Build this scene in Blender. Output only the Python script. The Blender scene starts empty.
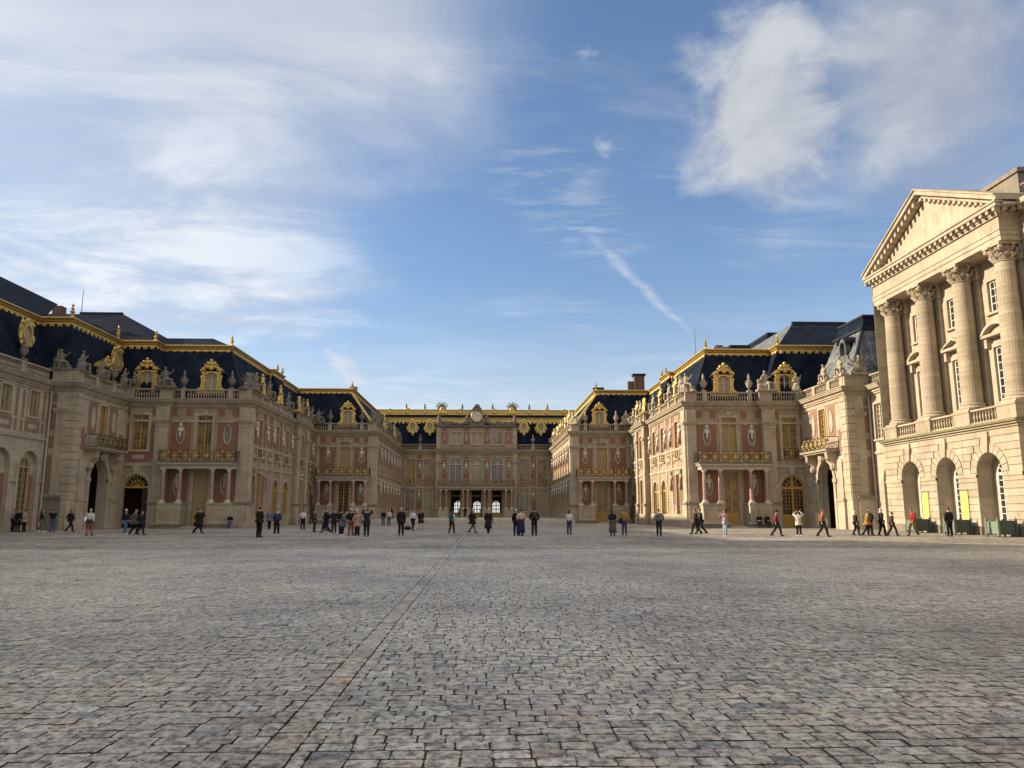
import bpy, bmesh, math, random
from mathutils import Vector, Matrix, noise
random.seed(7)
C = bpy.context.scene.collection
R = math.radians
PI = math.pi
AX = -1.6                      # X of the court's axis of symmetry

# ------------------------------------------------------------------ materials
MATS = {}
def nt(name):
    m = bpy.data.materials.new(name); m.use_nodes = True
    t = m.node_tree; b = t.nodes['Principled BSDF']
    MATS[name] = m
    return m, t, b
def nd(t, typ, **kw):
    n = t.nodes.new(typ)
    for k, v in kw.items():
        if k in ('operation', 'blend_type', 'data_type', 'noise_dimensions', 'feature', 'distance', 'attribute_name', 'sky_type', 'interpolation_type', 'musgrave_type', 'wave_type', 'bands_direction', 'offset', 'squash', 'offset_frequency', 'vector_type', 'use_clamp', 'clamp'):
            setattr(n, k, v)
        else:
            n.inputs[k.replace('_', ' ')].default_value = v
    return n
def lk(t, a, b): t.links.new(a, b)
def rgb(c): return (c[0], c[1], c[2], 1.0)
def ramp(t, fac, stops):
    r = t.nodes.new('ShaderNodeValToRGB')
    while len(r.color_ramp.elements) < len(stops): r.color_ramp.elements.new(0.5)
    for e, (p, c) in zip(r.color_ramp.elements, stops):
        e.position = p; e.color = rgb(c) if len(c) == 3 else c
    lk(t, fac, r.inputs['Fac'])
    return r
def mixc(t, fac, a, b, mode='MIX'):
    m = t.nodes.new('ShaderNodeMix'); m.data_type = 'RGBA'; m.blend_type = mode
    for k, (inp, val) in enumerate(((m.inputs[0], fac), (m.inputs[6], a), (m.inputs[7], b))):
        if hasattr(val, 'default_value') or hasattr(val, 'links'): lk(t, val, inp)
        elif k == 0: inp.default_value = val
        else: inp.default_value = rgb(val)
    return m.outputs[2]
def mth(t, op, a, b=None, c=None, clamp=False):
    m = t.nodes.new('ShaderNodeMath'); m.operation = op; m.use_clamp = clamp
    for i, v in enumerate((a, b, c)):
        if v is None: continue
        if hasattr(v, 'links'): lk(t, v, m.inputs[i])
        else: m.inputs[i].default_value = v
    return m.outputs[0]
def wallvec(t, sx=1.0, sz=1.0):
    """(x + y, z) from object space: runs along any axis aligned wall"""
    tc = t.nodes.new('ShaderNodeTexCoord'); s = t.nodes.new('ShaderNodeSeparateXYZ')
    lk(t, tc.outputs['Object'], s.inputs[0])
    u = mth(t, 'MULTIPLY', mth(t, 'ADD', s.outputs[0], s.outputs[1]), sx)
    z = mth(t, 'MULTIPLY', s.outputs[2], sz)
    c = t.nodes.new('ShaderNodeCombineXYZ'); lk(t, u, c.inputs[0]); lk(t, z, c.inputs[1])
    return tc.outputs['Object'], c.outputs[0], s
def stone(name, c1, c2, dirt, bw=0.95, bh=0.42, joint=0.5, streak=0.5, rough=0.85, jd=0.55, bump=0.35):
    m, t, b = nt(name)
    obj, wv, sep = wallvec(t)
    br = nd(t, 'ShaderNodeTexBrick', Scale=1.0, Mortar_Size=0.012, Mortar_Smooth=0.3, Bias=0.0, Brick_Width=bw, Row_Height=bh)
    lk(t, wv, br.inputs['Vector'])
    br.inputs['Color1'].default_value = rgb(c1); br.inputs['Color2'].default_value = rgb(c2)
    br.inputs['Mortar'].default_value = rgb([x * jd for x in c1])
    n1 = nd(t, 'ShaderNodeTexNoise', Scale=0.55, Detail=6.0, Roughness=0.62); lk(t, obj, n1.inputs['Vector'])
    mp = t.nodes.new('ShaderNodeMapping'); mp.inputs['Scale'].default_value = (2.4, 2.4, 0.22)
    lk(t, obj, mp.inputs[0])
    n2 = nd(t, 'ShaderNodeTexNoise', Scale=1.3, Detail=5.0, Roughness=0.65); lk(t, mp.outputs[0], n2.inputs['Vector'])
    f1 = ramp(t, n1.outputs['Fac'], [(0.42, (0, 0, 0)), (0.68, (1, 1, 1))])
    f2 = ramp(t, n2.outputs['Fac'], [(0.50, (0, 0, 0)), (0.75, (1, 1, 1))])
    col = mixc(t, mth(t, 'MULTIPLY', f1.outputs[0], 0.45), br.outputs['Color'], dirt)
    col = mixc(t, mth(t, 'MULTIPLY', f2.outputs[0], streak), col, [x * 0.6 for x in dirt])
    n3 = nd(t, 'ShaderNodeTexNoise', Scale=14.0, Detail=4.0); lk(t, obj, n3.inputs['Vector'])
    g = ramp(t, n3.outputs['Fac'], [(0.3, (0.82, 0.82, 0.82)), (0.7, (1.08, 1.08, 1.08))])
    col = mixc(t, 1.0, col, g.outputs[0], 'MULTIPLY')
    lk(t, col, b.inputs['Base Color']); b.inputs['Roughness'].default_value = rough
    b.inputs['Specular IOR Level'].default_value = 0.25
    h = mth(t, 'ADD', mth(t, 'MULTIPLY', br.outputs['Fac'], -joint), mth(t, 'MULTIPLY', n3.outputs['Fac'], 0.35))
    bp = nd(t, 'ShaderNodeBump', Strength=bump, Distance=0.03); lk(t, h, bp.inputs['Height'])
    lk(t, bp.outputs[0], b.inputs['Normal'])
    return m
stone('stone', (0.41, 0.325, 0.225), (0.345, 0.27, 0.185), (0.20, 0.16, 0.12), streak=0.45)
stone('stone_trim', (0.43, 0.36, 0.265), (0.385, 0.315, 0.23), (0.19, 0.16, 0.125), bw=1.6, bh=0.9, streak=0.55)
stone('stone_pale', (0.49, 0.415, 0.315), (0.42, 0.35, 0.26), (0.23, 0.19, 0.145), bw=1.1, bh=0.55, streak=0.5, jd=0.74, joint=0.35)
stone('stone_rust', (0.46, 0.395, 0.30), (0.35, 0.295, 0.22), (0.25, 0.205, 0.145), bw=1.25, bh=0.5, streak=0.5, jd=0.72, joint=0.35)
stone('stone_grey', (0.25, 0.215, 0.17), (0.22, 0.19, 0.15), (0.15, 0.135, 0.115), bw=1.5, bh=1.1, streak=0.7)
stone('stone_white', (0.50, 0.44, 0.36), (0.46, 0.40, 0.33), (0.4, 0.36, 0.3), bw=3, bh=3, streak=0.4)
stone('brick', (0.265, 0.135, 0.09), (0.21, 0.105, 0.07), (0.17, 0.10, 0.07), bw=0.24, bh=0.075, streak=0.3, jd=1.25, joint=0.25, bump=0.2)

stone('stone_drum', (0.44, 0.37, 0.275), (0.345, 0.285, 0.205), (0.24, 0.20, 0.145), bw=9.0, bh=0.3729, streak=0.4, jd=0.6)
stone('brick_pale', (0.27, 0.165, 0.11), (0.225, 0.135, 0.09), (0.2, 0.135, 0.1), bw=0.24, bh=0.075, streak=0.3, jd=1.15, joint=0.25, bump=0.2)
BRK = ['brick']
def simple(name, col, rough=0.6, metal=0.0, var=0.15, scale=6.0, bump=0.0, spec=0.5):
    m, t, b = nt(name)
    tc = t.nodes.new('ShaderNodeTexCoord')
    n = nd(t, 'ShaderNodeTexNoise', Scale=scale, Detail=5.0, Roughness=0.6); lk(t, tc.outputs['Object'], n.inputs['Vector'])
    r = ramp(t, n.outputs['Fac'], [(0.25, [c * (1 - var) for c in col]), (0.75, [min(1, c * (1 + var)) for c in col])])
    lk(t, r.outputs[0], b.inputs['Base Color'])
    b.inputs['Roughness'].default_value = rough; b.inputs['Metallic'].default_value = metal
    b.inputs['Specular IOR Level'].default_value = spec
    if bump:
        bp = nd(t, 'ShaderNodeBump', Strength=bump, Distance=0.02); lk(t, n.outputs['Fac'], bp.inputs['Height'])
        lk(t, bp.outputs[0], b.inputs['Normal'])
    return m
simple('gold', (0.60, 0.40, 0.125), 0.4, 0.72, 0.75, 11.0, 1.6)  # dark mottling in the colour paints shaded recesses into the gilding
simple('gold_dull', (0.36, 0.25, 0.09), 0.45, 0.6, 0.8, 11.0, 1.6)  # same recess shade mottled into the colour
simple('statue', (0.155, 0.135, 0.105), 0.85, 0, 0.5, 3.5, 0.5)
simple('statue_warm', (0.30, 0.25, 0.19), 0.85, 0, 0.45, 3.5, 0.5)  # also the sunlit copy of 'statue' for right-side ornaments
simple('marble_white', (0.52, 0.49, 0.44), 0.5, 0, 0.18, 3.0)
simple('marble_pink', (0.33, 0.21, 0.18), 0.35, 0, 0.35, 4.0)
simple('ochre_wood', (0.42, 0.25, 0.05), 0.5, 0, 0.18, 5.0)
simple('tan_wood', (0.36, 0.28, 0.165), 0.5, 0, 0.12, 5.0)
simple('cream_wood', (0.52, 0.45, 0.33), 0.5, 0, 0.12, 5.0)
simple('white_wood', (0.78, 0.76, 0.70), 0.45, 0, 0.05, 5.0)
simple('blind', (0.33, 0.27, 0.185), 0.6, 0, 0.18, 0.8)
simple('iron', (0.045, 0.04, 0.035), 0.5, 0.4, 0.3, 5.0)
simple('dark_void', (0.012, 0.010, 0.008), 0.95, 0, 0.2, 1.0, 0, 0.1)
simple('clock_face', (0.62, 0.58, 0.48), 0.5, 0, 0.05, 3.0)
simple('green_wood', (0.045, 0.075, 0.06), 0.5, 0, 0.2, 5.0)
simple('sunlit_green_wood', (0.15, 0.19, 0.155), 0.5, 0, 0.15, 5.0)  # lighter copy of green_wood, painted on faces turned to the sun
simple('banner', (0.56, 0.40, 0.14), 0.6, 0, 0.04, 2.0)
simple('banner_ink', (0.55, 0.42, 0.05), 0.6, 0, 0.05, 2.0)
simple('brick_chimney', (0.13, 0.075, 0.06), 0.85, 0, 0.3, 5.0, 0.4)
simple('lead', (0.028, 0.033, 0.045), 0.75, 0.0, 0.3, 2.0, 0.2, 0.06)
simple('pipe', (0.36, 0.33, 0.28), 0.5, 0.2, 0.15, 2.0)
simple('moss', (0.16, 0.15, 0.07), 0.9, 0, 0.4, 6.0, 0.4)
simple('steps', (0.42, 0.385, 0.33), 0.7, 0, 0.2, 1.5, 0.2)

def slate_mat():
    m, t, b = nt('slate')
    obj, wv, sep = wallvec(t)
    br = nd(t, 'ShaderNodeTexBrick', Scale=1.0, Mortar_Size=0.008, Mortar_Smooth=0.2, Bias=0.0, Brick_Width=0.24, Row_Height=0.13)
    lk(t, wv, br.inputs['Vector'])
    br.inputs['Color1'].default_value = (0.007, 0.012, 0.025, 1); br.inputs['Color2'].default_value = (0.012, 0.019, 0.037, 1)
    br.inputs['Mortar'].default_value = (0.008, 0.01, 0.015, 1)
    n = nd(t, 'ShaderNodeTexNoise', Scale=0.7, Detail=5.0); lk(t, obj, n.inputs['Vector'])
    g = ramp(t, n.outputs['Fac'], [(0.3, (0.55, 0.55, 0.6)), (0.75, (1.6, 1.5, 1.4))])
    lk(t, mixc(t, 1.0, br.outputs['Color'], g.outputs[0], 'MULTIPLY'), b.inputs['Base Color'])
    b.inputs['Roughness'].default_value = 0.7; b.inputs['Specular IOR Level'].default_value = 0.04
    bp = nd(t, 'ShaderNodeBump', Strength=0.3, Distance=0.01)
    lk(t, mth(t, 'MULTIPLY', br.outputs['Fac'], -1.0), bp.inputs['Height']); lk(t, bp.outputs[0], b.inputs['Normal'])
slate_mat()
def zinc_mat():
    m, t, b = nt('zinc')
    tc = t.nodes.new('ShaderNodeTexCoord')
    mp = t.nodes.new('ShaderNodeMapping'); mp.inputs['Scale'].default_value = (2.2, 2.2, 0.25); lk(t, tc.outputs['Object'], mp.inputs[0])
    n = nd(t, 'ShaderNodeTexNoise', Scale=1.0, Detail=6.0, Roughness=0.7); lk(t, mp.outputs[0], n.inputs['Vector'])
    r = ramp(t, n.outputs['Fac'], [(0.35, (0.035, 0.042, 0.052)), (0.55, (0.14, 0.15, 0.155)), (0.72, (0.34, 0.35, 0.345))])
    lk(t, r.outputs[0], b.inputs['Base Color']); b.inputs['Roughness'].default_value = 0.7; b.inputs['Specular IOR Level'].default_value = 0.2
zinc_mat()
def glass_mat(name, base, rough):
    m, t, b = nt(name)
    tc = t.nodes.new('ShaderNodeTexCoord')
    n = nd(t, 'ShaderNodeTexNoise', Scale=1.1, Detail=2.0); lk(t, tc.outputs['Object'], n.inputs['Vector'])
    r = ramp(t, n.outputs['Fac'], [(0.35, [c * 0.5 for c in base]), (0.7, [c * 1.8 for c in base])])
    lk(t, r.outputs[0], b.inputs['Base Color'])
    b.inputs['Roughness'].default_value = rough; b.inputs['Specular IOR Level'].default_value = 0.8
    bp = nd(t, 'ShaderNodeBump', Strength=0.12, Distance=0.02); lk(t, n.outputs['Fac'], bp.inputs['Height']); lk(t, bp.outputs[0], b.inputs['Normal'])
glass_mat('glass', (0.022, 0.022, 0.024), 0.08)
glass_mat('glass_warm', (0.15, 0.115, 0.075), 0.2)  # warm base colour stands in for beige reflections in the panes
CL = {}
def cloth(col, rough=0.85):
    k = tuple(round(c, 3) for c in col)
    if k not in CL: CL[k] = simple('cloth_%d' % len(CL), col, rough, 0, 0.22, 9.0, 0.3, 0.2).name
    return CL[k]

# ------------------------------------------------------------------ mesh builder
class MB:
    def __init__(s): s.v = []; s.f = []; s.m = []; s.mats = []
    def mi(s, mat):
        if mat not in s.mats: s.mats.append(mat)
        return s.mats.index(mat)
    def poly(s, pts, mat='slate'):
        k = len(s.v); s.v.extend(pts); s.f.append(tuple(range(k, k + len(pts)))); s.m.append(s.mi(mat))
    def box(s, fr, u0, u1, v0, v1, z0, z1, mat):
        k = len(s.v)
        for z in (z0, z1):
            for (u, v) in ((u0, v0), (u1, v0), (u1, v1), (u0, v1)): s.v.append(fr(u, v, z))
        for q in ((0, 3, 2, 1), (4, 5, 6, 7), (0, 1, 5, 4), (1, 2, 6, 5), (2, 3, 7, 6), (3, 0, 4, 7)):
            s.f.append(tuple(k + i for i in q)); s.m.append(s.mi(mat))
    def prism(s, fr, pts, v0, v1, mat):
        """polygon in (u, z), extruded from v0 to v1"""
        n = len(pts); k = len(s.v)
        for v in (v0, v1):
            for (u, z) in pts: s.v.append(fr(u, v, z))
        s.f.append(tuple(range(k, k + n))); s.f.append(tuple(range(k + 2 * n - 1, k + n - 1, -1)))
        s.m += [s.mi(mat)] * 2
        for i in range(n):
            j = (i + 1) % n
            s.f.append((k + i, k + j, k + n + j, k + n + i)); s.m.append(s.mi(mat))
    def extr(s, a, b, mat):
        """two matching rings of 3D points, capped"""
        n = len(a); k = len(s.v); s.v.extend(a); s.v.extend(b)
        s.f.append(tuple(range(k, k + n))); s.f.append(tuple(range(k + 2 * n - 1, k + n - 1, -1)))
        s.m += [s.mi(mat)] * 2
        for i in range(n):
            j = (i + 1) % n
            s.f.append((k + i, k + j, k + n + j, k + n + i)); s.m.append(s.mi(mat))
    def lathe(s, fr, u, v, prof, mat, seg=10, ph=0.0, cap=True):
        k = len(s.v)
        for (r, z) in prof:
            for i in range(seg):
                a = ph + 2 * PI * i / seg
                s.v.append(fr(u + r * math.cos(a), v + r * math.sin(a), z))
        for j in range(len(prof) - 1):
            for i in range(seg):
                i2 = (i + 1) % seg
                s.f.append((k + j * seg + i, k + j * seg + i2, k + (j + 1) * seg + i2, k + (j + 1) * seg + i)); s.m.append(s.mi(mat))
        if cap:
            s.f.append(tuple(k + i for i in range(seg))[::-1]); s.m.append(s.mi(mat))
            q = k + (len(prof) - 1) * seg
            s.f.append(tuple(q + i for i in range(seg))); s.m.append(s.mi(mat))
    def ell(s, fr, c, r, mat, seg=8, rings=5, tilt=None):
        k = len(s.v)
        for j in range(rings + 1):
            th = PI * j / rings
            for i in range(seg):
                a = 2 * PI * i / seg
                p = Vector((r[0] * math.sin(th) * math.cos(a), r[1] * math.sin(th) * math.sin(a), r[2] * math.cos(th)))
                if tilt: p = tilt @ p
                s.v.append(fr(c[0] + p.x, c[1] + p.y, c[2] + p.z))
        for j in range(rings):
            for i in range(seg):
                i2 = (i + 1) % seg
                s.f.append((k + j * seg + i, k + (j + 1) * seg + i, k + (j + 1) * seg + i2, k + j * seg + i2)); s.m.append(s.mi(mat))
    def bar(s, a, b, ra, rb, mat, seg=6):
        """tapered bar between two 3D points"""
        a = Vector(a); b = Vector(b); d = (b - a).normalized()
        x = d.cross(Vector((0, 0, 1)));
        if x.length < 0.05: x = Vector((1, 0, 0))
        x.normalize(); y = d.cross(x)
        A = [tuple(a + x * ra * math.cos(2 * PI * i / seg) + y * ra * math.sin(2 * PI * i / seg)) for i in range(seg)]
        B = [tuple(b + x * rb * math.cos(2 * PI * i / seg) + y * rb * math.sin(2 * PI * i / seg)) for i in range(seg)]
        s.extr(A, B, mat)
    def mesh(s, name, org=(0, 0, 0), smooth=False, clean=False):
        me = bpy.data.meshes.new(name)
        o = org
        me.from_pydata([(p[0] - o[0], p[1] - o[1], p[2] - o[2]) for p in s.v], [], s.f)
        for mt in s.mats: me.materials.append(MATS[mt])
        me.polygons.foreach_set('material_index', s.m)
        bm = bmesh.new(); bm.from_mesh(me)
        if clean: bmesh.ops.remove_doubles(bm, verts=bm.verts, dist=0.0005)
        bmesh.ops.recalc_face_normals(bm, faces=bm.faces)
        bm.to_mesh(me); bm.free()
        if smooth: me.shade_smooth()
        me.update()
        return me
    def build(s, name, parent=None, smooth=False, org=None):
        if not s.f: return None
        if org is None: org = root_loc(parent)
        me = s.mesh(name, org, smooth)
        ob = bpy.data.objects.new(name, me); C.objects.link(ob)
        if parent is not None: ob.parent = parent
        else: ob.location = org
        return ob
def root_loc(p):
    if p is None: return (0, 0, 0)
    while p.parent: p = p.parent
    return tuple(p.location)
def tag(o, label, cat, group=None):
    o['label'] = label; o['category'] = cat
    if group: o['group'] = group
    return o
def thing(name, label, cat, loc, group=None):
    o = bpy.data.objects.new(name, None); C.objects.link(o); o.location = loc
    o.empty_display_size = 0.5
    return tag(o, label, cat, group)
def struct(o, kind='structure'):
    o['kind'] = kind; return o
def place(name, me, parent, loc, rz=0.0, sc=1.0, sx=None):
    """a part made from a shared mesh, placed in world coordinates under a top-level thing"""
    o = bpy.data.objects.new(name, me); C.objects.link(o)
    if parent is not None:
        rl = root_loc(parent)
        base = Vector(loc) - Vector(rl) if parent.parent is None else Vector(loc)
        o.parent = parent; o.location = base
    else: o.location = loc
    o.rotation_euler = (0, 0, rz); o.scale = (sx if sx else sc, sc, sc)
    return o

# frames: u along the wall, v outwards, z up
def FW(u, v, z): return (u, v, z)
def front(s, Y0): return lambda u, v, z: (AX + s * u, Y0 - v, z)       # u = distance from the axis
def side(s, D0): return lambda u, v, z: (AX + s * (D0 - v), u, z)       # u = Y

def wall(mb, fr, u0, u1, z0, z1, ops, mat, depth=0.4, rmat=None, v=0.0):
    """wall face with real openings and reveals. op = (uc, w, zb, zt, arched)"""
    rmat = rmat or mat
    br = sorted(set([u0, u1] + [o[0] - o[1] / 2 for o in ops] + [o[0] + o[1] / 2 for o in ops]))
    br = [b for b in br if u0 - 1e-6 <= b <= u1 + 1e-6]
    for a, b in zip(br, br[1:]):
        mid = (a + b) / 2
        hs = sorted((o[2], o[3]) for o in ops if o[0] - o[1] / 2 < mid < o[0] + o[1] / 2)
        z = z0
        for (h0, h1) in hs + [(z1, z1)]:
            if h0 > z + 1e-5: mb.poly([fr(a, v, z), fr(b, v, z), fr(b, v, h0), fr(a, v, h0)], mat)
            z = max(z, h1)
    for (uc, w, zb, zt, ar) in ops:
        a, b, r = uc - w / 2, uc + w / 2, w / 2
        zs = zt - r if ar else zt
        q = v - depth
        mb.poly([fr(a, v, zb), fr(a, q, zb), fr(a, q, zs), fr(a, v, zs)], rmat)
        mb.poly([fr(b, v, zb), fr(b, q, zb), fr(b, q, zs), fr(b, v, zs)], rmat)
        mb.poly([fr(a, v, zb), fr(b, v, zb), fr(b, q, zb), fr(a, q, zb)], rmat)
        if ar:
            N = 12
            pts = [(uc - r * math.cos(PI * i / N), zs + r * math.sin(PI * i / N)) for i in range(N + 1)]
            for p, n_ in zip(pts, pts[1:]):
                mb.poly([fr(p[0], v, p[1]), fr(n_[0], v, n_[1]), fr(n_[0], v, zt), fr(p[0], v, zt)], mat)
                mb.poly([fr(p[0], v, p[1]), fr(n_[0], v, n_[1]), fr(n_[0], q, n_[1]), fr(p[0], q, p[1])], rmat)
        else:
            mb.poly([fr(a, v, zt), fr(b, v, zt), fr(b, q, zt), fr(a, q, zt)], rmat)

WR = random.Random(21)
def window(par, fr, uc, w, zb, zt, arch=False, v=-0.22, wood='ochre_wood', pane='glass', nx=4, nz=6, name='window', solid=0.0, fw=0.09):
    """joinery with glazing bars in an opening; the glass is a sub-part"""
    f = MB(); a, b, r = uc - w / 2, uc + w / 2, w / 2
    zs = zt - r if arch else zt
    f.box(fr, a, a + fw, v, v + 0.09, zb, zs, wood); f.box(fr, b - fw, b, v, v + 0.09, zb, zs, wood)
    f.box(fr, uc - fw * 0.6, uc + fw * 0.6, v + 0.002, v + 0.1, zb + fw, zt - fw, wood)
    f.box(fr, a + fw, b - fw, v, v + 0.085, zb, zb + fw, wood)
    if solid:
        f.box(fr, a + fw, b - fw, v + 0.004, v + 0.07, zb + fw, zb + solid, wood)
    if arch:
        f.box(fr, a + fw, b - fw, v, v + 0.095, zs - fw, zs + fw * 0.6, wood)
        N = 10
        for i in range(N):
            p0, p1 = PI * i / N, PI * (i + 1) / N
            f.prism(fr, [(uc - r * math.cos(p0), zs + r * math.sin(p0)), (uc - r * math.cos(p1), zs + r * math.sin(p1)),
                         (uc - (r - fw) * math.cos(p1), zs + (r - fw) * math.sin(p1)), (uc - (r - fw) * math.cos(p0), zs + (r - fw) * math.sin(p0))], v, v + 0.09, wood)
        for i in (1, 2, 4, 5):
            t = PI * i / 6; c, s_ = math.cos(t), math.sin(t); q = 0.02
            f.prism(fr, [(uc - q * s_, zs - q * c), (uc + q * s_, zs + q * c), (uc - (r - fw) * c + q * s_, zs + (r - fw) * s_ + q * c), (uc - (r - fw) * c - q * s_, zs + (r - fw) * s_ - q * c)], v + 0.01, v + 0.06, wood)
        N = 8; rr = r * 0.55
        for i in range(N):
            p0, p1 = PI * i / N, PI * (i + 1) / N
            f.prism(fr, [(uc - rr * math.cos(p0), zs + rr * math.sin(p0)), (uc - rr * math.cos(p1), zs + rr * math.sin(p1)),
                         (uc - (rr - .05) * math.cos(p1), zs + (rr - .05) * math.sin(p1)), (uc - (rr - .05) * math.cos(p0), zs + (rr - .05) * math.sin(p0))], v + 0.012, v + 0.065, wood)
    else:
        f.box(fr, a + fw, b - fw, v, v + 0.085, zt - fw, zt, wood)
    z_b = zb + fw + solid
    for i in range(1, nx):
        if nx % 2 == 0 and i == nx // 2: continue
        u = a + fw + (w - 2 * fw) * i / nx
        f.box(fr, u - 0.018, u + 0.018, v + 0.012, v + 0.06, z_b, zs - fw, wood)
    for i in range(1, nz):
        z = z_b + (zs - z_b) * i / nz
        f.box(fr, a + fw, b - fw, v + 0.014, v + 0.058, z - 0.018, z + 0.018, wood)
    o = f.build(name, par)
    if pane == 'blind':
        q = WR.random(); pane = 'blind' if q < 0.5 else ('glass_warm' if q < 0.8 else 'glass')
    elif pane == 'glass_warm' and WR.random() < 0.4: pane = WR.choice(['glass', 'blind'])
    g = MB()
    if arch:
        N = 12
        pts = [(a, zb), (b, zb)] + [(uc + r * math.cos(PI * i / N), zs + r * math.sin(PI * i / N)) for i in range(N + 1)]
        g.prism(fr, pts, v - 0.02, v + 0.006, pane)
    else: g.box(fr, a, b, v - 0.02, v + 0.006, zb, zt, pane)
    g.build('pane', o)
    return o

def moulding(mb, fr, u0, u1, steps, mat, v0=-0.05):
    """stack of courses (z0, z1, projection)"""
    for (z0, z1, p) in steps: mb.box(fr, u0, u1, v0, p, z0, z1, mat)
def archring(mb, fr, uc, r0, r1, zs, v0, v1, mat, N=14):
    for i in range(N):
        p0, p1 = PI * i / N, PI * (i + 1) / N
        mb.prism(fr, [(uc - r1 * math.cos(p0), zs + r1 * math.sin(p0)), (uc - r1 * math.cos(p1), zs + r1 * math.sin(p1)),
                      (uc - r0 * math.cos(p1), zs + r0 * math.sin(p1)), (uc - r0 * math.cos(p0), zs + r0 * math.sin(p0))], v0, v1, mat)
BAL = [(0.075, 0.0), (0.075, 0.05), (0.035, 0.08), (0.085, 0.24), (0.03, 0.40), (0.07, 0.44), (0.07, 0.5)]
def balustrade(par, fr, u0, u1, zb, piers=(), v0=-0.32, v1=0.02, h=1.05, mat='stone_trim', solid=(), step=0.25, name='balustrade'):
    """rails, balusters and pedestal blocks; solid = list of (a, b) stretches with a plain panel"""
    mb = MB(); r0, r1 = 0.09, 0.12
    mb.box(fr, u0, u1, v0, v1, zb, zb + r0, mat); mb.box(fr, u0, u1, v0 - 0.03, v1 + 0.03, zb + h - r1, zb + h, mat)
    blocks = list(solid) + [(p - 0.32, p + 0.32) for p in piers]
    for (a, b) in blocks: mb.box(fr, max(a, u0), min(b, u1), v0 + 0.01, v1 + 0.012, zb + r0, zb + h - r1, mat)
    vm = (v0 + v1) / 2; hh = h - r0 - r1
    n = int((u1 - u0) / step)
    for i in range(n):
        u = u0 + (i + 0.5) * (u1 - u0) / n
        if any(a - 0.08 < u < b + 0.08 for a, b in blocks): continue
        mb.lathe(fr, u, vm, [(r, zb + r0 + z / 0.5 * hh) for r, z in BAL], mat, 6, 0.3, cap=False)
    return mb.build(name, par)
def cornice(par, fr, u0, u1, e0=0.0, e1=0.0, name='cornice', mat='stone_trim', dent=True):
    """main cornice of the old palace between z 11.95 and 12.95; e0/e1 extend the ends by the projection"""
    mb = MB()
    for (z0, z1, p) in ((11.93, 12.1, 0.14), (12.1, 12.28, 0.24), (12.36, 12.5, 0.5), (12.5, 12.66, 0.58), (12.66, 12.74, 0.66)):
        mb.box(fr, u0 - p * e0, u1 + p * e1, -0.3, p, z0, z1, mat)
    mb.box(fr, u0 - 0.32 * e0, u1 + 0.32 * e1, -0.3, 0.32, 12.28, 12.36, mat)
    return mb.build(name, par)
def pilaster(par, fr, u0, u1, z0=2.4, z1=11.0, v=0.18, mat='stone_pale', base=True, capital=True, name='pilaster'):
    mb = MB()
    mb.box(fr, u0, u1, -0.03, v, z0, z1, mat)
    if capital:
        mb.box(fr, u0 - 0.05, u1 + 0.05, -0.03, v + 0.05, 9.95, 10.07, mat)
        for k, p in enumerate((0.07, 0.14, 0.2)): mb.box(fr, u0 - p, u1 + p, -0.03, v + p, 10.3 + k * 0.13, 10.43 + k * 0.13, mat)
        mb.box(fr, u0 - 0.02, u1 + 0.02, -0.03, v + 0.02, 10.69, 11.93, mat)
    if base:
        mb.box(fr, u0 - 0.1, u1 + 0.1, -0.03, v + 0.1, 0.0, z0 - 0.12, mat)
        mb.box(fr, u0 - 0.2, u1 + 0.2, -0.03, v + 0.2, z0 - 0.12, z0 + 0.1, 'stone_grey')
        mb.box(fr, u0 - 0.1, u1 + 0.1, -0.03, v + 0.08, z0 + 0.1, z0 + 0.25, mat)
        mb.box(fr, u0 - 0.14, u1 + 0.14, -0.03, v + 0.14, 0, 0.35, mat)
    return mb.build(name, par)
def brickpanel(par, fr, u0, u1, z0, z1, v=0.03, name='brick_panel', inset=False):
    mb = MB(); mb.box(fr, u0, u1, -0.03, v, z0, z1, BRK[0])
    if inset:
        du, dz = (u1 - u0) * 0.22, (z1 - z0) * 0.3
        mb.box(fr, u0 + du, u1 - du, -0.03, v + 0.03, z0 + dz, z1 - dz, 'stone_pale')
    return mb.build(name, par)
def surround(par, fr, uc, w, zb, zt, t=0.22, v=0.07, mat='stone_pale', arch=False, name='window_surround', sill=True):
    mb = MB(); r = w / 2
    zs = zt - r if arch else zt
    mb.box(fr, uc - r - t, uc - r, -0.02, v, zb, zs, mat); mb.box(fr, uc + r, uc + r + t, -0.02, v, zb, zs, mat)
    if arch: archring(mb, fr, uc, r, r + t, zs, -0.02, v, mat)
    else: mb.box(fr, uc - r - t, uc + r + t, -0.02, v, zt, zt + t, mat)
    if sill: mb.box(fr, uc - r - t - 0.06, uc + r + t + 0.06, -0.02, v + 0.1, zb - 0.16, zb, mat)
    return mb.build(name, par)
# ------------------------------------------------------------------ sculpture
def remeshed(name, blobs, mat, voxel=0.07, extra=None):
    """ellipsoids (centre, radii, tilt) fused into one carved-looking surface"""
    mb = MB()
    for b in blobs:
        tl = Matrix.Rotation(R(b[2][0]), 3, 'X') @ Matrix.Rotation(R(b[2][1]), 3, 'Y') if len(b) > 2 else None
        mb.ell(FW, b[0], b[1], mat, 10, 7, tl)
    if extra: extra(mb)
    me = mb.mesh(name + '_src')
    ob = bpy.data.objects.new('tmp', me); C.objects.link(ob)
    md = ob.modifiers.new('r', 'REMESH'); md.mode = 'VOXEL'; md.voxel_size = voxel
    dg = bpy.context.evaluated_depsgraph_get(); dg.update()
    out = bpy.data.meshes.new_from_object(ob.evaluated_get(dg))
    bpy.data.objects.remove(ob); bpy.data.meshes.remove(me)
    out.name = name
    out.materials.clear(); out.materials.append(MATS[mat])
    return out
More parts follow.
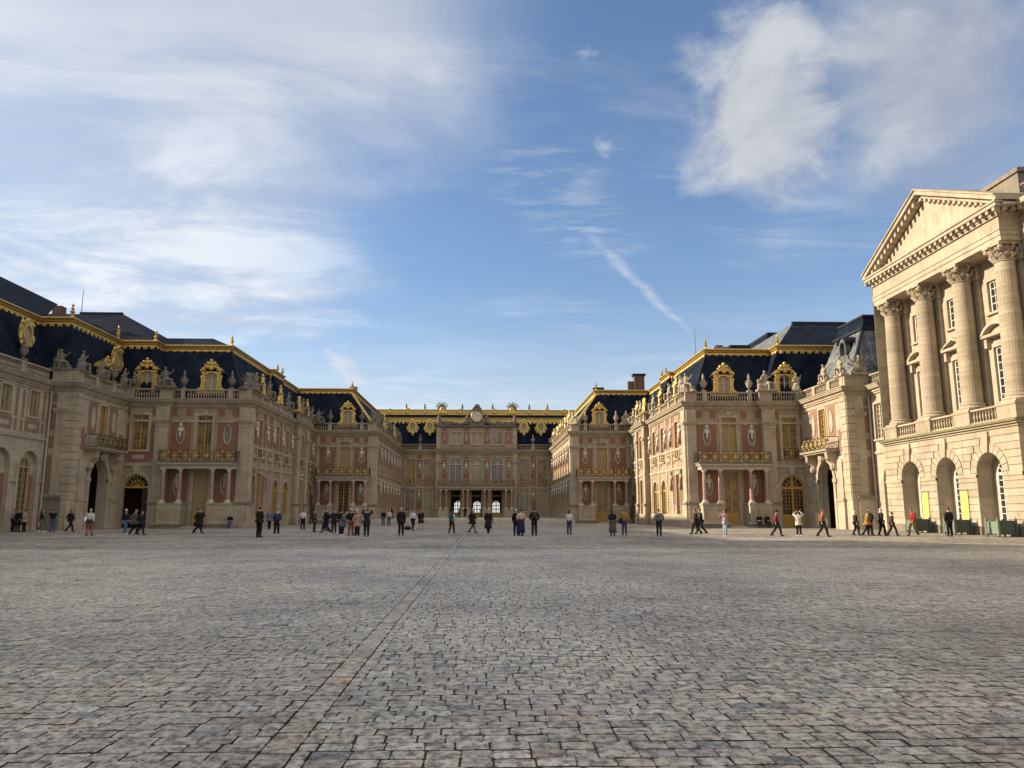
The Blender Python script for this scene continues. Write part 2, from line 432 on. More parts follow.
def recol(me, mat):
    m = me.copy(); m.materials.clear(); m.materials.append(MATS[mat]); return m
def block(mb): mb.box(FW, -0.45, 0.45, -0.35, 0.35, 0, 0.28, 'statue')
def block_wide(mb): mb.box(FW, -1.0, 1.0, -0.4, 0.4, 0, 0.25, 'statue')
ST_STAND = remeshed('statue_stand', [((0, 0, 0.75), (0.3, 0.24, 0.6)), ((0.05, -0.02, 1.3), (0.27, 0.2, 0.42)), ((0, 0, 1.62), (0.3, 0.17, 0.16)),
    ((0.0, -0.03, 1.98), (0.13, 0.15, 0.18)), ((0, 0, 1.8), (0.09, 0.09, 0.15)), ((-0.33, -0.12, 1.38), (0.1, 0.11, 0.32), (20, 18)), ((-0.22, -0.3, 1.2), (0.24, 0.09, 0.09), (0, 0)),
    ((0.36, -0.02, 1.5), (0.09, 0.1, 0.28), (0, -30)), ((0.5, -0.05, 1.75), (0.07, 0.07, 0.22), (0, 10)), ((0.17, -0.18, 0.5), (0.16, 0.17, 0.42)), ((-0.2, 0.1, 0.5), (0.2, 0.2, 0.4)), ((0.12, -0.22, 1.0), (0.2, 0.12, 0.3), (0, 25))], 'statue', 0.06, block)
ST_SEAT = remeshed('statue_seat', [((0, 0.05, 0.65), (0.5, 0.4, 0.5)), ((-0.1, 0.05, 1.25), (0.3, 0.24, 0.45), (0, -6)), ((-0.1, 0.02, 1.62), (0.33, 0.18, 0.17)),
    ((-0.13, -0.04, 1.98), (0.14, 0.16, 0.19)), ((-0.12, 0, 1.82), (0.09, 0.09, 0.12)), ((0.35, -0.25, 0.85), (0.42, 0.16, 0.15), (0, 8)), ((0.7, -0.32, 0.5), (0.13, 0.14, 0.42)), ((0.1, -0.42, 0.8), (0.16, 0.36, 0.15), (0, 0)),
    ((0.08, -0.62, 0.45), (0.12, 0.13, 0.42)), ((0.28, 0.0, 1.45), (0.3, 0.1, 0.09), (0, -28)), ((0.62, -0.05, 1.75), (0.26, 0.08, 0.07), (0, -55)), ((-0.48, -0.05, 1.3), (0.1, 0.12, 0.36), (10, 15)),
    ((-0.6, 0.05, 0.55), (0.3, 0.25, 0.45)), ((0.5, 0.15, 0.4), (0.4, 0.2, 0.3)), ((-0.75, 0.0, 1.05), (0.16, 0.16, 0.25))], 'statue', 0.065, block_wide)
ST_TROPHY = remeshed('statue_trophy', [((0, 0, 0.75), (0.36, 0.28, 0.45)), ((0, 0, 1.1), (0.46, 0.22, 0.22)), ((0, 0, 1.5), (0.17, 0.19, 0.23)), ((0, 0.02, 1.78), (0.09, 0.25, 0.16)),
    ((-0.5, 0, 1.25), (0.09, 0.07, 0.6), (0, -38)), ((0.5, 0, 1.25), (0.09, 0.07, 0.6), (0, 38)), ((-0.72, 0, 1.0), (0.09, 0.07, 0.5), (0, -62)), ((0.72, 0, 1.0), (0.09, 0.07, 0.5), (0, 62)),
    ((-0.45, -0.12, 0.5), (0.33, 0.1, 0.33)), ((0.45, -0.12, 0.5), (0.33, 0.1, 0.33)), ((-0.28, 0, 1.62), (0.2, 0.05, 0.3), (0, -25)), ((0.32, 0, 1.65), (0.2, 0.05, 0.3), (0, 25))], 'statue', 0.06, block_wide)
def urn_mesh(mat='statue'):
    mb = MB()
    mb.box(FW, -0.24, 0.24, -0.24, 0.24, 0, 0.18, mat)
    mb.lathe(FW, 0, 0, [(0.18, 0.18), (0.07, 0.3), (0.07, 0.38), (0.2, 0.5), (0.3, 0.72), (0.33, 0.95), (0.22, 1.08), (0.3, 1.16), (0.3, 1.2), (0.12, 1.32), (0.08, 1.36), (0.15, 1.5), (0.12, 1.7), (0.03, 1.98)], mat, 12)
    for s in (-1, 1):
        mb.bar((s * 0.27, 0, 0.75), (s * 0.42, 0, 0.98), 0.035, 0.03, mat); mb.bar((s * 0.42, 0, 0.98), (s * 0.26, 0, 1.12), 0.03, 0.03, mat)
    me = mb.mesh('urn_mesh', smooth=False); return me
URN = urn_mesh()
ROYAL = remeshed('crown_trophy', [((0, 0, 0.35), (1.1, 0.3, 0.35)), ((0, 0, 0.9), (0.45, 0.3, 0.5))] +
    [((0.95 * math.sin(a), 0, 0.45 + 0.95 * math.cos(a)), (0.12, 0.1, 0.48), (0, math.degrees(a))) for a in [-1.25, -0.85, -0.45, 0, 0.45, 0.85, 1.25]] +
    [((1.35 * math.sin(a), 0, 0.45 + 1.3 * math.cos(a)), (0.17, 0.12, 0.17)) for a in [-1.25, -0.85, -0.45, 0, 0.45, 0.85, 1.25]], 'statue', 0.07)
BUST = remeshed('bust_mesh', [((0, 0.12, 0.02), (0.14, 0.14, 0.3)), ((0, 0.16, 0.42), (0.33, 0.17, 0.2)), ((0, 0.17, 0.56), (0.24, 0.13, 0.16)), ((0, 0.18, 0.72), (0.09, 0.09, 0.12)), ((0, 0.2, 0.93), (0.15, 0.17, 0.2)), ((0, 0.12, 0.97), (0.18, 0.14, 0.2)), ((0, 0.12, -0.25), (0.08, 0.1, 0.12))], 'marble_white', 0.05)
BUST_GREY = recol(BUST, 'statue_warm')

# ------------------------------------------------------------------ gilded dormers
def dormer_meshes():
    d = MB()
    g = 'gold'
    w = 0.72
    for s in (-1, 1):
        d.box(FW, s * w - 0.13 if s < 0 else w - 0.13, s * w + 0.13 if s < 0 else w + 0.13, -0.2, 0.4, 0, 2.05, g)
        d.box(FW, min(s * 0.6, s * 0.98), max(s * 0.6, s * 0.98), -0.26, 0.1, 2.05, 2.25, g)
        # scrolled consoles at the sides
        pts = [(s * 0.85, 0), (s * 1.42, 0), (s * 1.5, 0.25), (s * 1.36, 0.5), (s * 1.1, 0.65), (s * 1.02, 1.1), (s * 1.05, 1.5), (s * 0.98, 1.9), (s * 0.85, 2.0)]
        d.prism(FW, pts, -0.12, 0.12, g)
        d.lathe(lambda u, v, z: (s * 1.25 + u, -0.14 + (z * 0.12), 0.28 + v), 0, 0, [(0.24, 0), (0.24, 1), (0.12, 1.3)], g, 10)
        d.lathe(lambda u, v, z: (s * 1.0 + u, -0.14 + (z * 0.12), 1.78 + v), 0, 0, [(0.14, 0), (0.14, 1)], g, 8)
    d.box(FW, -0.59, 0.59, -0.1, 0.4, 0.0, 0.16, g)
    # segmental head of the opening and its pediment
    N = 10
    def arc(r, z0, k, a0=28): a = R(90 - (90 - a0) + (180 - 2 * a0) * k / N) if False else R(a0 + (180 - 2 * a0) * k / N); return (-r * math.cos(a), z0 + r * math.sin(a))
    for k in range(N):
        p, q = arc(0.72, 1.45, k, 10), arc(0.72, 1.45, k + 1, 10)
        d.prism(FW, [p, q, (q[0] * 1.02, 2.3), (p[0] * 1.02, 2.3)], -0.14, 0.3, g)
    for k in range(N):
        for (ra, rb, va) in ((1.2, 1.36, -0.36), (1.08, 1.2, -0.26)):
            p, q, p2, q2 = arc(ra, 1.62, k, 33), arc(ra, 1.62, k + 1, 33), arc(rb, 1.62, k, 33), arc(rb, 1.62, k + 1, 33)
            d.prism(FW, [p, q, q2, p2], va, 0.5, g)
    for (x, z, rx, rz_) in ((0, 2.62, 0.3, 0.26), (-0.42, 2.72, 0.22, 0.16), (0.42, 2.72, 0.22, 0.16), (0, 3.08, 0.36, 0.24), (-0.36, 3.12, 0.16, 0.2), (0.36, 3.12, 0.16, 0.2), (0, 3.42, 0.18, 0.16), (-0.72, 2.42, 0.2, 0.12), (0.72, 2.42, 0.2, 0.12), (-0.6, 2.9, .12, .14), (0.6, 2.9, .12, .14)):
        d.ell(FW, (x, -0.3, z), (rx, 0.16, rz_), g, 8, 5)
    d.box(FW, -0.5, 0.5, -0.1, 0.3, 2.7, 3.0, g)
    # roof of the dormer running back into the mansard
    d.box(FW, -0.98, 0.98, 0.4, 2.0, 0, 2.2, 'slate')
    pts = [(-1.15, 2.2)] + [arc(1.3, 1.62, k, 33) for k in range(N + 1)] + [(1.15, 2.2)]
    d.prism(FW, pts, 0.5, 2.6, 'lead')
    body = d.mesh('dormer_mesh')
    p = MB(); p.box(FW, -0.59, 0.59, 0.12, 0.16, 0.16, 2.1, 'blind'); pane = p.mesh('dormer_pane')
    p = MB(); p.box(FW, -0.59, 0.59, 0.12, 0.16, 0.16, 2.1, 'glass'); pane2 = p.mesh('dormer_pane_dark')
    s_ = MB()
    s_.box(FW, -0.05, 0.05, 0.05, 0.12, 0.16, 2.1, 'cream_wood')
    for x in (-1, 1): s_.box(FW, x * 0.56 - 0.04, x * 0.56 + 0.04, 0.05, 0.12, 0.16, 2.1, 'cream_wood')
    for z in (0.2, 0.8, 1.4, 2.0): s_.box(FW, -0.52, 0.52, 0.06, 0.11, z - 0.03, z + 0.03, 'cream_wood')
    return body, pane, pane2, s_.mesh('dormer_sash')
DORMER, DPANE, DPANE2, DSASH = dormer_meshes()
def dormer(par, loc, rz, dark=False, sc=1.0):
    o = place('dormer', DORMER, par, loc, rz, sc)
    f = place('window', DSASH, o, (0, 0, 0)); 
    place('pane', DPANE2 if dark else DPANE, o, (0, 0, 0))
    return o
def oculus_mesh():
    d = MB(); g = 'gold'; N = 20
    for k in range(N):
        a, b = 2 * PI * k / N, 2 * PI * (k + 1) / N
        f = lambda r, t: (0.62 * r * math.cos(t), 1.75 + 0.85 * r * math.sin(t))
        d.prism(FW, [f(1, a), f(1, b), f(1.45, b), f(1.45, a)], -0.25, 0.3, g)
        d.prism(FW, [f(1.2, a), f(1.2, b), f(1.7, b), f(1.7, a)], -0.12, 0.25, g)
    for (x, z, rx, rz_) in ((0, 0.35, 0.5, 0.34), (0, 0.0, 0.25, 0.35), (-0.75, 0.65, 0.38, 0.3), (0.75, 0.65, 0.38, 0.3), (-1.15, 1.3, 0.22, 0.5), (1.15, 1.3, 0.22, 0.5), (0, 3.15, 0.5, 0.3), (-0.8, 2.85, 0.5, 0.28), (0.8, 2.85, 0.5, 0.28)):
        d.ell(FW, (x, -0.1, z), (rx, 0.18, rz_), g, 8, 5)
    p = MB(); p.prism(FW, [(0.64 * math.cos(2 * PI * k / N), 1.75 + 0.87 * math.sin(2 * PI * k / N)) for k in range(N)], 0.0, 0.05, 'blind')
    return d.mesh('oculus_mesh'), p.mesh('oculus_pane')
OCULUS, OPANE = oculus_mesh()
def oculus(par, loc, rz, sc=1.0):
    o = place('round_dormer', OCULUS, par, loc, rz, sc); place('pane', OPANE, o, (0, 0, 0)); return o

# ------------------------------------------------------------------ balconies, niches, busts, crests
def railing(par, fr, u0, u1, v0, v1, zb, h=1.05, ends=True, gilt='gold', medal=True, name='railing'):
    mb = MB(); mb.box(fr, u0, u1, v1 - 0.05, v1, zb + h - 0.06, zb + h, 'iron'); mb.box(fr, u0, u1, v1 - 0.05, v1, zb, zb + 0.06, 'iron')
    n = max(2, int((u1 - u0) / 0.16))
    for i in range(n + 1):
        u = u0 + (u1 - u0) * i / n
        mb.box(fr, u - 0.012, u + 0.012, v1 - 0.035, v1 - 0.015, zb + 0.06, zb + h - 0.06, 'iron')
    m = max(1, int((u1 - u0) / 0.42))
    for i in range(m):
        u = u0 + (u1 - u0) * (i + 0.5) / m
        for zz in (0.3, 0.72):
            N = 8
            for k in range(N):
                a, b = 2 * PI * k / N, 2 * PI * (k + 1) / N
                mb.prism(fr, [(u + 0.17 * math.cos(a), zb + zz + 0.17 * math.sin(a)), (u + 0.17 * math.cos(b), zb + zz + 0.17 * math.sin(b)), (u + 0.14 * math.cos(b), zb + zz + 0.14 * math.sin(b)), (u + 0.14 * math.cos(a), zb + zz + 0.14 * math.sin(a))], v1 - 0.04, v1 - 0.01, 'iron')
    if ends:
        for u in (u0, u1):
            mb.box(fr, u - 0.025, u + 0.025, v0, v1, zb + h - 0.06, zb + h, 'iron'); mb.box(fr, u - 0.025, u + 0.025, v0, v1, zb, zb + 0.06, 'iron')
            k = int((v1 - v0) / 0.16)
            for i in range(k): mb.box(fr, u - 0.01, u + 0.01, v0 + i * 0.16, v0 + i * 0.16 + 0.02, zb + 0.06, zb + h - 0.06, 'iron')
    o = mb.build(name, par)
    if gilt:
        g = MB(); m = max(1, round((u1 - u0) / 1.05))
        for i in range(m):
            u = u0 + (u1 - u0) * (i + 0.5) / m
            zc = zb + h / 2
            g.ell(fr, (u, v1 + 0.01, zc), (0.12, 0.03, 0.15), gilt, 8, 5)
            for a in range(8):
                t = a * PI / 4
                g.ell(fr, (u + 0.24 * math.cos(t), v1, zc + 0.27 * math.sin(t)), (0.06, 0.02, 0.07), gilt, 6, 4)
            g.box(fr, u - 0.47, u - 0.44, v1 - 0.01, v1 + 0.02, zb + 0.08, zb + h - 0.08, gilt)
            for zz in (0.16, 0.88): g.ell(fr, (u - 0.455, v1 + 0.01, zb + zz * h), (0.09, 0.03, 0.1), gilt, 6, 4)
        g.box(fr, u0, u1, v1 + 0.002, v1 + 0.02, zb + h - 0.13, zb + h - 0.1, gilt); g.box(fr, u0, u1, v1 + 0.002, v1 + 0.02, zb + 0.1, zb + 0.13, gilt)
        g.build('gilded_ornament', o)
    return o
def oval(mb, fr, uc, zc, rx, rz_, t, v0, v1, mat, N=16):
    for k in range(N):
        a, b = 2 * PI * k / N, 2 * PI * (k + 1) / N
        mb.prism(fr, [(uc + rx * math.cos(a), zc + rz_ * math.sin(a)), (uc + rx * math.cos(b), zc + rz_ * math.sin(b)), (uc + (rx - t) * math.cos(b), zc + (rz_ - t) * math.sin(b)), (uc + (rx - t) * math.cos(a), zc + (rz_ - t) * math.sin(a))], v0, v1, mat)
def niche(par, fr, s, rz, uc, zc, v=0.03, white=True, bust=True, h=1.05):
    mb = MB()
    oval(mb, fr, uc, zc, 0.42, h, 0.13, v - 0.02, v + 0.09, 'stone_pale')
    N = 14; mb.prism(fr, [(uc + 0.3 * math.cos(2 * PI * k / N), zc + (h - .12) * math.sin(2 * PI * k / N)) for k in range(N)], v - 0.02, v + 0.012, 'stone_grey')
    o = mb.build('niche', par)
    if bust: place('bust', BUST if white else BUST_GREY, par, fr(uc, v + 0.3, zc + 0.0), rz, 1.0)
    return o
def bracket_bust(par, fr, rz, uc, z, v=0.03, white=True):
    mb = MB(); mb.prism(fr, [(uc - 0.22, z), (uc + 0.22, z), (uc + 0.16, z - 0.3), (uc + 0.05, z - 0.6), (uc - 0.05, z - 0.6), (uc - 0.16, z - 0.3)], -0.02, 0.34, 'stone_trim')
    mb.build('bracket', par)
    place('bust', BUST if white else BUST_GREY, par, fr(uc, v + 0.28, z + 0.26), rz, 1.15)
def crest(par, path, z0=18.35, z1=19.3, closed=False, out=None, mat='gold', name='gilded_crest', lam=True):
    """gilded cornice along a horizontal path of (x, y), outside on the right hand of the path; scalloped fringe hangs below"""
    mb = MB(); n = len(path)
    P = [Vector(p) for p in path]
    def nrm(a, b): d = (b - a).normalized(); return Vector((d.y, -d.x))
    def off(i, w):
        ns = []
        if i > 0: ns.append(nrm(P[i - 1], P[i]))
        if i < n - 1: ns.append(nrm(P[i], P[i + 1]))
        if len(ns) == 1: return P[i] + ns[0] * w
        m = (ns[0] + ns[1]); 
        if m.length < 1e-4: return P[i] + ns[0] * w
        m = m.normalized(); return P[i] + m * (w / max(0.35, m.dot(ns[0])))
    prof = [(-0.25, z0 + 0.42), (0.10, z0 + 0.42), (0.12, z0 + 0.50), (0.26, z0 + 0.56), (0.2, z0 + 0.66), (0.3, z0 + 0.74), (0.40, z0 + 0.80), (0.40, z1 - 0.05), (0.3, z1), (-0.25, z1)]
    rings = []
    for i in range(n):
        rings.append([(lambda q: (q.x, q.y, z))(off(i, w)) for (w, z) in prof])
    m = len(prof)
    for i in range(n - 1):
        for k in range(m):
            k2 = (k + 1) % m
            mb.poly([rings[i][k], rings[i + 1][k], rings[i + 1][k2], rings[i][k2]], mat)
    mb.poly(rings[0], mat); mb.poly(rings[-1], mat)
    if lam:
        for i in range(n - 1):
            a, b = off(i, 0.12), off(i + 1, 0.12); L = (b - a).length
            if L < 0.3: continue
            d = (b - a) / L; nn = nrm(a, b); k = max(1, round(L / 0.78))
            for j in range(k):
                c = a + d * (L * (j + 0.5) / k); hw = L / k / 2
                big = j % 2 == 0
                dz = 0.95 if big else 0.62
                tip = 0.42 - dz; prof2 = [(-hw, 0.46), (hw, 0.46), (hw * 0.92, 0.26), (hw * 0.62, 0.30), (hw * 0.55, 0.06), (hw * 0.3, 0.02), (hw * 0.2, tip + 0.12), (0, tip), (-hw * 0.2, tip + 0.12), (-hw * 0.3, 0.02), (-hw * 0.55, 0.06), (-hw * 0.62, 0.30), (-hw * 0.92, 0.26)]
                A = [tuple((c + d * u + nn * (-0.10)).to_3d() + Vector((0, 0, z0 + z))) for u, z in prof2]
                B = [tuple((c + d * u + nn * (0.02)).to_3d() + Vector((0, 0, z0 + z))) for u, z in prof2]
                mb.extr(A, B, mat)
                q = c + nn * 0.03
                mb.ell(FW, (q.x, q.y, z0 + 0.2), (0.12, 0.12, 0.16) , mat, 6, 4)
    return mb.build(name, par)
def finial(par, x, y, z, mat='gold', h=1.5, name='finial'):
    mb = MB(); k = h / 1.5
    mb.lathe(FW, x, y, [(0.26, z), (0.2, z + .15 * k), (0.09, z + .25 * k), (0.12, z + .4 * k), (0.24, z + .6 * k), (0.1, z + .75 * k), (0.17, z + .9 * k), (0.06, z + 1.05 * k), (0.13, z + 1.2 * k), (0.02, z + 1.5 * k)], mat, 8)
    return mb.build(name, par)

# ------------------------------------------------------------------ people
def skinned(name, verts, edges, radii, root, sub=1, mat=None):
    me = bpy.data.meshes.new(name); me.from_pydata(verts, edges, [])
    ob = bpy.data.objects.new('tmp', me); C.objects.link(ob)
    md = ob.modifiers.new('s', 'SKIN'); md.use_smooth_shade = True; md.branch_smoothing = 0.4
    for i, r in enumerate(radii):
        sv = me.skin_vertices[0].data[i]
        sv.radius = r if isinstance(r, tuple) else (r, r); sv.use_root = (i == root)
    if sub:
        s = ob.modifiers.new('u', 'SUBSURF'); s.levels = sub; s.render_levels = sub
    dg = bpy.context.evaluated_depsgraph_get(); dg.update()
    out = bpy.data.meshes.new_from_object(ob.evaluated_get(dg))
    bpy.data.objects.remove(ob); bpy.data.meshes.remove(me)
    out.name = name; out.materials.clear()
    if mat: out.materials.append(MATS[mat])
    out.shade_smooth()
    return out
simple('skin', (0.50, 0.30, 0.22), 0.6, 0, 0.08, 5.0)
simple('hair_dark', (0.025, 0.018, 0.014), 0.6, 0, 0.3, 20.0)
simple('hair_brown', (0.11, 0.055, 0.03), 0.6, 0, 0.3, 20.0)
simple('hair_red', (0.23, 0.07, 0.03), 0.6, 0, 0.3, 20.0)
simple('hair_blond', (0.42, 0.30, 0.16), 0.6, 0, 0.3, 20.0)
simple('hair_grey', (0.45, 0.43, 0.40), 0.6, 0, 0.2, 20.0)
simple('shoe_black', (0.02, 0.02, 0.02), 0.5)
simple('shoe_white', (0.72, 0.72, 0.72), 0.5)
simple('phone', (0.03, 0.03, 0.035), 0.2)

def pose_joints(pose):
    """feet on z = 0, facing -Y"""
    J = dict(pel=(0, 0, .94), spi=(0, 0, 1.12), che=(0, 0, 1.32), nec=(0, 0.01, 1.47), hea=(0, -.015, 1.585),
             shL=(-.175, 0, 1.40), shR=(.175, 0, 1.40), elL=(-.22, .02, 1.12), elR=(.22, .02, 1.12), wrL=(-.22, -.06, .88), wrR=(.22, -.06, .88),
             hiL=(-.09, 0, .90), hiR=(.09, 0, .90), knL=(-.10, -.02, .49), knR=(.10, -.02, .49), anL=(-.11, .02, .085), anR=(.11, .02, .085))
    if pose == 'walk':
        J.update(knL=(-.09, -.22, .52), anL=(-.09, -.30, .10), knR=(.09, .02, .48), anR=(.09, .36, .14), elL=(-.24, .14, 1.16), wrL=(-.24, .12, .92), elR=(.24, -.08, 1.14), wrR=(.21, -.27, .98),
                 che=(0, -.03, 1.32), nec=(0, -.04, 1.47), hea=(0, -.08, 1.58), shL=(-.175, -.02, 1.40), shR=(.175, -.04, 1.40))
    if pose == 'stroll':
        J.update(knL=(-.09, -.13, .50), anL=(-.09, -.16, .085), knR=(.09, .0, .48), anR=(.09, .20, .11), elL=(-.23, .08, 1.13), wrL=(-.22, .02, .90), elR=(.23, -.02, 1.12), wrR=(.22, -.18, .93))
    if pose == 'phone':
        J.update(elL=(-.24, -.20, 1.27), wrL=(-.09, -.34, 1.50), elR=(.24, -.20, 1.27), wrR=(.09, -.34, 1.50))
    if pose == 'hold':      # forearms in front of the body, looking down
        J.update(elL=(-.22, .02, 1.13), wrL=(-.08, -.26, 1.16), elR=(.22, .02, 1.13), wrR=(.08, -.26, 1.14), hea=(0, -.05, 1.575))
    if pose == 'overhead':
        J.update(elL=(-.34, -.12, 1.50), wrL=(-.15, -.22, 1.68), elR=(.34, -.12, 1.50), wrR=(.15, -.22, 1.68))
    if pose == 'pocket':
        J.update(elL=(-.30, .06, 1.14), wrL=(-.19, -.09, .98), elR=(.30, .06, 1.14), wrR=(.19, -.09, .98))
    if pose == 'sit':
        z = .46
        J.update(pel=(0, 0, z + .08), spi=(0, .0, z + .26), che=(0, -.04, z + .46), nec=(0, -.06, z + .60), hea=(0, -.10, z + .71), shL=(-.175, -.05, z + .53), shR=(.175, -.05, z + .53),
                 elL=(-.22, -.10, z + .28), elR=(.22, -.10, z + .28), wrL=(-.12, -.34, z + .20), wrR=(.12, -.34, z + .20),
                 hiL=(-.09, -.02, z + .06), hiR=(.09, -.02, z + .06), knL=(-.12, -.44, z + .05), knR=(.12, -.44, z + .05), anL=(-.11, -.42, .085), anR=(.11, -.42, .085))
    if pose == 'lean':      # bent forward
        J.update(spi=(0, -.06, 1.10), che=(0, -.17, 1.27), nec=(0, -.26, 1.39), hea=(0, -.34, 1.47), shL=(-.175, -.2, 1.33), shR=(.175, -.2, 1.33), elL=(-.22, -.3, 1.08), elR=(.22, -.3, 1.08), wrL=(-.12, -.45, .98), wrR=(.12, -.45, .98))
    return {k: Vector(v) for k, v in J.items()}
def orient_ell(mb, c, r, mat, seg=10, rings=8): mb.ell(FW, c, r, mat, seg, rings)
def person(loc, rz, label, pose='stand', top=(0.02, 0.02, 0.025), legs=(0.03, 0.03, 0.04), hair='hair_dark', long=0, skirt=None, shoes='shoe_black', h=1.75, bulk=1.2, group=None,
           hairlen=0, hood=False, cat='person', z0=0.0, barelegs=False, hat=None, phone=None, scarf=None):
    J = pose_joints(pose); k = h / 1.72
    names = ['pel', 'spi', 'che', 'nec', 'hea', 'shL', 'elL', 'wrL', 'shR', 'elR', 'wrR', 'hiL', 'knL', 'anL', 'hiR', 'knR', 'anR']
    V = [J[n] for n in names]
    hv = []
    for s in 'LR':
        e, w = J['el' + s], J['wr' + s]; d = (w - e).normalized(); hv.append(w + d * 0.075)
    V += hv
    # toes
    for s in 'LR': V.append(J['an' + s] + Vector((0, -.13, -.045)))
    E = [(0, 1), (1, 2), (2, 3), (3, 4), (2, 5), (5, 6), (6, 7), (2, 8), (8, 9), (9, 10), (0, 11), (11, 12), (12, 13), (0, 14), (14, 15), (15, 16), (7, 17), (10, 18), (13, 19), (16, 20)]
    rad = [(.14, .10), (.13, .095), (.155, .10), .05, (.075, .09), .06, .042, .028, .06, .042, .028, .085, .055, .038, .085, .055, .038, (.04, .018), (.04, .018), (.042, .03), (.042, .03)]
    me = skinned('person_body', [tuple(v) for v in V], E, rad, 0, 1, 'skin')
    # head details and fingers are joined into the same body mesh
    mb = MB(); hd = J['hea']
    mb.ell(FW, (hd.x, hd.y, hd.z + .03), (.075, .095, .115), 'skin', 12, 9)
    mb.prism(lambda u, v, z: (hd.x + u, hd.y - v, hd.z + z), [(-.013, .0), (.013, .0), (.007, .05), (-.007, .05)], .08, .115, 'skin')
    mb.box(FW, hd.x - .025, hd.x + .025, hd.y - .094, hd.y - .085, hd.z - .035, hd.z - .027, 'hair_red')
    for s in (-1, 1):
        mb.ell(FW, (hd.x + s * .03, hd.y - .083, hd.z + .045), (.012, .01, .008), 'hair_dark', 6, 4)
        mb.ell(FW, (hd.x + s * .076, hd.y + .005, hd.z + .03), (.012, .02, .032), 'skin', 6, 4)
    for s, hp, w in ((-1, hv[0], J['wrL']), (1, hv[1], J['wrR'])):
        d = (hp - w).normalized(); sd = d.cross(Vector((0, 1, 0)));
        if sd.length < .1: sd = Vector((1, 0, 0))
        sd.normalize(); cu = sd.cross(d) * .25
        for i, ln in enumerate((.062, .075, .078, .07)):
            a = hp + sd * (i - 1.5) * .019 - d * .01; m_ = a + d * ln * .55 + cu * ln * .3; e = a + d * ln * .9 + cu * ln * 1.2
            mb.bar(a, m_, .0095, .0085, 'skin', 5); mb.bar(m_, e, .0085, .0065, 'skin', 5)
        t = w + d * .02 - sd * .02 * s
        mb.bar(t, t + d * .04 - sd * .035 * s, .011, .009, 'skin', 5); mb.bar(t + d * .04 - sd * .035 * s, t + d * .075 - sd * .04 * s, .009, .007, 'skin', 5)
    det = mb.mesh('det', smooth=True)
    bm = bmesh.new(); bm.from_mesh(me)
    sl = [m.name for m in det.materials]
    for mt in sl:
        if mt not in [m.name for m in me.materials]: me.materials.append(MATS[mt])
    idx = [[m.name for m in me.materials].index(s) for s in sl]
    nf = len(bm.faces); bm.from_mesh(det); bm.faces.ensure_lookup_table()
    for f in bm.faces[nf:]: f.material_index = idx[f.material_index]
    bm.to_mesh(me); bm.free(); bpy.data.meshes.remove(det)
    root = bpy.data.objects.new('person', me); C.objects.link(root)
    root.location = (loc[0], loc[1], z0); root.rotation_euler = (0, 0, rz); root.scale = (k, k, k)
    tag(root, label, cat, group)
    def part(nm, m):
        o = bpy.data.objects.new(nm, m); C.objects.link(o); o.parent = root; return o
    # jacket or coat
    b = bulk
    tn = ['pel', 'spi', 'che', 'nec', 'shL', 'elL', 'wrL', 'shR', 'elR', 'wrR']
    TV = [J[n].copy() for n in tn]; TV[0] = TV[0] + Vector((0, 0, -.04)); TV[3] = J['nec'] + Vector((0, .0, -.01))
    TV[6] = J['el' + 'L'].lerp(J['wrL'], .92); TV[9] = J['elR'].lerp(J['wrR'], .92)
    TE = [(0, 1), (1, 2), (2, 3), (2, 4), (4, 5), (5, 6), (2, 7), (7, 8), (8, 9)]
    TR = [(.175 * b, .135 * b), (.165 * b, .13 * b), (.185 * b, .135 * b), (.075, .075), .085 * b, .068 * b, .05 * b, .085 * b, .068 * b, .05 * b]
    part('jacket', skinned('jacket', [tuple(v) for v in TV], TE, TR, 0, 1, cloth(top)))
    # trousers
    if not barelegs:
        LN = ['pel', 'hiL', 'knL', 'anL', 'hiR', 'knR', 'anR']
        LV = [J[n].copy() for n in LN]; LV[3] += Vector((0, 0, -.03)); LV[6] += Vector((0, 0, -.03))
        part('trousers', skinned('trousers', [tuple(v) for v in LV], [(0, 1), (1, 2), (2, 3), (0, 4), (4, 5), (5, 6)], [(.16, .125), .118, .088, .07, .118, .088, .07], 0, 1, cloth(legs)))
    # shoes
    for s in 'LR':
        a = J['an' + s]; m = MB()
        m.ell(FW, (a.x, a.y - .07, a.z - .035), (.05, .14, .048), shoes, 10, 6)
        m.box(FW, a.x - .045, a.x + .045, a.y - .19, a.y + .055, a.z - .085, a.z - .06, shoes)
        part('shoe', m.mesh('shoe', smooth=True))
    # skirt / coat tails
    if skirt or long:
        m = MB(); col = cloth(skirt if skirt else top); zt = J['pel'].z + .12; zb = .42 if skirt else J['pel'].z - long
        if skirt and long: zb = J['pel'].z - long
        spread = .27 if pose in ('walk', 'stroll') else .215
        N = 14; prof = [(.0, zt, .165, .125), (.3, zt * .7 + zb * .3, .195, .15), (.7, zt * .3 + zb * .7, .21, (.16 + spread) / 2 * 1.05), (1, zb, .225, spread)]
        k0 = len(m.v)
        for (_, z, rx, ry) in prof:
            for i in range(N):
                a = 2 * PI * i / N; w = 1 + .05 * math.sin(5 * a)
                m.v.append((rx * b * w * math.cos(a), ry * b * w * math.sin(a), z))
        mi = m.mi(col)
        for j in range(3):
            for i in range(N):
                i2 = (i + 1) % N; m.f.append((j * N + i, j * N + i2, (j + 1) * N + i2, (j + 1) * N + i)); m.m.append(mi)
        m.f.append(tuple(range(3 * N, 4 * N))); m.m.append(mi)
        part('skirt' if skirt else 'coat_tail', m.mesh('skirt', smooth=True))
    # hair, hat, hood
    m = MB(); hc = hair
    m.ell(FW, (hd.x, hd.y + .018, hd.z + .062), (.088, .1, .1), hc, 12, 8)
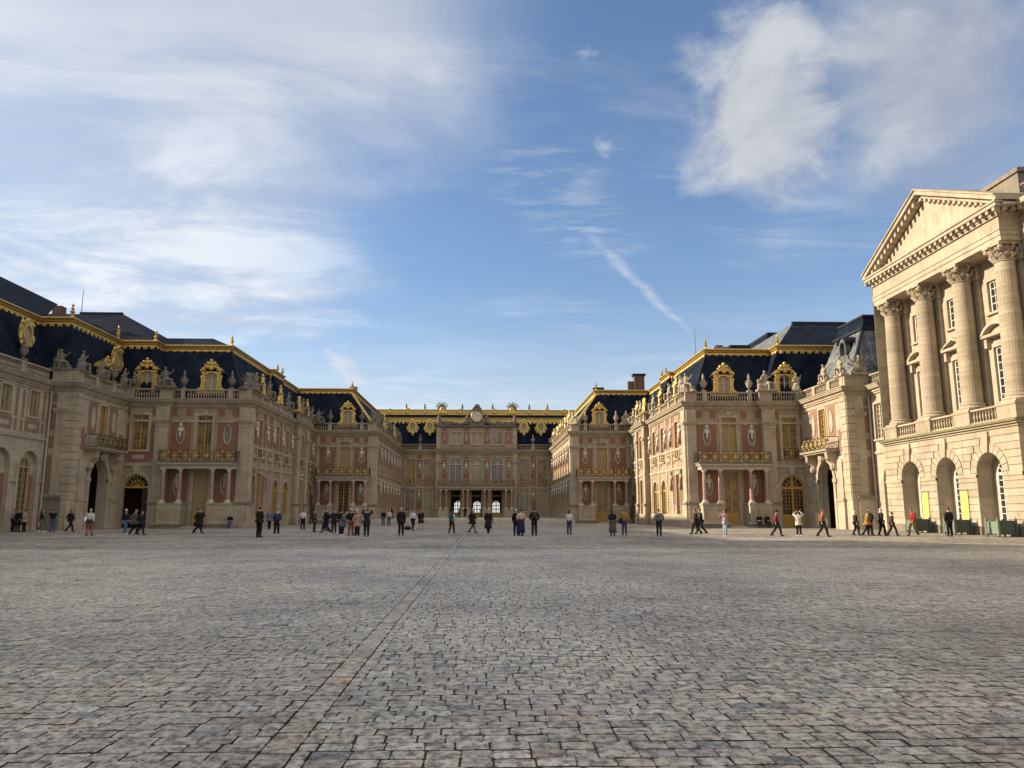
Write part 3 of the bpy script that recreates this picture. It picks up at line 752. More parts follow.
    if hairlen: m.ell(FW, (hd.x, hd.y + .06, hd.z - .06 - hairlen * .1), (.085, .06, .12 + hairlen * .1), hc, 10, 7)
    part('hair', m.mesh('hair', smooth=True))
    if hat:
        m = MB(); m.ell(FW, (hd.x, hd.y + .01, hd.z + .09), (.1, .112, .1), cloth(hat), 12, 7); m.box(FW, hd.x - .06, hd.x + .06, hd.y - .17, hd.y - .05, hd.z + .07, hd.z + .085, cloth(hat))
        part('hat', m.mesh('hat', smooth=True))
    if hood or scarf:
        m = MB(); m.ell(FW, (J['nec'].x, J['nec'].y + (.05 if hood else 0), J['nec'].z + .03), (.12, .11, .075), cloth(scarf or top), 12, 6)
        part('hood' if hood else 'scarf', m.mesh('hood', smooth=True))
    if phone:
        q = (J['wrL'] + J['wrR']) / 2 if pose in ('phone', 'overhead') else hv[0]
        m = MB(); c = Vector((q.x, q.y - .06, q.z + .08))
        m.box(FW, -.04, .04, -.006, .006, -.075, .075, 'phone')
        me2 = m.mesh('phone')
        o = bpy.data.objects.new('phone', me2); C.objects.link(o)
        M = Matrix.Translation(root.location) @ Matrix.Rotation(rz, 4, 'Z') @ Matrix.Scale(k, 4)
        o.location = M @ c; o.rotation_euler = (0, 0, rz)
        tag(o, phone, 'phone')
    root['_j'] = 0; del root['_j']
    return root, J, k
def on_person(p, J, k, mb, name, label, cat):
    """a carried thing, modelled in the person's local space, placed in the world"""
    me = mb.mesh(name, smooth=True)
    o = bpy.data.objects.new(name, me); C.objects.link(o)
    o.location = p.location; o.rotation_euler = p.rotation_euler; o.scale = p.scale
    tag(o, label, cat); return o
def backpack(p, J, k, col, label):
    c = J['che']; m = MB()
    m.ell(FW, (c.x, c.y + .21, c.z - .05), (.15, .10, .22), cloth(col), 10, 8); m.ell(FW, (c.x, c.y + .29, c.z - .13), (.11, .05, .1), cloth(col), 8, 6)
    for s in (-1, 1):
        m.bar((c.x + s * .1, c.y + .15, c.z + .12), (c.x + s * .12, c.y - .02, c.z + .16), .02, .02, cloth(col)); m.bar((c.x + s * .12, c.y - .02, c.z + .16), (c.x + s * .13, c.y - .14, c.z), .02, .02, cloth(col))
    return on_person(p, J, k, m, 'backpack', label, 'backpack')
def handbag(p, J, k, col, label, sidev=1, z=.80, size=1.0):
    m = MB(); x = .27 * sidev
    m.lathe(lambda u, v, z_: (x + u * .45, v * 1.0 - .02, z_), 0, 0, [(.10 * size, z - .16 * size), (.14 * size, z - .12 * size), (.15 * size, z), (.11 * size, z + .08 * size)], cloth(col), 10)
    m.bar((x, -.08, z + .06 * size), (x * .9, -.01, z + .42), .01, .01, cloth(col)); m.bar((x, .06, z + .06 * size), (x * .9, -.01, z + .42), .01, .01, cloth(col))
    return on_person(p, J, k, m, 'bag', label, 'bag')
# ------------------------------------------------------------------ the palace
DA, DB, DP, DW = 22.2, 13.7, 34.1, 36.3      # distances from the axis
YA, YB, YC, YP = 78.0, 108.0, 142.0, 67.7
HB = 12.75                                     # foot of the balustrade
def roofface(mb, pts, mat='slate'): mb.poly(pts, mat)
def D(s, d): return AX + s * d
def core(mb, s, d0, d1, y0, y1, z0, z1): mb.box(FW, min(D(s, d0), D(s, d1)), max(D(s, d0), D(s, d1)), y0, y1, z0, z1, 'dark_void')

def portico_bay(par, s, fr, c, rz, kind, z_door='full'):
    """brick bay with a balcony carried by four marble columns. c = centre in u; returns wall openings"""
    ops = [(c, 1.5, 6.6, 11.1, False), (c, 1.5, 0.25, 5.6, False)]
    for (a, b) in ((c - 3.3, c - 1.3), (c + 1.3, c + 3.4)):
        brickpanel(par, fr, a, b, 6.9, 10.35); brickpanel(par, fr, a, b, 2.5, 5.7)
        for (x0, x1) in ((a, a + 0.62), (b - 0.62, b)): brickpanel(par, fr, x0, x1, 11.05, 11.8)
    m = MB(); m.box(fr, c - 3.4, c + 3.5, -0.02, 0.09, 10.42, 10.62, 'stone_pale'); m.box(fr, c - 3.4, c + 3.5, -0.02, 0.07, 5.75, 6.3, 'stone_pale')
    m.prism(fr, [(c - 0.2, 11.15), (c + 0.2, 11.15), (c + 0.28, 11.75), (c - 0.28, 11.75)], -0.02, 0.13, 'stone_pale')
    m.build('stone_band', par)
    surround(par, fr, c, 1.5, 6.6, 11.1, 0.26, sill=False); surround(par, fr, c, 1.5, 0.25, 5.6, 0.3, sill=False, name='door_surround')
    window(par, fr, c, 1.5, 6.6, 11.1, nx=4, nz=9, pane='blind', wood='ochre_wood', fw=0.1)
    window(par, fr, c, 1.5, 0.25, 5.6, nx=4, nz=9, wood='ochre_wood', solid=1.2, name='door', fw=0.12, pane='glass_warm')
    white = [(-1, 9.2), (1, 9.2), (-1, 4.2), (1, 4.2)]
    for i, (q, z) in enumerate(white):
        niche(par, fr, s, rz, c + q * 2.32, z, bust=(i != kind_skip(kind)), white=(i % 2 == 1 if kind == 'L' else True), h=1.05)
    # pedestals, columns, entablature, balcony
    V = 1.45
    for (a, b) in ((c - 3.45, c - 1.25), (c + 1.25, c + 3.45)):
        m = MB(); m.box(fr, a, b, 0, V + 0.28, 0, 2.2, 'stone_pale'); m.box(fr, a - 0.06, b + 0.06, 0, V + 0.34, 2.2, 2.38, 'stone_trim')
        m.box(fr, a - 0.05, b + 0.05, 0, V + 0.33, 0, 0.3, 'stone_trim'); m.box(fr, a + 0.2, b - 0.2, V + 0.2, V + 0.30, 0.75, 1.85, 'stone_trim')
        m.build('pedestal', par)
        m = MB(); m.box(fr, a - 0.35, b + 0.35, V + 0.3, V + 0.85, 0.36, 0.5, 'stone_pale'); m.box(fr, a - 0.3, b + 0.3, V + 0.3, V + 0.75, 0, 0.36, 'stone_grey')
        m.build('stone_bench', par)
        for u in (a + 0.3, b - 0.3):
            m = MB(); m.box(fr, u - 0.3, u + 0.3, V - 0.3, V + 0.3, 2.38, 2.5, 'marble_white')
            m.lathe(fr, u, V, [(0.29, 2.5), (0.29, 2.58), (0.24, 2.62), (0.26, 2.68), (0.21, 2.72)], 'marble_white', 14)
            m.lathe(fr, u, V, [(0.205, 2.72), (0.205, 3.6), (0.195, 4.6), (0.175, 5.45)], 'marble_pink', 14)
            m.lathe(fr, u, V, [(0.18, 5.45), (0.2, 5.5), (0.18, 5.54), (0.25, 5.62)], 'marble_white', 14)
            m.box(fr, u - 0.25, u + 0.25, V - 0.25, V + 0.25, 5.62, 5.72, 'marble_white')
            m.build('column', par)
    m = MB(); m.box(fr, c - 3.45, c + 3.45, 0.0, V + 0.22, 5.72, 6.0, 'stone_white'); m.box(fr, c - 3.5, c + 3.5, 0.0, V + 0.3, 6.0, 6.12, 'stone_white')
    m.box(fr, c - 3.65, c + 3.65, 0.0, V + 0.45, 6.12, 6.28, 'stone_white'); m.box(fr, c - 3.75, c + 3.75, 0.0, V + 0.5, 6.28, 6.4, 'stone_grey')
    o = m.build('balcony', par)
    railing(par, fr, c - 3.65, c + 3.65, 0.05, V + 0.42, 6.4, 1.1)
    m = MB(); m.box(fr, c - 1.1, c + 1.1, 0, V + 0.6, 0, 0.14, 'steps'); m.build('doorstep', par)
    return ops
def kind_skip(kind): return 0 if kind == 'L' else -1

def a_side_bays(par, s):
    """wall of the royal court, Y 78 to 108, looking at the axis"""
    fr = side(s, DA); rz = PI / 2 * (-1 if s > 0 else 1)
    ops = [(82.0, 1.35, 7.2, 11.1, False), (82.0, 1.4, 0.2, 5.5, False), (88.6, 1.35, 7.2, 11.1, False), (93.1, 1.35, 7.2, 11.1, False),
           (88.6, 2.3, 0.0, 5.1, True), (93.1, 2.3, 0.0, 5.1, True)]
    ops2 = [(98.8, 1.35, 7.2, 11.1, False), (98.8, 1.4, 0.2, 5.5, False)]
    ops3 = [(104.6, 1.35, 7.2, 11.1, False), (104.6, 1.4, 0.2, 5.5, False)]
    m = MB()
    wall(m, fr, YA, 96.0, 0, 12.0, ops, 'stone'); wall(m, fr, 96.0, 101.6, 0, 12.0, ops2, 'stone', v=0.5); wall(m, fr, 101.6, YB, 0, 12.0, ops3, 'stone')
    m.box(fr, 95.98, 96.02, -0.1, 0.5, 0, 12.0, 'stone'); m.box(fr, 101.58, 101.62, -0.1, 0.5, 0, 12.0, 'stone')
    core(m, s, DA + 0.9, DA + 11, YA + 1.2, YB + 3, 0, 12.9)
    m.box(lambda u, v, z: (D(s, DA + 0.02 + v), u, z), YA, YB, 0, 1.0, 12.0, 12.7, 'stone_grey')
    m.build('side_wall', par)
    frv = lambda u, v, z: fr(u, v + 0.5, z)
    for (u, f) in ((82.0, fr), (88.6, fr), (93.1, fr), (98.8, frv), (104.6, fr)):
        surround(par, f, u, 1.35, 7.2, 11.1, 0.2); window(par, f, u, 1.35, 7.2, 11.1, pane='glass_warm', nx=4, nz=8, fw=0.1)
        railing(par, f, u - 0.6, u + 0.6, -0.05, 0.08, 7.22, 0.95, ends=False, gilt='gold_dull')
    for (u, f) in ((82.0, fr), (98.8, frv), (104.6, fr)):
        surround(par, f, u, 1.4, 0.2, 5.5, 0.2, name='door_surround', sill=False); window(par, f, u, 1.4, 0.2, 5.5, nx=4, nz=9, solid=1.1, name='door', fw=0.12, wood='ochre_wood')
    for u in (88.6, 93.1):
        surround(par, fr, u, 2.3, 0, 5.1, 0.25, arch=True, name='arch_surround', sill=False); window(par, fr, u, 2.3, 0, 5.1, True, nx=6, nz=7, solid=1.2, name='door', fw=0.14, wood='ochre_wood')
    # brick fields with stone chains
    for (a, b, f) in ((79.6, 81.0, fr), (83.0, 84.1, fr), (84.9, 87.6, fr), (89.6, 92.1, fr), (94.1, 95.9, fr), (97.2, 97.8, frv), (99.8, 100.5, frv), (101.8, 103.6, fr), (105.6, 107.6, fr)):
        brickpanel(par, f, a, b, 8.5, 11.0, 0.02); brickpanel(par, f, a, b, 6.75, 7.75, 0.02, inset=True)
        brickpanel(par, f, a, b, 11.2, 11.8, 0.02)
        if a < 84 or a > 97: brickpanel(par, f, a, b, 2.3, 5.4, 0.02)
    m = MB()
    for (a, b, f) in ((79.5, 96.0, fr), (96.0, 101.6, frv), (101.6, 107.9, fr)):
        m.box(f, a, b, -0.02, 0.1, 6.0, 6.25, 'stone_pale'); m.box(f, a, b, -0.02, 0.09, 8.05, 8.3, 'stone_pale'); m.box(f, a, b, -0.02, 0.12, 0, 1.3, 'stone_trim')
    for u in (84.5, 87.0, 90.85, 95.2):
        m.box(fr, u - 0.3, u + 0.3, -0.02, 0.07, 1.3, 11.93, 'stone_pale')
    for u in (90.85,): m.box(fr, u - 0.8, u + 0.8, -0.02, 0.13, 3.7, 3.95, 'stone_pale')
    m.build('stone_band', par)
    pilaster(par, fr, YA + 0.02, YA + 1.35); pilaster(par, frv, 96.0, 97.1); pilaster(par, frv, 100.6, 101.6)
    for (u, f) in ((80.4, fr), (84.5, fr), (87.0, fr), (90.85, fr), (95.2, fr), (102.7, fr), (106.6, fr)): bracket_bust(par, f, rz, u, 9.2)
    for (u, f) in ((80.4, fr), (84.5, fr), (102.7, fr), (106.6, fr)): bracket_bust(par, f, rz, u, 4.4, white=False)
    cornice(par, fr, YA + 0.3, 96.0, 0, 0); cornice(par, frv, 96.0, 101.6, 1, 1); cornice(par, fr, 101.6, YB - 0.67, 0, 0)
    balustrade(par, fr, YA + 0.34, 96.0, HB, piers=(82.0, 85.2, 89.5, 93.5), v0=-0.30, v1=0.04); balustrade(par, frv, 95.9, 101.7, HB, piers=(96.6, 98.8, 101.0)); balustrade(par, fr, 101.7, YB - 0.1, HB, piers=(104.6,), v0=-0.30, v1=0.04)
    m = MB(); m.lathe(fr, 102.0, 0.2, [(0.09, 0.4), (0.09, 12.2)], 'pipe', 8); m.build('drainpipe', par)
    m = MB(); m.lathe(front(s, YB), 21.75, 0.25, [(0.08, 0.4), (0.08, 12.2)], 'pipe', 8); m.build('drainpipe', par)

def mansard(mb, base, top, zb, zt, mat='slate'):
    for (a, b), (c, d) in zip(zip(base, base[1:]), zip(top, top[1:])):
        mb.poly([(a[0], a[1], zb), (b[0], b[1], zb), (d[0], d[1], zt), (c[0], c[1], zt)], mat)

def royal_block(s):
    """front pavilion (Y 68 to 78), facade facing the viewer at Y 78 and the wall of the royal court up to Y 108"""
    L = s < 0
    nm = 'palace_wing'
    lab = ('shaded brick and stone palace pavilion with slate mansard on the left of the court' if L else
           'brick and stone palace pavilion with grey lead roof beside the columned building')
    par = thing('palace_pavilion', lab, 'building', (D(s, 28), 78, 0), 'brick and stone pavilions either side of the court')
    fr = front(s, YA); rz = 0.0
    # ---- facade facing the viewer: section one
    c = 26.6
    ops = portico_bay(par, s, fr, c, rz, 'L' if L else 'R')
    m = MB(); wall(m, fr, DA, 30.2, 0, 12.0, ops, 'stone')
    fr2 = front(s, YA - 0.45)
    ops2 = [(32.75, 1.55, 7.0 if not L else 7.6, 11.1, False), (32.75, 2.45, 0, 5.2, True)]
    wall(m, fr2, 29.9, DP, 0, 12.0, ops2, 'stone'); m.box(fr2, 29.88, 29.92, -0.6, 0, 0, 12.0, 'stone')
    m.box(FW, min(D(s, DA + .04), D(s, DP - .04)), max(D(s, DA + .04), D(s, DP - .04)), YA + 0.02, YA + 1.0, 12.0, 12.7, 'stone_grey')
    core(m, s, DA + 0.95, DP + 8, YA + 0.75, YA + 14, 0, 12.9)
    m.build('front_wall', par)
    pilaster(par, fr, DA + 0.02, 23.15); pilaster(par, fr2, 29.95, 31.25)
    surround(par, fr2, 32.75, 1.55, ops2[0][2], 11.1, 0.26); surround(par, fr2, 32.75, 2.45, 0, 5.2, 0.3, arch=True, name='arch_surround', sill=False)
    window(par, fr2, 32.75, 1.55, ops2[0][2], 11.1, nx=4, nz=8, pane='blind', fw=0.1)
    for (a, b) in ((31.35, 31.7), (33.85, 34.08)): brickpanel(par, fr2, a, b, 6.6, 10.2); brickpanel(par, fr2, a, b, 11.05, 11.8)
    m = MB(); m.box(fr2, 31.25, DP, -0.02, 0.1, 6.0, 6.3, 'stone_pale'); m.box(fr2, 31.25, DP, -0.02, 0.08, 10.42, 10.62, 'stone_pale')
    m.prism(fr2, [(32.5, 5.25), (33.0, 5.25), (33.15, 6.0), (32.35, 6.0)], -0.02, 0.16, 'stone_pale'); m.box(fr2, 31.25, 31.5, -0.02, 0.12, 3.5, 3.9, 'stone_pale')
    m.build('stone_band', par)
    if L:
        brickpanel(par, fr2, 31.7, 33.8, 6.45, 7.4, inset=True)
        # fan light over an open dark doorway
        f = MB(); uc, r, zs = 32.75, 1.22, 3.98
        f.box(fr2, uc - r, uc + r, -0.3, -0.18, zs - 0.12, zs + 0.06, 'ochre_wood'); archring(f, fr2, uc, r - 0.14, r, zs, -0.3, -0.2, 'ochre_wood'); archring(f, fr2, uc, r * .5, r * .55, zs, -0.29, -0.22, 'ochre_wood')
        for i in range(1, 8):
            t = PI * i / 8; cc, ss = math.cos(t), math.sin(t); q = .022
            f.prism(fr2, [(uc - q * ss, zs - q * cc), (uc + q * ss, zs + q * cc), (uc - (r - .1) * cc + q * ss, zs + (r - .1) * ss + q * cc), (uc - (r - .1) * cc - q * ss, zs + (r - .1) * ss - q * cc)], -0.285, -0.23, 'ochre_wood')
        fo = f.build('fanlight', par); g = MB(); N = 12
        g.prism(fr2, [(uc + r * math.cos(PI * i / N), zs + r * math.sin(PI * i / N)) for i in range(N + 1)], -0.31, -0.28, 'glass'); g.build('pane', fo)
        g = MB(); g.box(fr2, uc - r, uc - .55, -0.32, -0.26, 0, zs - .12, 'iron'); g.build('door', par)
    else:
        window(par, fr2, 32.75, 2.45, 0, 5.2, True, nx=6, nz=7, solid=1.3, name='door', fw=0.17, wood='ochre_wood')
        railing(par, fr2, 32.0, 33.5, 0.0, 0.22, 6.9, 1.0, name='railing')
    cornice(par, fr, DA, 29.9, 1, 0); cornice(par, fr2, 29.9, DP, 1, 0)
    balustrade(par, fr, DA, 29.9, HB, solid=((DA, 23.4), (24.0, 24.5), (28.8, 29.2)), v0=-0.30, v1=0.04); balustrade(par, fr2, 29.8, DP, HB, solid=((29.8, 31.1), (33.6, DP)))
    m = MB(); m.box(fr, 22.3, 30.0, 0.3, 0.36, 0.0, 0.3, 'stone_trim')
    m.build('plinth', par)
    # ---- pavilion: side with the carriage arch
    BRK[0] = 'brick_pale'
    fs = side(s, DP); cy = 72.7
    ops = [(cy, 3.3, 0, 6.3, True), (cy, 1.35, 8.4, 11.3, False)]
    m = MB(); wall(m, fs, YP, YA - 0.4, 0, 12.0, ops, 'stone_pale', depth=0.85)
    # vaulted passage behind the arch
    N = 10; xs = [cy - 1.65 * math.cos(PI * i / N) for i in range(N + 1)]; zz = [4.65 + 1.65 * math.sin(PI * i / N) for i in range(N + 1)]
    for v in (0.85,):
        m.box(fs, cy - 1.75, cy - 1.65, -9, -v, 0, 4.65, 'dark_void'); m.box(fs, cy + 1.65, cy + 1.75, -9, -v, 0, 4.65, 'dark_void'); m.box(fs, cy - 1.7, cy + 1.7, -9.2, -9.0, 0, 6.4, 'dark_void')
        for i in range(N): m.poly([fs(xs[i], -v, zz[i]), fs(xs[i + 1], -v, zz[i + 1]), fs(xs[i + 1], -9, zz[i + 1]), fs(xs[i], -9, zz[i])], 'dark_void')
    core(m, s, DP + 1.4, DP + 9, YP + 0.9, cy - 1.76, 0, 12.9); core(m, s, DP + 1.4, DP + 9, cy + 1.76, YA + 2, 0, 12.9); core(m, s, DP + 0.8, DP + 9, YP + 0.9, YA + 2, 6.6, 12.92)
    m.build('side_wall', par)
    surround(par, fs, cy, 3.3, 0, 6.3, 0.4, 0.12, arch=True, name='arch_surround', sill=False)
    surround(par, fs, cy, 1.35, 8.4, 11.3, 0.22); window(par, fs, cy, 1.35, 8.4, 11.3, nx=4, nz=6, pane='blind' if L else 'glass_warm', fw=0.12)
    for (a, b) in ((70.0, 71.5), (73.9, 75.4)):
        brickpanel(par, fs, a, b, 8.5, 11.4); m = MB(); oval(m, fs, (a + b) / 2, 9.95, 0.36, 1.05, 0.36, 0.0, 0.1, 'stone_pale'); m.build('niche', par)
    for (a, b) in ((69.0, 69.6), (76.0, 76.9)): brickpanel(par, fs, a, b, 7.0, 9.0)
    m = MB()
    m.box(fs, YP, YA - 0.5, -0.02, 0.095, 11.5, 11.7, 'stone_trim')
    for z in range(14): m.box(fs, YP + 0.0, YP + 1.0 + 0.25 * (z % 2), -0.02, 0.08, 2.6 + z * 0.68, 2.6 + z * 0.68 + 0.62, 'stone_pale')
    for (a, b) in ((68.9, 70.3), (75.2, 76.6)): m.box(fs, a, b, -0.02, 0.22, 0, 2.5, 'stone_pale'); m.box(fs, a - .08, b + .08, -0.02, 0.32, 2.5, 2.75, 'stone_trim'); m.box(fs, a + .15, b - .15, -0.02, 0.13, 2.75, 6.3, 'stone_pale')
    for (a, b) in ((70.3, 71.05), (74.35, 75.2)): m.box(fs, a, b, -0.02, 0.2, 4.25, 4.6, 'stone_pale')
    m.build('stone_trim', par)
    m = MB(); m.box(fs, cy - 3.1, cy + 2.9, 0, 1.25, 7.12, 7.28, 'stone_trim'); m.box(fs, cy - 2.9, cy + 2.7, 0, 1.05, 6.98, 7.12, 'stone_trim')
    for u in (cy - 2.3, cy + 2.1):
        m.prism(lambda v, uu, z: fs(u + uu, v, z), [(0, 5.4), (0.28, 5.5), (0.36, 5.95), (0.85, 6.35), (1.0, 6.98), (0, 6.98)], -0.28, 0.28, 'stone_trim')
        m.ell(fs, (u, 0.35, 5.6), (.3, .3, .35), 'stone_trim'); m.ell(fs, (u, 0.75, 6.5), (.32, .3, .3), 'stone_trim')
    m.ell(fs, (cy, 0.3, 6.6), (.5, .4, .5), 'stone_trim')
    o = m.build('balcony', par); railing(par, fs, cy - 3.0, cy + 2.8, 0.0, 1.15, 7.28, 1.15, gilt='gold_dull')
    cornice(par, fs, YP + 0.3, YA - 1.12, 0, 0)
    balustrade(par, fs, YP + 0.34, YA - 0.5, HB, piers=(71.0, 74.3), solid=((YP + 0.34, 68.6), (77.0, 77.5)))
    # ---- pavilion: narrow front
    fp = front(s, YP)
    m = MB(); wall(m, fp, DP, DW + 0.3, 0, 12.0, [], 'stone_pale'); m.box(FW, min(D(s, DP + .05), D(s, DP + 4)), max(D(s, DP + .05), D(s, DP + 4)), YP + 0.02, YP + 0.6, 12.0, 12.7, 'stone_grey')
    m.build('front_wall', par)
    m = MB(); 
    for z in range(14):
        e = 0.75 + 0.25 * (z % 2)
        m.box(fp, DP, DP + e, -0.02, 0.075, 2.6 + z * 0.68, 2.6 + z * 0.68 + 0.62, 'stone_pale')
    m.box(fp, DP + 0.55, DW - 0.1, -0.02, 0.16, 0, 2.7, 'stone_grey' if L else 'stone_pale'); m.box(fp, DP + 0.45, DW - 0.0, -0.02, 0.28, 2.7, 2.95, 'stone_grey')
    m.box(fp, DP + 0.75, DW - 0.65, -0.02, 0.1, 2.95, 11.9, 'stone_pale')
    for k in range(3): m.box(fp, DP + 0.62 - .05 * k, DW - 0.5 + .05 * k, -0.02, 0.16 + .05 * k, 10.0 + .14 * k, 10.14 + .14 * k, 'stone_trim')
    m.build('stone_trim', par)
    for (z0, z1) in ((3.1, 6.4), (7.0, 8.0), (8.6, 10.8), (11.0, 11.7)): brickpanel(par, fp, DW - 0.6, DW - 0.12, z0, z1)
    cornice(par, fp, DP, DW, 1, 0); balustrade(par, fp, DP, DW, HB, solid=((DP, DW),))
    m = MB(); m.lathe(fp, DW - 0.18, 0.22, [(0.1, 0.3), (0.1, 12.0)], 'pipe', 8); m.build('drainpipe', par)
    BRK[0] = 'brick'
    a_side_bays(par, s)
    # ---- roofs
    P = lambda d, y: (D(s, d), y)
    ZB, ZT = HB + 0.0, 18.85
    m = MB()
    # section one and the court side
    mansard(m, [P(30.2, 78.5), P(30.2, 78.9), P(23.1, 78.9), P(23.1, 96.2), P(22.7, 96.3), P(22.7, 101.4), P(23.1, 101.5), P(23.1, 109.0)],
               [P(33.1, 80.3), P(33.1, 82.5), P(25.9, 82.5), P(25.9, 96.5), P(25.3, 96.6), P(25.3, 101.2), P(25.9, 101.3), P(25.9, 111.8)], ZB, ZT)
    mansard(m, [P(35.0, 78.5), P(30.2, 78.5)], [P(36.7, 80.3), P(33.1, 80.3)], ZB, ZT)
    if L:
        mansard(m, [P(44, 68.6), P(35.0, 68.6), P(35.0, 78.5)], [P(44, 70.6), P(36.7, 70.6), P(36.7, 80.3)], ZB, ZT)
    else:
        mansard(m, [P(44.0, 78.5), P(35.0, 78.5)], [P(44.0, 80.3), P(36.7, 80.3)], ZB, ZT)
    # flat caps and the low slopes behind the gilded crest
    zc = 19.2
    q = lambda d, y, z: (D(s, d), y, z)
    m.poly([q(25.9, 82.5, zc), q(33.1, 82.5, zc), q(33.1, 110, zc), q(25.9, 110, zc)], 'lead')
    if L:
        m.poly([q(25.9, 82.5, zc), q(33.1, 82.5, zc), q(36, 88, 21.3), q(29.9, 88, 21.3)]); m.poly([q(25.9, 82.5, zc), q(29.9, 88, 21.3), q(29.9, 106, 21.3), q(25.9, 110, zc)]); m.poly([q(29.9, 88, 21.3), q(36, 88, 21.3), q(36, 106, 21.3), q(29.9, 106, 21.3)], 'lead')
        m.poly([q(36.7, 80.3, zc), q(46.5, 90, 24.6), q(56, 90, 24.6), q(56, 80.3, zc)])
        m.poly([q(33.1, 80.3, zc), q(36.7, 80.3, zc), q(46.5, 90, 24.6), q(41.3, 90, 24.6)]); m.poly([q(36.7, 70.6, zc), q(36.7, 80.3, zc), q(40.0, 80.3, 21.2), q(40.0, 77.5, 21.2)])
        m.poly([q(36.7, 70.6, zc), q(40.0, 77.5, 21.2), q(46, 77.5, 21.2), q(46, 70.6, zc)]); m.poly([q(40.0, 77.5, 21.2), q(40.0, 82.5, 21.2), q(46, 82.5, 21.2), q(46, 77.5, 21.2)])
        m.poly([q(33.1, 80.3, zc), q(41.3, 90, 24.6), q(41.3, 108, 24.6), q(33.1, 112, zc)]); m.poly([q(41.3, 90, 24.6), q(46.5, 90, 24.6), q(46.5, 108, 24.6), q(41.3, 108, 24.6)], 'lead')
        m.box(FW, D(s, 46.4), D(s, 41.4), 90, 90.2, 24.5, 24.85, 'lead')
    else:
        m.poly([q(33.1, 80.3, zc), q(44.5, 80.3, zc), q(44.5, 88.5, 23.8), q(38.3, 88.5, 23.8)]); m.poly([q(33.1, 80.3, zc), q(38.3, 88.5, 23.8), q(38.3, 112, 23.8), q(33.1, 112, zc)], 'zinc'); m.poly([q(38.3, 88.5, 23.8), q(44.5, 88.5, 23.8), q(44.5, 112, 23.8), q(38.3, 112, 23.8)], 'lead')
        m.box(FW, D(s, 38.2), D(s, 44.7), 88.3, 88.7, 23.7, 24.0, 'lead')
        # second dark roof further back
        m.poly([q(36.4, 96.5, zc), q(44, 96.5, zc), q(44, 100, 25.2), q(39.6, 100, 25.2)]); m.poly([q(36.4, 96.5, zc), q(39.6, 100, 25.2), q(39.6, 108, 25.2), q(36.4, 110, zc)]); m.box(FW, D(s, 39.5), D(s, 44), 99.9, 108, 25.1, 25.4, 'lead')
        m.poly([q(26.3, 82.9, zc), q(33.0, 82.9, zc), q(33.4, 86, 19.9), q(28.0, 86, 19.9)]); m.poly([q(28.0, 86, 19.9), q(33.4, 86, 19.9), q(33.4, 110, 19.9), q(28.0, 110, 19.9)], 'lead')
        m.poly([q(26.3, 82.9, zc), q(28.0, 86, 19.9), q(28.0, 110, 19.9), q(26.3, 112, zc)])
    m.box(FW, min(D(s, 46.5), D(s, 33.5)), max(D(s, 46.5), D(s, 33.5)), 109.0, 109.6, 12, 19, 'dark_void')
    m.build('roof', par)
    # hips: thin lead ridge
    m = MB()
    for (a, b) in ((q(23.1, 78.9, ZB), q(25.9, 82.5, ZT)),): m.bar(a, b, 0.1, 0.1, 'lead')
    m.build('hip', par)
    # gilded crests
    pth = [P(33.1, 82.5), P(25.9, 82.5), P(25.9, 96.5), P(25.3, 96.5), P(25.3, 101.2), P(25.9, 101.2), P(25.9, 111.8)]
    crest(par, orient(pth, s))
    if L: crest(par, orient([P(40.2, 70.6), P(36.7, 70.6), P(36.7, 80.3), P(33.1, 80.3), P(33.1, 82.3)], s))
    else: crest(par, orient([P(44.0, 80.3), P(33.1, 80.3), P(33.1, 82.3)], s))
    for (d, y) in ((25.9, 82.5), (33.1, 80.3), (25.3, 98.8), (25.3, 101.2)): finial(par, D(s, d), y, 19.25, h=1.25)
    if L:
        for (d, y) in ((36.7, 70.6), (36.7, 79.6)): finial(par, D(s, d), y, 19.25, h=1.5)
    # dormers
    dormer(par, (D(s, 26.7), 79.3, 13.55), 0, dark=False, sc=1.0); dormer(par, (D(s, 33.1), 78.95, 13.6), 0, dark=not L, sc=1.0)
    if L:
        oculus(par, (D(s, 35.5), 77.3, 15.2), PI / 2, 0.85); dormer(par, (D(s, 35.3), 74.4, 12.9), PI / 2)
    # chimneys
    m = MB()
    if L:
        m.box(FW, D(s, 46.2), D(s, 45.2), 84, 85, 20.5, 24.0, 'brick_chimney')
    else:
        m.box(FW, D(s, 28.6), D(s, 29.8), 88, 89.2, 19.0, 20.5, 'stone_grey'); m.box(FW, D(s, 28.4), D(s, 30.0), 87.8, 89.4, 20.5, 20.75, 'stone_trim'); m.box(FW, D(s, 28.8), D(s, 29.6), 88.1, 89.1, 20.75, 21.0, 'brick_chimney'); m.build('chimney', par); m = MB()
        m.box(FW, D(s, 31.9), D(s, 34.1), 92, 93.2, 19.0, 21.6, 'brick_chimney'); m.box(FW, D(s, 31.7), D(s, 34.3), 91.8, 93.4, 21.6, 21.85, 'lead')
    m.build('chimney', par)
    if not L:
        zinc_roof(par, s)
        m = MB(); m.bar((D(s, 26.3), 88, 19), (D(s, 26.3), 88, 22.9), 0.05, 0.03, 'iron'); m.build('lightning_rod', par)
    else:
        m = MB(); m.bar((D(s, 46.2), 90, 24.5), (D(s, 46.2), 90, 27.6), 0.05, 0.03, 'iron'); m.build('lightning_rod', par)
    return par
def orient(path, s):
    """the given paths run from the outer side towards the axis and then away from the viewer; outside = viewer and axis side"""
    return path[::-1] if s > 0 else path

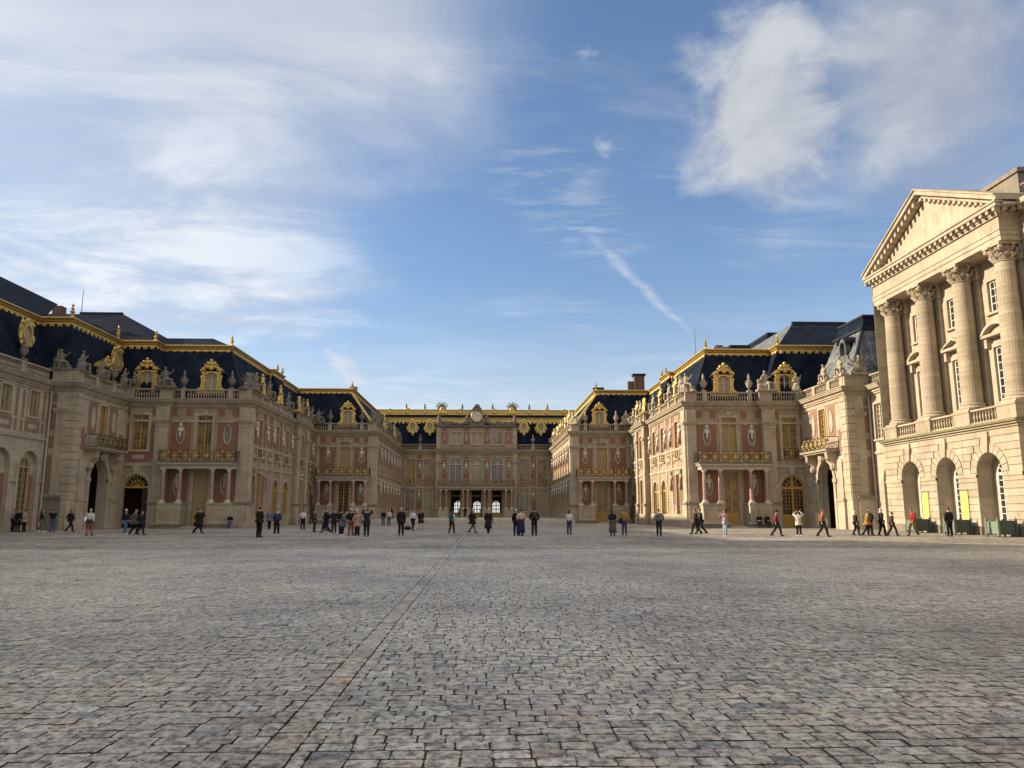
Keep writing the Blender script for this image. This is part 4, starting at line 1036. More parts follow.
def zinc_roof(par, s):
    m = MB(); q = lambda d, y, z: (D(s, d), y, z)
    b = [q(35.0, 76.6, 13.0), q(35.0, 68.6, 13.0), q(44, 68.6, 13.0)]; t = [q(38.1, 77.4, 19.0), q(38.1, 71.6, 19.0), q(44, 71.6, 19.0)]
    m.poly([b[0], b[1], t[1], t[0]], 'zinc'); m.poly([b[1], b[2], t[2], t[1]], 'zinc')
    m.extr([q(37.9, 71.4, 19.0), q(44, 71.4, 19.0), q(44, 77.6, 19.0), q(37.9, 77.6, 19.0)], [q(37.9, 71.4, 19.25), q(44, 71.4, 19.25), q(44, 77.6, 19.25), q(37.9, 77.6, 19.25)], 'lead')
    m.extr([q(38.2, 71.7, 19.25), q(44, 71.7, 19.25), q(44, 77.4, 19.25), q(38.2, 77.4, 19.25)], [q(38.5, 72.0, 20.4), q(44, 72.0, 20.4), q(44, 77.2, 20.4), q(38.5, 77.2, 20.4)], 'slate')
    m.box(FW, D(s, 38.4), D(s, 44), 71.9, 77.3, 20.4, 20.6, 'lead'); m.poly([b[0], q(44, 76.6, 13.0), q(44, 77.4, 19.0), t[0]], 'zinc')
    m.bar(b[1], t[1], 0.16, 0.16, 'lead')
    m.build('lead_roof', par)
    m = MB()
    fs = lambda u, v, z: (D(s, 37.1 - v), u, z)
    # round headed stone dormer with an oval opening
    for k in range(20):
        a, b_ = 2 * PI * k / 20, 2 * PI * (k + 1) / 20
        g = lambda r, t: (72.9 + 0.55 * r * math.cos(t), 17.2 + 0.8 * r * math.sin(t))
        m.prism(fs, [g(1, a), g(1, b_), g(1.4, b_), g(1.4, a)], 0.0, 0.5, 'zinc')
    m.prism(fs, [(71.6, 15.6), (74.2, 15.6), (74.1, 16.3), (73.8, 16.6), (72.0, 16.6), (71.7, 16.3)], -0.6, 0.55, 'zinc')
    for k in range(8):
        a, b_ = R(20 + 140 * k / 8), R(20 + 140 * (k + 1) / 8)
        g = lambda r, t: (72.9 + r * math.cos(t), 17.5 + r * math.sin(t))
        m.prism(fs, [g(0.92, a), g(0.92, b_), g(1.06, b_), g(1.06, a)], -1.2, 0.6, 'lead')
    o = m.build('round_dormer', par)
    m = MB(); m.prism(fs, [(72.9 + 0.56 * math.cos(2 * PI * k / 20), 17.2 + 0.81 * math.sin(2 * PI * k / 20)) for k in range(20)], 0.1, 0.2, 'glass'); m.build('pane', o)

def b_block(s):
    L = s < 0
    lab = ('shaded inner palace wing with statue-topped side, left of the clock facade' if L else 'inner palace wing with brick chimney and sunlit side, right of the clock facade')
    par = thing('palace_wing', lab, 'building', (D(s, 18), 110, 0), 'inner wings beside the marble court')
    fr = front(s, YB); c = 17.95
    ops = portico_bay(par, s, fr, c, 0.0, 'R')
    m = MB(); wall(m, fr, DB, DA + 0.3, 0, 12.0, ops, 'stone'); core(m, s, DB + 0.95, DA + 2, YB + 0.75, YC + 6, 0, 12.92)
    m.box(FW, min(D(s, DB + .04), D(s, DA - .04)), max(D(s, DB + .04), D(s, DA - .04)), YB + 0.02, YB + 1.0, 12.0, 12.7, 'stone_grey')
    m.build('front_wall', par)
    pilaster(par, fr, DB + 0.02, DB + 1.1); pilaster(par, fr, 21.5, 22.15, base=False)
    cornice(par, fr, DB, DA, 1, 0); balustrade(par, fr, DB, DA, HB, solid=((DB, 14.9), (15.5, 16.0), (19.9, 20.4)), v0=-0.3, v1=0.04)
    # side along the marble court
    fs = side(s, DB); rz = PI / 2 * (-1 if s > 0 else 1)
    us = [111.2 + 4.05 * k for k in range(8)]
    ops = [(u, 1.35, 6.9, 11.0, False) for u in us] + [(u, 1.35, 0.6, 5.4, False) for u in us]
    m = MB(); wall(m, fs, YB, YC, 0, 12.0, ops, 'stone'); m.box(lambda u, v, z: (D(s, DB + 0.02 + v), u, z), YB, YC, 0, 1.0, 12.0, 12.7, 'stone_grey'); m.build('side_wall', par)
    for u in us:
        surround(par, fs, u, 1.35, 6.9, 11.0, 0.2); window(par, fs, u, 1.35, 6.9, 11.0, nx=4, nz=8, pane='glass_warm'); window(par, fs, u, 1.35, 0.6, 5.4, nx=4, nz=8, pane='glass_warm')
        surround(par, fs, u, 1.35, 0.6, 5.4, 0.2)
        if u < 139:
            v = u + 2.02
            brickpanel(par, fs, v - 0.85, v + 0.85, 8.4, 11.0, 0.02); brickpanel(par, fs, v - 0.85, v + 0.85, 6.6, 7.6, 0.02, inset=True); brickpanel(par, fs, v - 0.85, v + 0.85, 2.2, 5.4, 0.02)
            bracket_bust(par, fs, rz, v, 9.2); bracket_bust(par, fs, rz, v, 4.4)
    m = MB(); m.box(fs, YB + 1.2, YC, -0.02, 0.12, 5.95, 6.2, 'stone_pale'); m.box(fs, YB + 1.2, YC, -0.02, 0.1, 11.15, 11.4, 'stone_pale'); m.box(fs, YB + 1.2, YC, -0.02, 0.12, 0, 1.2, 'stone_trim'); m.build('stone_band', par)
    pilaster(par, fs, YB + 0.02, YB + 1.1)
    cornice(par, fs, YB + 0.3, YC - 0.67, 0, 0); balustrade(par, fs, YB + 0.34, YC - 0.4, HB, piers=[113.2 + 4.05 * k for k in range(7)], v0=-0.3, v1=0.04, step=0.3)
    P = lambda d, y: (D(s, d), y); m = MB(); q = lambda d, y, z: (D(s, d), y, z)
    mansard(m, [P(26, 109.0), P(14.6, 109.0), P(14.6, 144)], [P(26, 111.8), P(17.9, 111.8), P(17.9, 146)], HB, 18.85)
    m.poly([q(17.9, 111.8, 19.2), q(30, 111.8, 19.2), q(30, 150, 19.2), q(17.9, 150, 19.2)], 'lead')
    m.build('roof', par)
    crest(par, orient([P(25.5, 111.8), P(17.9, 111.8), P(17.9, 144.5)], s))
    # gilded hip
    m = MB(); a, b = Vector(q(14.6, 109.0, HB + 1.4)), Vector(q(17.9, 111.8, 18.6)); m.bar(tuple(a), tuple(b), 0.2, 0.2, 'gold'); m.build('gilded_hip', par)
    finial(par, D(s, 17.9), 111.8, 19.25, h=1.2)
    dormer(par, (D(s, 17.95), 109.4, 13.55), 0, dark=False)
    m = MB()
    if L:
        m.box(FW, D(s, 19.0), D(s, 18.0), 116, 117.0, 19.2, 20.3, 'stone_grey')
        m.build('chimney', par)
    else:
        m.box(FW, D(s, 23.9), D(s, 25.4), 113, 114.2, 19.2, 21.7, 'brick_chimney'); m.box(FW, D(s, 23.7), D(s, 25.6), 112.9, 114.3, 21.7, 22.0, 'lead'); m.box(FW, D(s, 23.0), D(s, 23.92), 113.4, 114.1, 19.2, 20.9, 'brick_chimney'); m.build('chimney', par); m = MB(); m.box(FW, D(s, 18.0), D(s, 19.6), 115, 116, 19.2, 20.2, 'lead')
        m.build('chimney', par)
    return par

def c_block():
    par = thing('palace_facade', 'central palace facade with clock gable and gilded roof at the far end', 'building', (AX, 142, 0))
    fr = lambda u, v, z: (AX + u, YC - v, z)
    Z0 = 0.55
    sw = (-12.1, -8.8, 8.8, 12.1)
    ops = [(u, 1.75, 6.5, 11.0, False) for u in sw] + [(u, 1.75, 1.6 if u < 0 else 1.6, 5.5, False) for u in sw]
    m = MB(); wall(m, fr, -DB, -7.55, 0, 12.0, [o for o in ops if o[0] < 0], 'stone'); wall(m, fr, 7.55, DB, 0, 12.0, [o for o in ops if o[0] > 0], 'stone')
    fm = lambda u, v, z: fr(u, v + 0.6, z)
    mops = [(u, 2.1, 6.5, 11.15, True) for u in (-3.8, 0, 3.8)] + [(u, 1.9, Z0, 5.3, False) for u in (-3.8, 0, 3.8)]
    wall(m, fm, -7.55, 7.55, 0, 12.0, mops, 'stone'); m.box(fr, -7.57, -7.53, -0.4, 0.6, 0, 12, 'stone'); m.box(fr, 7.53, 7.57, -0.4, 0.6, 0, 12, 'stone')
    # attic
    aops = [(u, 2.05, 13.75, 16.0, False) for u in (-3.8, 0, 3.8)]
    wall(m, fr, -7.45, 7.45, 12.0, 17.0, aops, 'stone'); m.box(fr, -7.45, 7.45, -3.2, -0.9, 12.9, 17.0, 'dark_void'); m.box(fr, -7.47, -7.4, -3, -0.01, 12.9, 17.0, 'stone'); m.box(fr, 7.4, 7.47, -3, -0.01, 12.9, 17.0, 'stone')
    # mass behind, with a passage from the doors through to the garden
    for (a, b) in ((-13.7, -5.4), (5.4, 13.7)): m.box(fr, a, b, -14, -0.9, 0, 12.9, 'dark_void')
    m.box(fr, -5.4, 5.4, -14, -0.9, 5.6, 12.92, 'dark_void'); m.box(fr, -5.4, 5.4, -14, -0.6, 0, Z0 - 0.02, 'steps')
    for u in (-1.9, 1.9): m.box(fr, u - 0.7, u + 0.7, -13.9, -12.6, 0, 5.6, 'stone')
    for u in (-5.2, 5.2): m.box(fr, u - 0.5, u + 0.5, -13.9, -12.6, 0, 5.6, 'stone')
    for u in (-3.8, 0, 3.8):
        wl = lambda a, b, z: fr(a, b - 13.0, z)
        wall(m, wl, u - 1.2, u + 1.2, Z0, 5.6, [(u, 1.45, Z0, 3.6, True)], 'stone', depth=0.4)
    m.build('front_wall', par)
    for u in (-3.8, 0, 3.8): 
        f = MB(); wl = lambda a, b, z: fr(a, b - 13.2, z)
        f.box(wl, u - 0.09, u + 0.09, 0, 0.06, Z0, 4.2, 'iron')
        for z in (Z0 + 0.75, 2.0, 2.75, 3.4): f.box(wl, u - 0.87, u + 0.87, 0.002, 0.05, z - 0.06, z + 0.06, 'iron')
        f.box(wl, u - 0.87, u + 0.87, 0.003, 0.055, Z0, Z0 + 0.7, 'ochre_wood')
        for x in (-.45, .45): f.box(wl, u + x - 0.035, u + x + 0.035, 0.004, 0.045, Z0 + .7, 4.0, 'iron')
        f.build('garden_door', par)
    for u in sw:
        surround(par, fr, u, 1.75, 6.5, 11.0, 0.22); window(par, fr, u, 1.75, 6.5, 11.0, nx=4, nz=9, pane='glass_warm')
        railing(par, fr, u - 0.85, u + 0.85, -0.02, 0.12, 6.5, 0.95, ends=False)
        surround(par, fr, u, 1.75, 1.6, 5.5, 0.22); window(par, fr, u, 1.75, 1.6, 5.5, nx=4, nz=8, pane='glass_warm' if u < 0 else 'blind', wood='cream_wood')
    for u in (-3.8, 0, 3.8):
        surround(par, fm, u, 2.1, 6.5, 11.15, 0.24, arch=True, sill=False); window(par, fm, u, 2.1, 6.5, 11.15, True, nx=4, nz=6, pane='glass_warm' if u == 0 else 'glass', wood='cream_wood')
        surround(par, fr, u, 2.05, 13.75, 16.0, 0.2); window(par, fr, u, 2.05, 13.75, 16.0, nx=2, nz=1, pane='blind', wood='cream_wood')
        surround(par, fm, u, 1.9, Z0, 5.3, 0.18, name='door_surround', sill=False)
        f = MB()
        for sg in (-1, 1): f.box(fm, u + sg * 0.9 - 0.05, u + sg * 0.9 + 0.05, -0.3, -0.2, Z0, 5.25, 'ochre_wood')
        f.box(fm, u - 0.9, u + 0.9, -0.3, -0.2, 4.3, 4.42, 'ochre_wood'); f.box(fm, u - 0.9, u + 0.9, -0.3, -0.22, Z0, Z0 + 0.75, 'ochre_wood')
        f.build('door', par)
        g = MB(); g.box(fr, u - 1.02, u + 1.02, -0.2, 0.05, 13.0, 13.1, 'stone_trim'); g.box(fr, u - 1.02, u + 1.02, -0.2, 0.05, 13.62, 13.74, 'stone_trim')
        for i in range(7): g.lathe(fr, u - 0.9 + 0.3 * i, -0.06, [(r, 13.1 + z) for r, z in BAL], 'stone_trim', 6, 0, False)
        g.build('balustrade', par)
    for (u, f) in ((-5.9, fm), (-1.9, fm), (1.9, fm), (5.9, fm), (-10.45, fr), (10.45, fr)):
        brickpanel(par, f, u - 0.42, u + 0.42, 7.5, 10.9, inset=False); niche(par, f, 1, 0, u, 9.35, white=True); brickpanel(par, f, u - 0.4, u + 0.4, 6.5, 7.1, inset=True)
        brickpanel(par, f, u - 0.4, u + 0.4, 11.2, 11.8)
    for u in (-10.45, 10.45): brickpanel(par, fr, u - 0.4, u + 0.4, 2.0, 5.4); niche(par, fr, 1, 0, u, 4.2)
    for u in (-5.9, -1.9, 1.9, 5.9):
        brickpanel(par, fr, u - 0.5, u + 0.5, 13.9, 16.1); m = MB(); oval(m, fr, u, 15.0, 0.32, 0.85, 0.1, 0.02, 0.1, 'stone_pale'); m.box(fr, u - .1, u + .1, 0.02, .08, 14.5, 15.5, 'stone_pale'); m.build('panel_ornament', par)
        brickpanel(par, fr, u - 0.45, u + 0.45, 16.3, 16.75)
    m = MB(); m.box(fm, -7.55, 7.55, -0.02, 0.08, 11.45, 11.6, 'stone_pale'); m.box(fr, -DB, -7.6, -0.02, 0.1, 5.8, 6.05, 'stone_pale'); m.box(fr, 7.6, DB, -0.02, 0.1, 5.8, 6.05, 'stone_pale')
    m.box(fr, -DB, -7.6, -0.02, 0.14, 0, 1.45, 'stone_trim'); m.box(fr, 7.6, DB, -0.02, 0.14, 0, 1.45, 'stone_trim')
    m.box(fr, -7.6, 7.6, -0.02, 0.12, 12.95, 13.02, 'stone_trim')
    for (z0, z1, p) in ((16.85, 17.0, 0.15), (17.0, 17.15, 0.35), (17.15, 17.3, 0.5)): m.box(fr, -7.5 - p, 7.5 + p, -0.6, p, z0, z1, 'stone_grey')
    m.build('stone_band', par)
    for (a, b, f) in ((-7.5, -6.75, fm), (6.75, 7.5, fm)): pilaster(par, f, a, b, z0=1.9)
    for (a, b) in ((-7.4, -6.7), (6.7, 7.4)):
        m = MB(); m.box(fr, a, b, -0.02, 0.14, 12.95, 16.85, 'stone_pale'); m.build('pilaster', par)
    cornice(par, fm, -7.55, 7.55, 1, 1); cornice(par, fr, -DB, -7.55); cornice(par, fr, 7.55, DB)
    balustrade(par, fr, -DB, -7.6, HB, piers=(-10.4,), v0=-.3, v1=.04, step=0.3); balustrade(par, fr, 7.6, DB, HB, piers=(10.4,), v0=-.3, v1=.04, step=0.3)
    # marble balcony on eight columns
    V = 2.4
    for (a, b) in ((-6.75, -4.95), (-2.75, -1.1), (1.1, 2.75), (4.95, 6.75)):
        m = MB(); m.box(fm, a, b, V - 0.6, V + 0.35, 0, 1.85, 'stone_pale'); m.box(fm, a - .06, b + .06, V - 0.66, V + 0.41, 1.85, 2.0, 'stone_trim'); m.build('pedestal', par)
        for u in (a + 0.38, b - 0.38):
            m = MB(); m.box(fm, u - .28, u + .28, V - .4, V + .16, 2.0, 2.12, 'marble_white')
            m.lathe(fm, u, V - .12, [(.27, 2.12), (.22, 2.2), (.2, 2.3)], 'marble_white', 12); m.lathe(fm, u, V - .12, [(.2, 2.3), (.19, 4.2), (.165, 5.15)], 'marble_pink', 12)
            m.lathe(fm, u, V - .12, [(.17, 5.15), (.24, 5.3)], 'marble_white', 12); m.box(fm, u - .24, u + .24, V - .36, V + .12, 5.3, 5.42, 'marble_white'); m.build('column', par)
    m = MB(); m.box(fm, -6.75, 6.75, 0, V + 0.15, 5.42, 5.75, 'stone_trim'); m.box(fm, -6.9, 6.9, 0, V + 0.35, 5.75, 5.95, 'stone_white'); m.box(fm, -6.95, 6.95, 0, V + 0.4, 5.95, 6.1, 'stone_grey')
    o = m.build('balcony', par); railing(par, fm, -6.8, 6.8, 0.05, V + 0.3, 6.1, 1.05, gilt='gold_dull')
    # clock with two reclining figures
    m = MB(); zc = 18.95
    m.lathe(lambda u, v, z: fr(u, z, zc + v), 0, 0, [(1.25, -0.5), (1.25, 0.12), (1.1, 0.28), (0.98, 0.28), (0.95, 0.2)], 'statue', 28)
    m.lathe(lambda u, v, z: fr(u, z, zc + v), 0, 0, [(1.08, 0.285), (1.02, 0.34), (0.96, 0.31), (0.95, .28)], 'gold_dull', 28, cap=False)
    m.prism(fr, [(-1.5, 17.3), (1.5, 17.3), (1.3, 18.1), (-1.3, 18.1)], -0.5, 0.1, 'statue'); m.prism(fr, [(-1.0, 20.0), (1.0, 20.0), (0.75, 20.6), (0.3, 20.95), (-0.3, 20.95), (-0.75, 20.6)], -0.4, 0.2, 'statue')
    m.ell(fr, (0, 0.1, 20.9), (0.55, 0.3, 0.4), 'statue'); 
    o = m.build('clock', par)
    g = MB(); g.lathe(lambda u, v, z: fr(u, z, zc + v), 0, 0, [(0.93, 0.2), (0.93, 0.24)], 'clock_face', 28); f = g.build('clock_dial', o)
    g = MB()
    for k in range(12):
        t = PI * k / 6; g.bar(fr(0.7 * math.sin(t), 0.25, zc + 0.7 * math.cos(t)), fr(0.86 * math.sin(t), 0.25, zc + 0.86 * math.cos(t)), 0.03, 0.03, 'iron', 4)
    oval(g, fr, 0, zc, 0.5, 0.5, 0.04, .245, .26, 'gold_dull')
    for (t, ln) in ((R(68), 0.45), (R(-25), 0.68)): g.bar(fr(0, 0.27, zc), fr(ln * math.sin(t), 0.27, zc + ln * math.cos(t)), 0.035, 0.015, 'iron', 4)
    g.build('clock_hands', o)
    # carved crest along the attic
    blobs = []
    rnd = random.Random(3)
    for sg in (-1, 1):
        blobs += [((sg * 2.3, 0, .55), (.95, .35, .38), (0, sg * 28)), ((sg * 1.75, 0, 1.35), (.32, .28, .55), (0, sg * 20)), ((sg * 1.6, 0, 2.0), (.2, .2, .23)), ((sg * 3.3, 0, .28), (.7, .3, .22)), ((sg * 2.0, -.1, 1.2), (.12, .12, .55), (0, sg * 50))]
        for i in range(9): blobs.append(((sg * (3.7 + i * .38), rnd.uniform(-.05, .05), .25 + rnd.uniform(0, .25)), (.27, .25, .3 + rnd.uniform(0, .3))))
        blobs += [((sg * 7.0, 0, .7), (.42, .36, .75)), ((sg * 7.0, 0, 1.55), (.32, .3, .35))]
    me = remeshed('crest_carving', blobs, 'statue', 0.09)
    place('carved_crest', me, par, fr(0, -0.05, 17.3), 0)
    # roof: slate below, gilded bands, two rows of gold
    m = MB(); fY = lambda y: y
    y0, y1 = YC + 0.95, YC + 3.0
    m.poly([(AX - 24, y0, HB), (AX + 24, y0, HB), (AX + 24, y1, 18.75), (AX - 24, y1, 18.75)], 'slate')
    m.box(FW, AX - 24, AX + 24, y1, y1 + 9.5, 14, 18.7, 'dark_void')
    m.box(FW, AX - 24, AX + 24, y1 + 0.1, y1 + 0.6, 19.05, 19.62, 'lead'); m.box(FW, AX - 24, AX + 24, y1 + 0.3, y1 + 9.4, 18.7, 19.6, 'lead')
    m.build('roof', par)
    m = MB(); m.box(FW, AX - 24, AX + 24, y1 - 0.35, y1 + 0.2, 18.78, 19.05, 'gold_dull'); m.box(FW, AX - 24, AX + 24, y1 - 0.2, y1 + 0.2, 18.35, 18.78, 'gold')
    for i in range(64):
        x = AX - 24 + 0.75 * (i + .5); m.prism(FW2(y1), [(x - .36, 18.4), (x + .36, 18.4), (x + .2, 18.0), (x, 17.75 if i % 2 else 18.0), (x - .2, 18.0)], 0.15, 0.3, 'gold')
    m.box(FW, AX - 24, AX + 24, y1 - 0.1, y1 + 0.35, 19.62, 20.45, 'gold'); m.box(FW, AX - 24, AX + 24, y1 - 0.2, y1 + 0.45, 19.6, 19.72, 'gold'); m.box(FW, AX - 24, AX + 24, y1 - 0.22, y1 + 0.45, 20.45, 20.6, 'gold_dull')
    rnd = random.Random(5)
    for i in range(80):
        x = AX - 23.7 + 0.6 * i; m.ell(FW, (x, y1 - .12, 20.08), (.2, .1, .26 if i % 2 else .16), 'gold', 6, 4)
    for i in range(15):
        x = AX - 23.1 + 3.3 * i
        m.ell(FW, (x, y1 - .1, 20.6), (.55 if i % 2 else .38, .2, .42 if i % 2 else .2), 'gold', 8, 5); m.ell(FW, (x, y1 - .15, 20.1), (.42, .16, .42), 'gold', 8, 5)
    m.build('gilded_crest', par)
    for u in (-6.6, 6.6): place('gilded_shield', OC_SHIELD(), par, (AX + u, y1 - .1, 19.6), 0)
    for u in (-12.0, -8.8, 8.8, 12.0): oculus(par, (AX + u, YC + 1.75, 15.75), 0, 0.85)
    return par
def FW2(y): return lambda u, v, z: (u, y - v, z)
_sh = []
def OC_SHIELD():
    if not _sh: _sh.append(remeshed('gilded_shield', [((0, 0, .5), (.8, .25, .7)), ((0, -.05, 1.15), (.45, .22, .4)), ((-.7, 0, .35), (.4, .2, .35)), ((.7, 0, .35), (.4, .2, .35))], 'gold', 0.09))
    return _sh[0]

# ------------------------------------------------------------------ left wing with the arched ground floor
def w_block():
    s = -1
    par = thing('palace_wing', 'shaded stone wing with tall arched ground-floor windows and gilded slate roof at the left edge', 'building', (D(s, 38), 60, 0))
    fs = side(s, DW); BRK[0] = 'brick_pale'
    us = [65.35 - 3.85 * k for k in range(4)]
    ops = [(u, 1.3, 9.4, 11.55, False) for u in us] + [(u, 2.55, 0, 6.55, True) for u in us]
    m = MB(); wall(m, fs, 52.0, YP, 0, 12.0, ops, 'stone_pale', depth=0.32); core(m, s, DW + 1.0, DW + 12, 41, YP + 2, 0, 12.9); m.box(lambda u, v, z: (D(s, DW + 0.02 + v), u, z), 52, YP, 0, 1.0, 12.0, 12.7, 'stone_grey')
    m.build('wall', par)
    for u in us:
        surround(par, fs, u, 1.3, 9.4, 11.55, 0.2); window(par, fs, u, 1.3, 9.4, 11.55, nx=4, nz=5, wood='tan_wood', pane='glass_warm', v=-.2)
        surround(par, fs, u, 2.55, 0, 6.55, 0.3, 0.1, arch=True, name='arch_surround', sill=False)
        # recessed infill with the tall arched sash
        m = MB(); wl = lambda a, b, z: fs(a, b - 0.3, z)
        wall(m, wl, u - 1.28, u + 1.28, 0, 6.5, [(u, 1.45, 0.4, 6.0, True)], 'stone_pale', depth=0.15); m.build('arch_infill', par)
        for sg in (-1, 1):
            m = MB(); m.box(wl, u + sg * 1.02 - .2, u + sg * 1.02 + .2, -0.02, 0.04, 0.5, 4.6, 'brick'); m.build('brick_panel', par)
        window(par, wl, u, 1.45, 0.4, 6.0, True, v=-0.12, nx=4, nz=9, wood='tan_wood')
        brickpanel(par, fs, u - 1.05, u + 1.05, 8.1, 9.05, 0.02, inset=True)
        for q in (1.93,) if u > us[-1] + 1 else (1.93, -1.93):
            if u + q < YP - .4: brickpanel(par, fs, u + q - 0.62, u + q - 0.28, 9.2, 11.5, 0.02); brickpanel(par, fs, u + q + 0.28, u + q + 0.62, 9.2, 11.5, 0.02); brickpanel(par, fs, u + q - 0.55, u + q - 0.25, 8.1, 9.0, 0.02); brickpanel(par, fs, u + q + 0.25, u + q + 0.55, 8.1, 9.0, 0.02)
    m = MB(); m.box(fs, 52, YP - .02, -0.02, 0.14, 7.55, 7.8, 'stone_trim'); m.box(fs, 52, YP - .02, -0.02, 0.1, 11.7, 11.85, 'stone_trim'); 
    for u in [67.25 - 3.85 * k for k in range(4)]: m.box(fs, u - .5, u + .5, -0.02, .12, 3.95, 4.25, 'stone_pale')
    m.build('stone_band', par)
    cornice(par, fs, 52.0, YP - 0.4); balustrade(par, fs, 52.0, YP - 0.3, HB, piers=(63.4, 59.6, 55.7), v0=-.3, v1=.04)
    P = lambda d, y: (D(s, d), y); m = MB(); q = lambda d, y, z: (D(s, d), y, z)
    mansard(m, [P(37.2, 50), P(37.2, 70)], [P(39.6, 50), P(39.6, 71)], HB, 18.85)
    m.poly([q(39.6, 50, 19.2), q(39.6, 71, 19.2), q(44.5, 82, 23.6), q(44.5, 50, 23.6)]); m.poly([q(44.5, 50, 23.6), q(44.5, 82, 23.6), q(49, 82, 23.6), q(49, 50, 23.6)], 'lead'); m.poly([q(39.6, 71, 19.2), q(44.5, 82, 23.6), q(49, 82, 23.6), q(49, 71, 19.2)])
    m.box(FW, D(s, 49), D(s, 46), 46, 90, 0, 19, 'dark_void'); m.build('roof', par)
    crest(par, [P(39.6, 50), P(39.6, 70.5)])
    oculus(par, (D(s, 37.7), 65.6, 15.2), PI / 2, 0.8); oculus(par, (D(s, 37.7), 58.5, 15.2), PI / 2, 0.8)
    return par

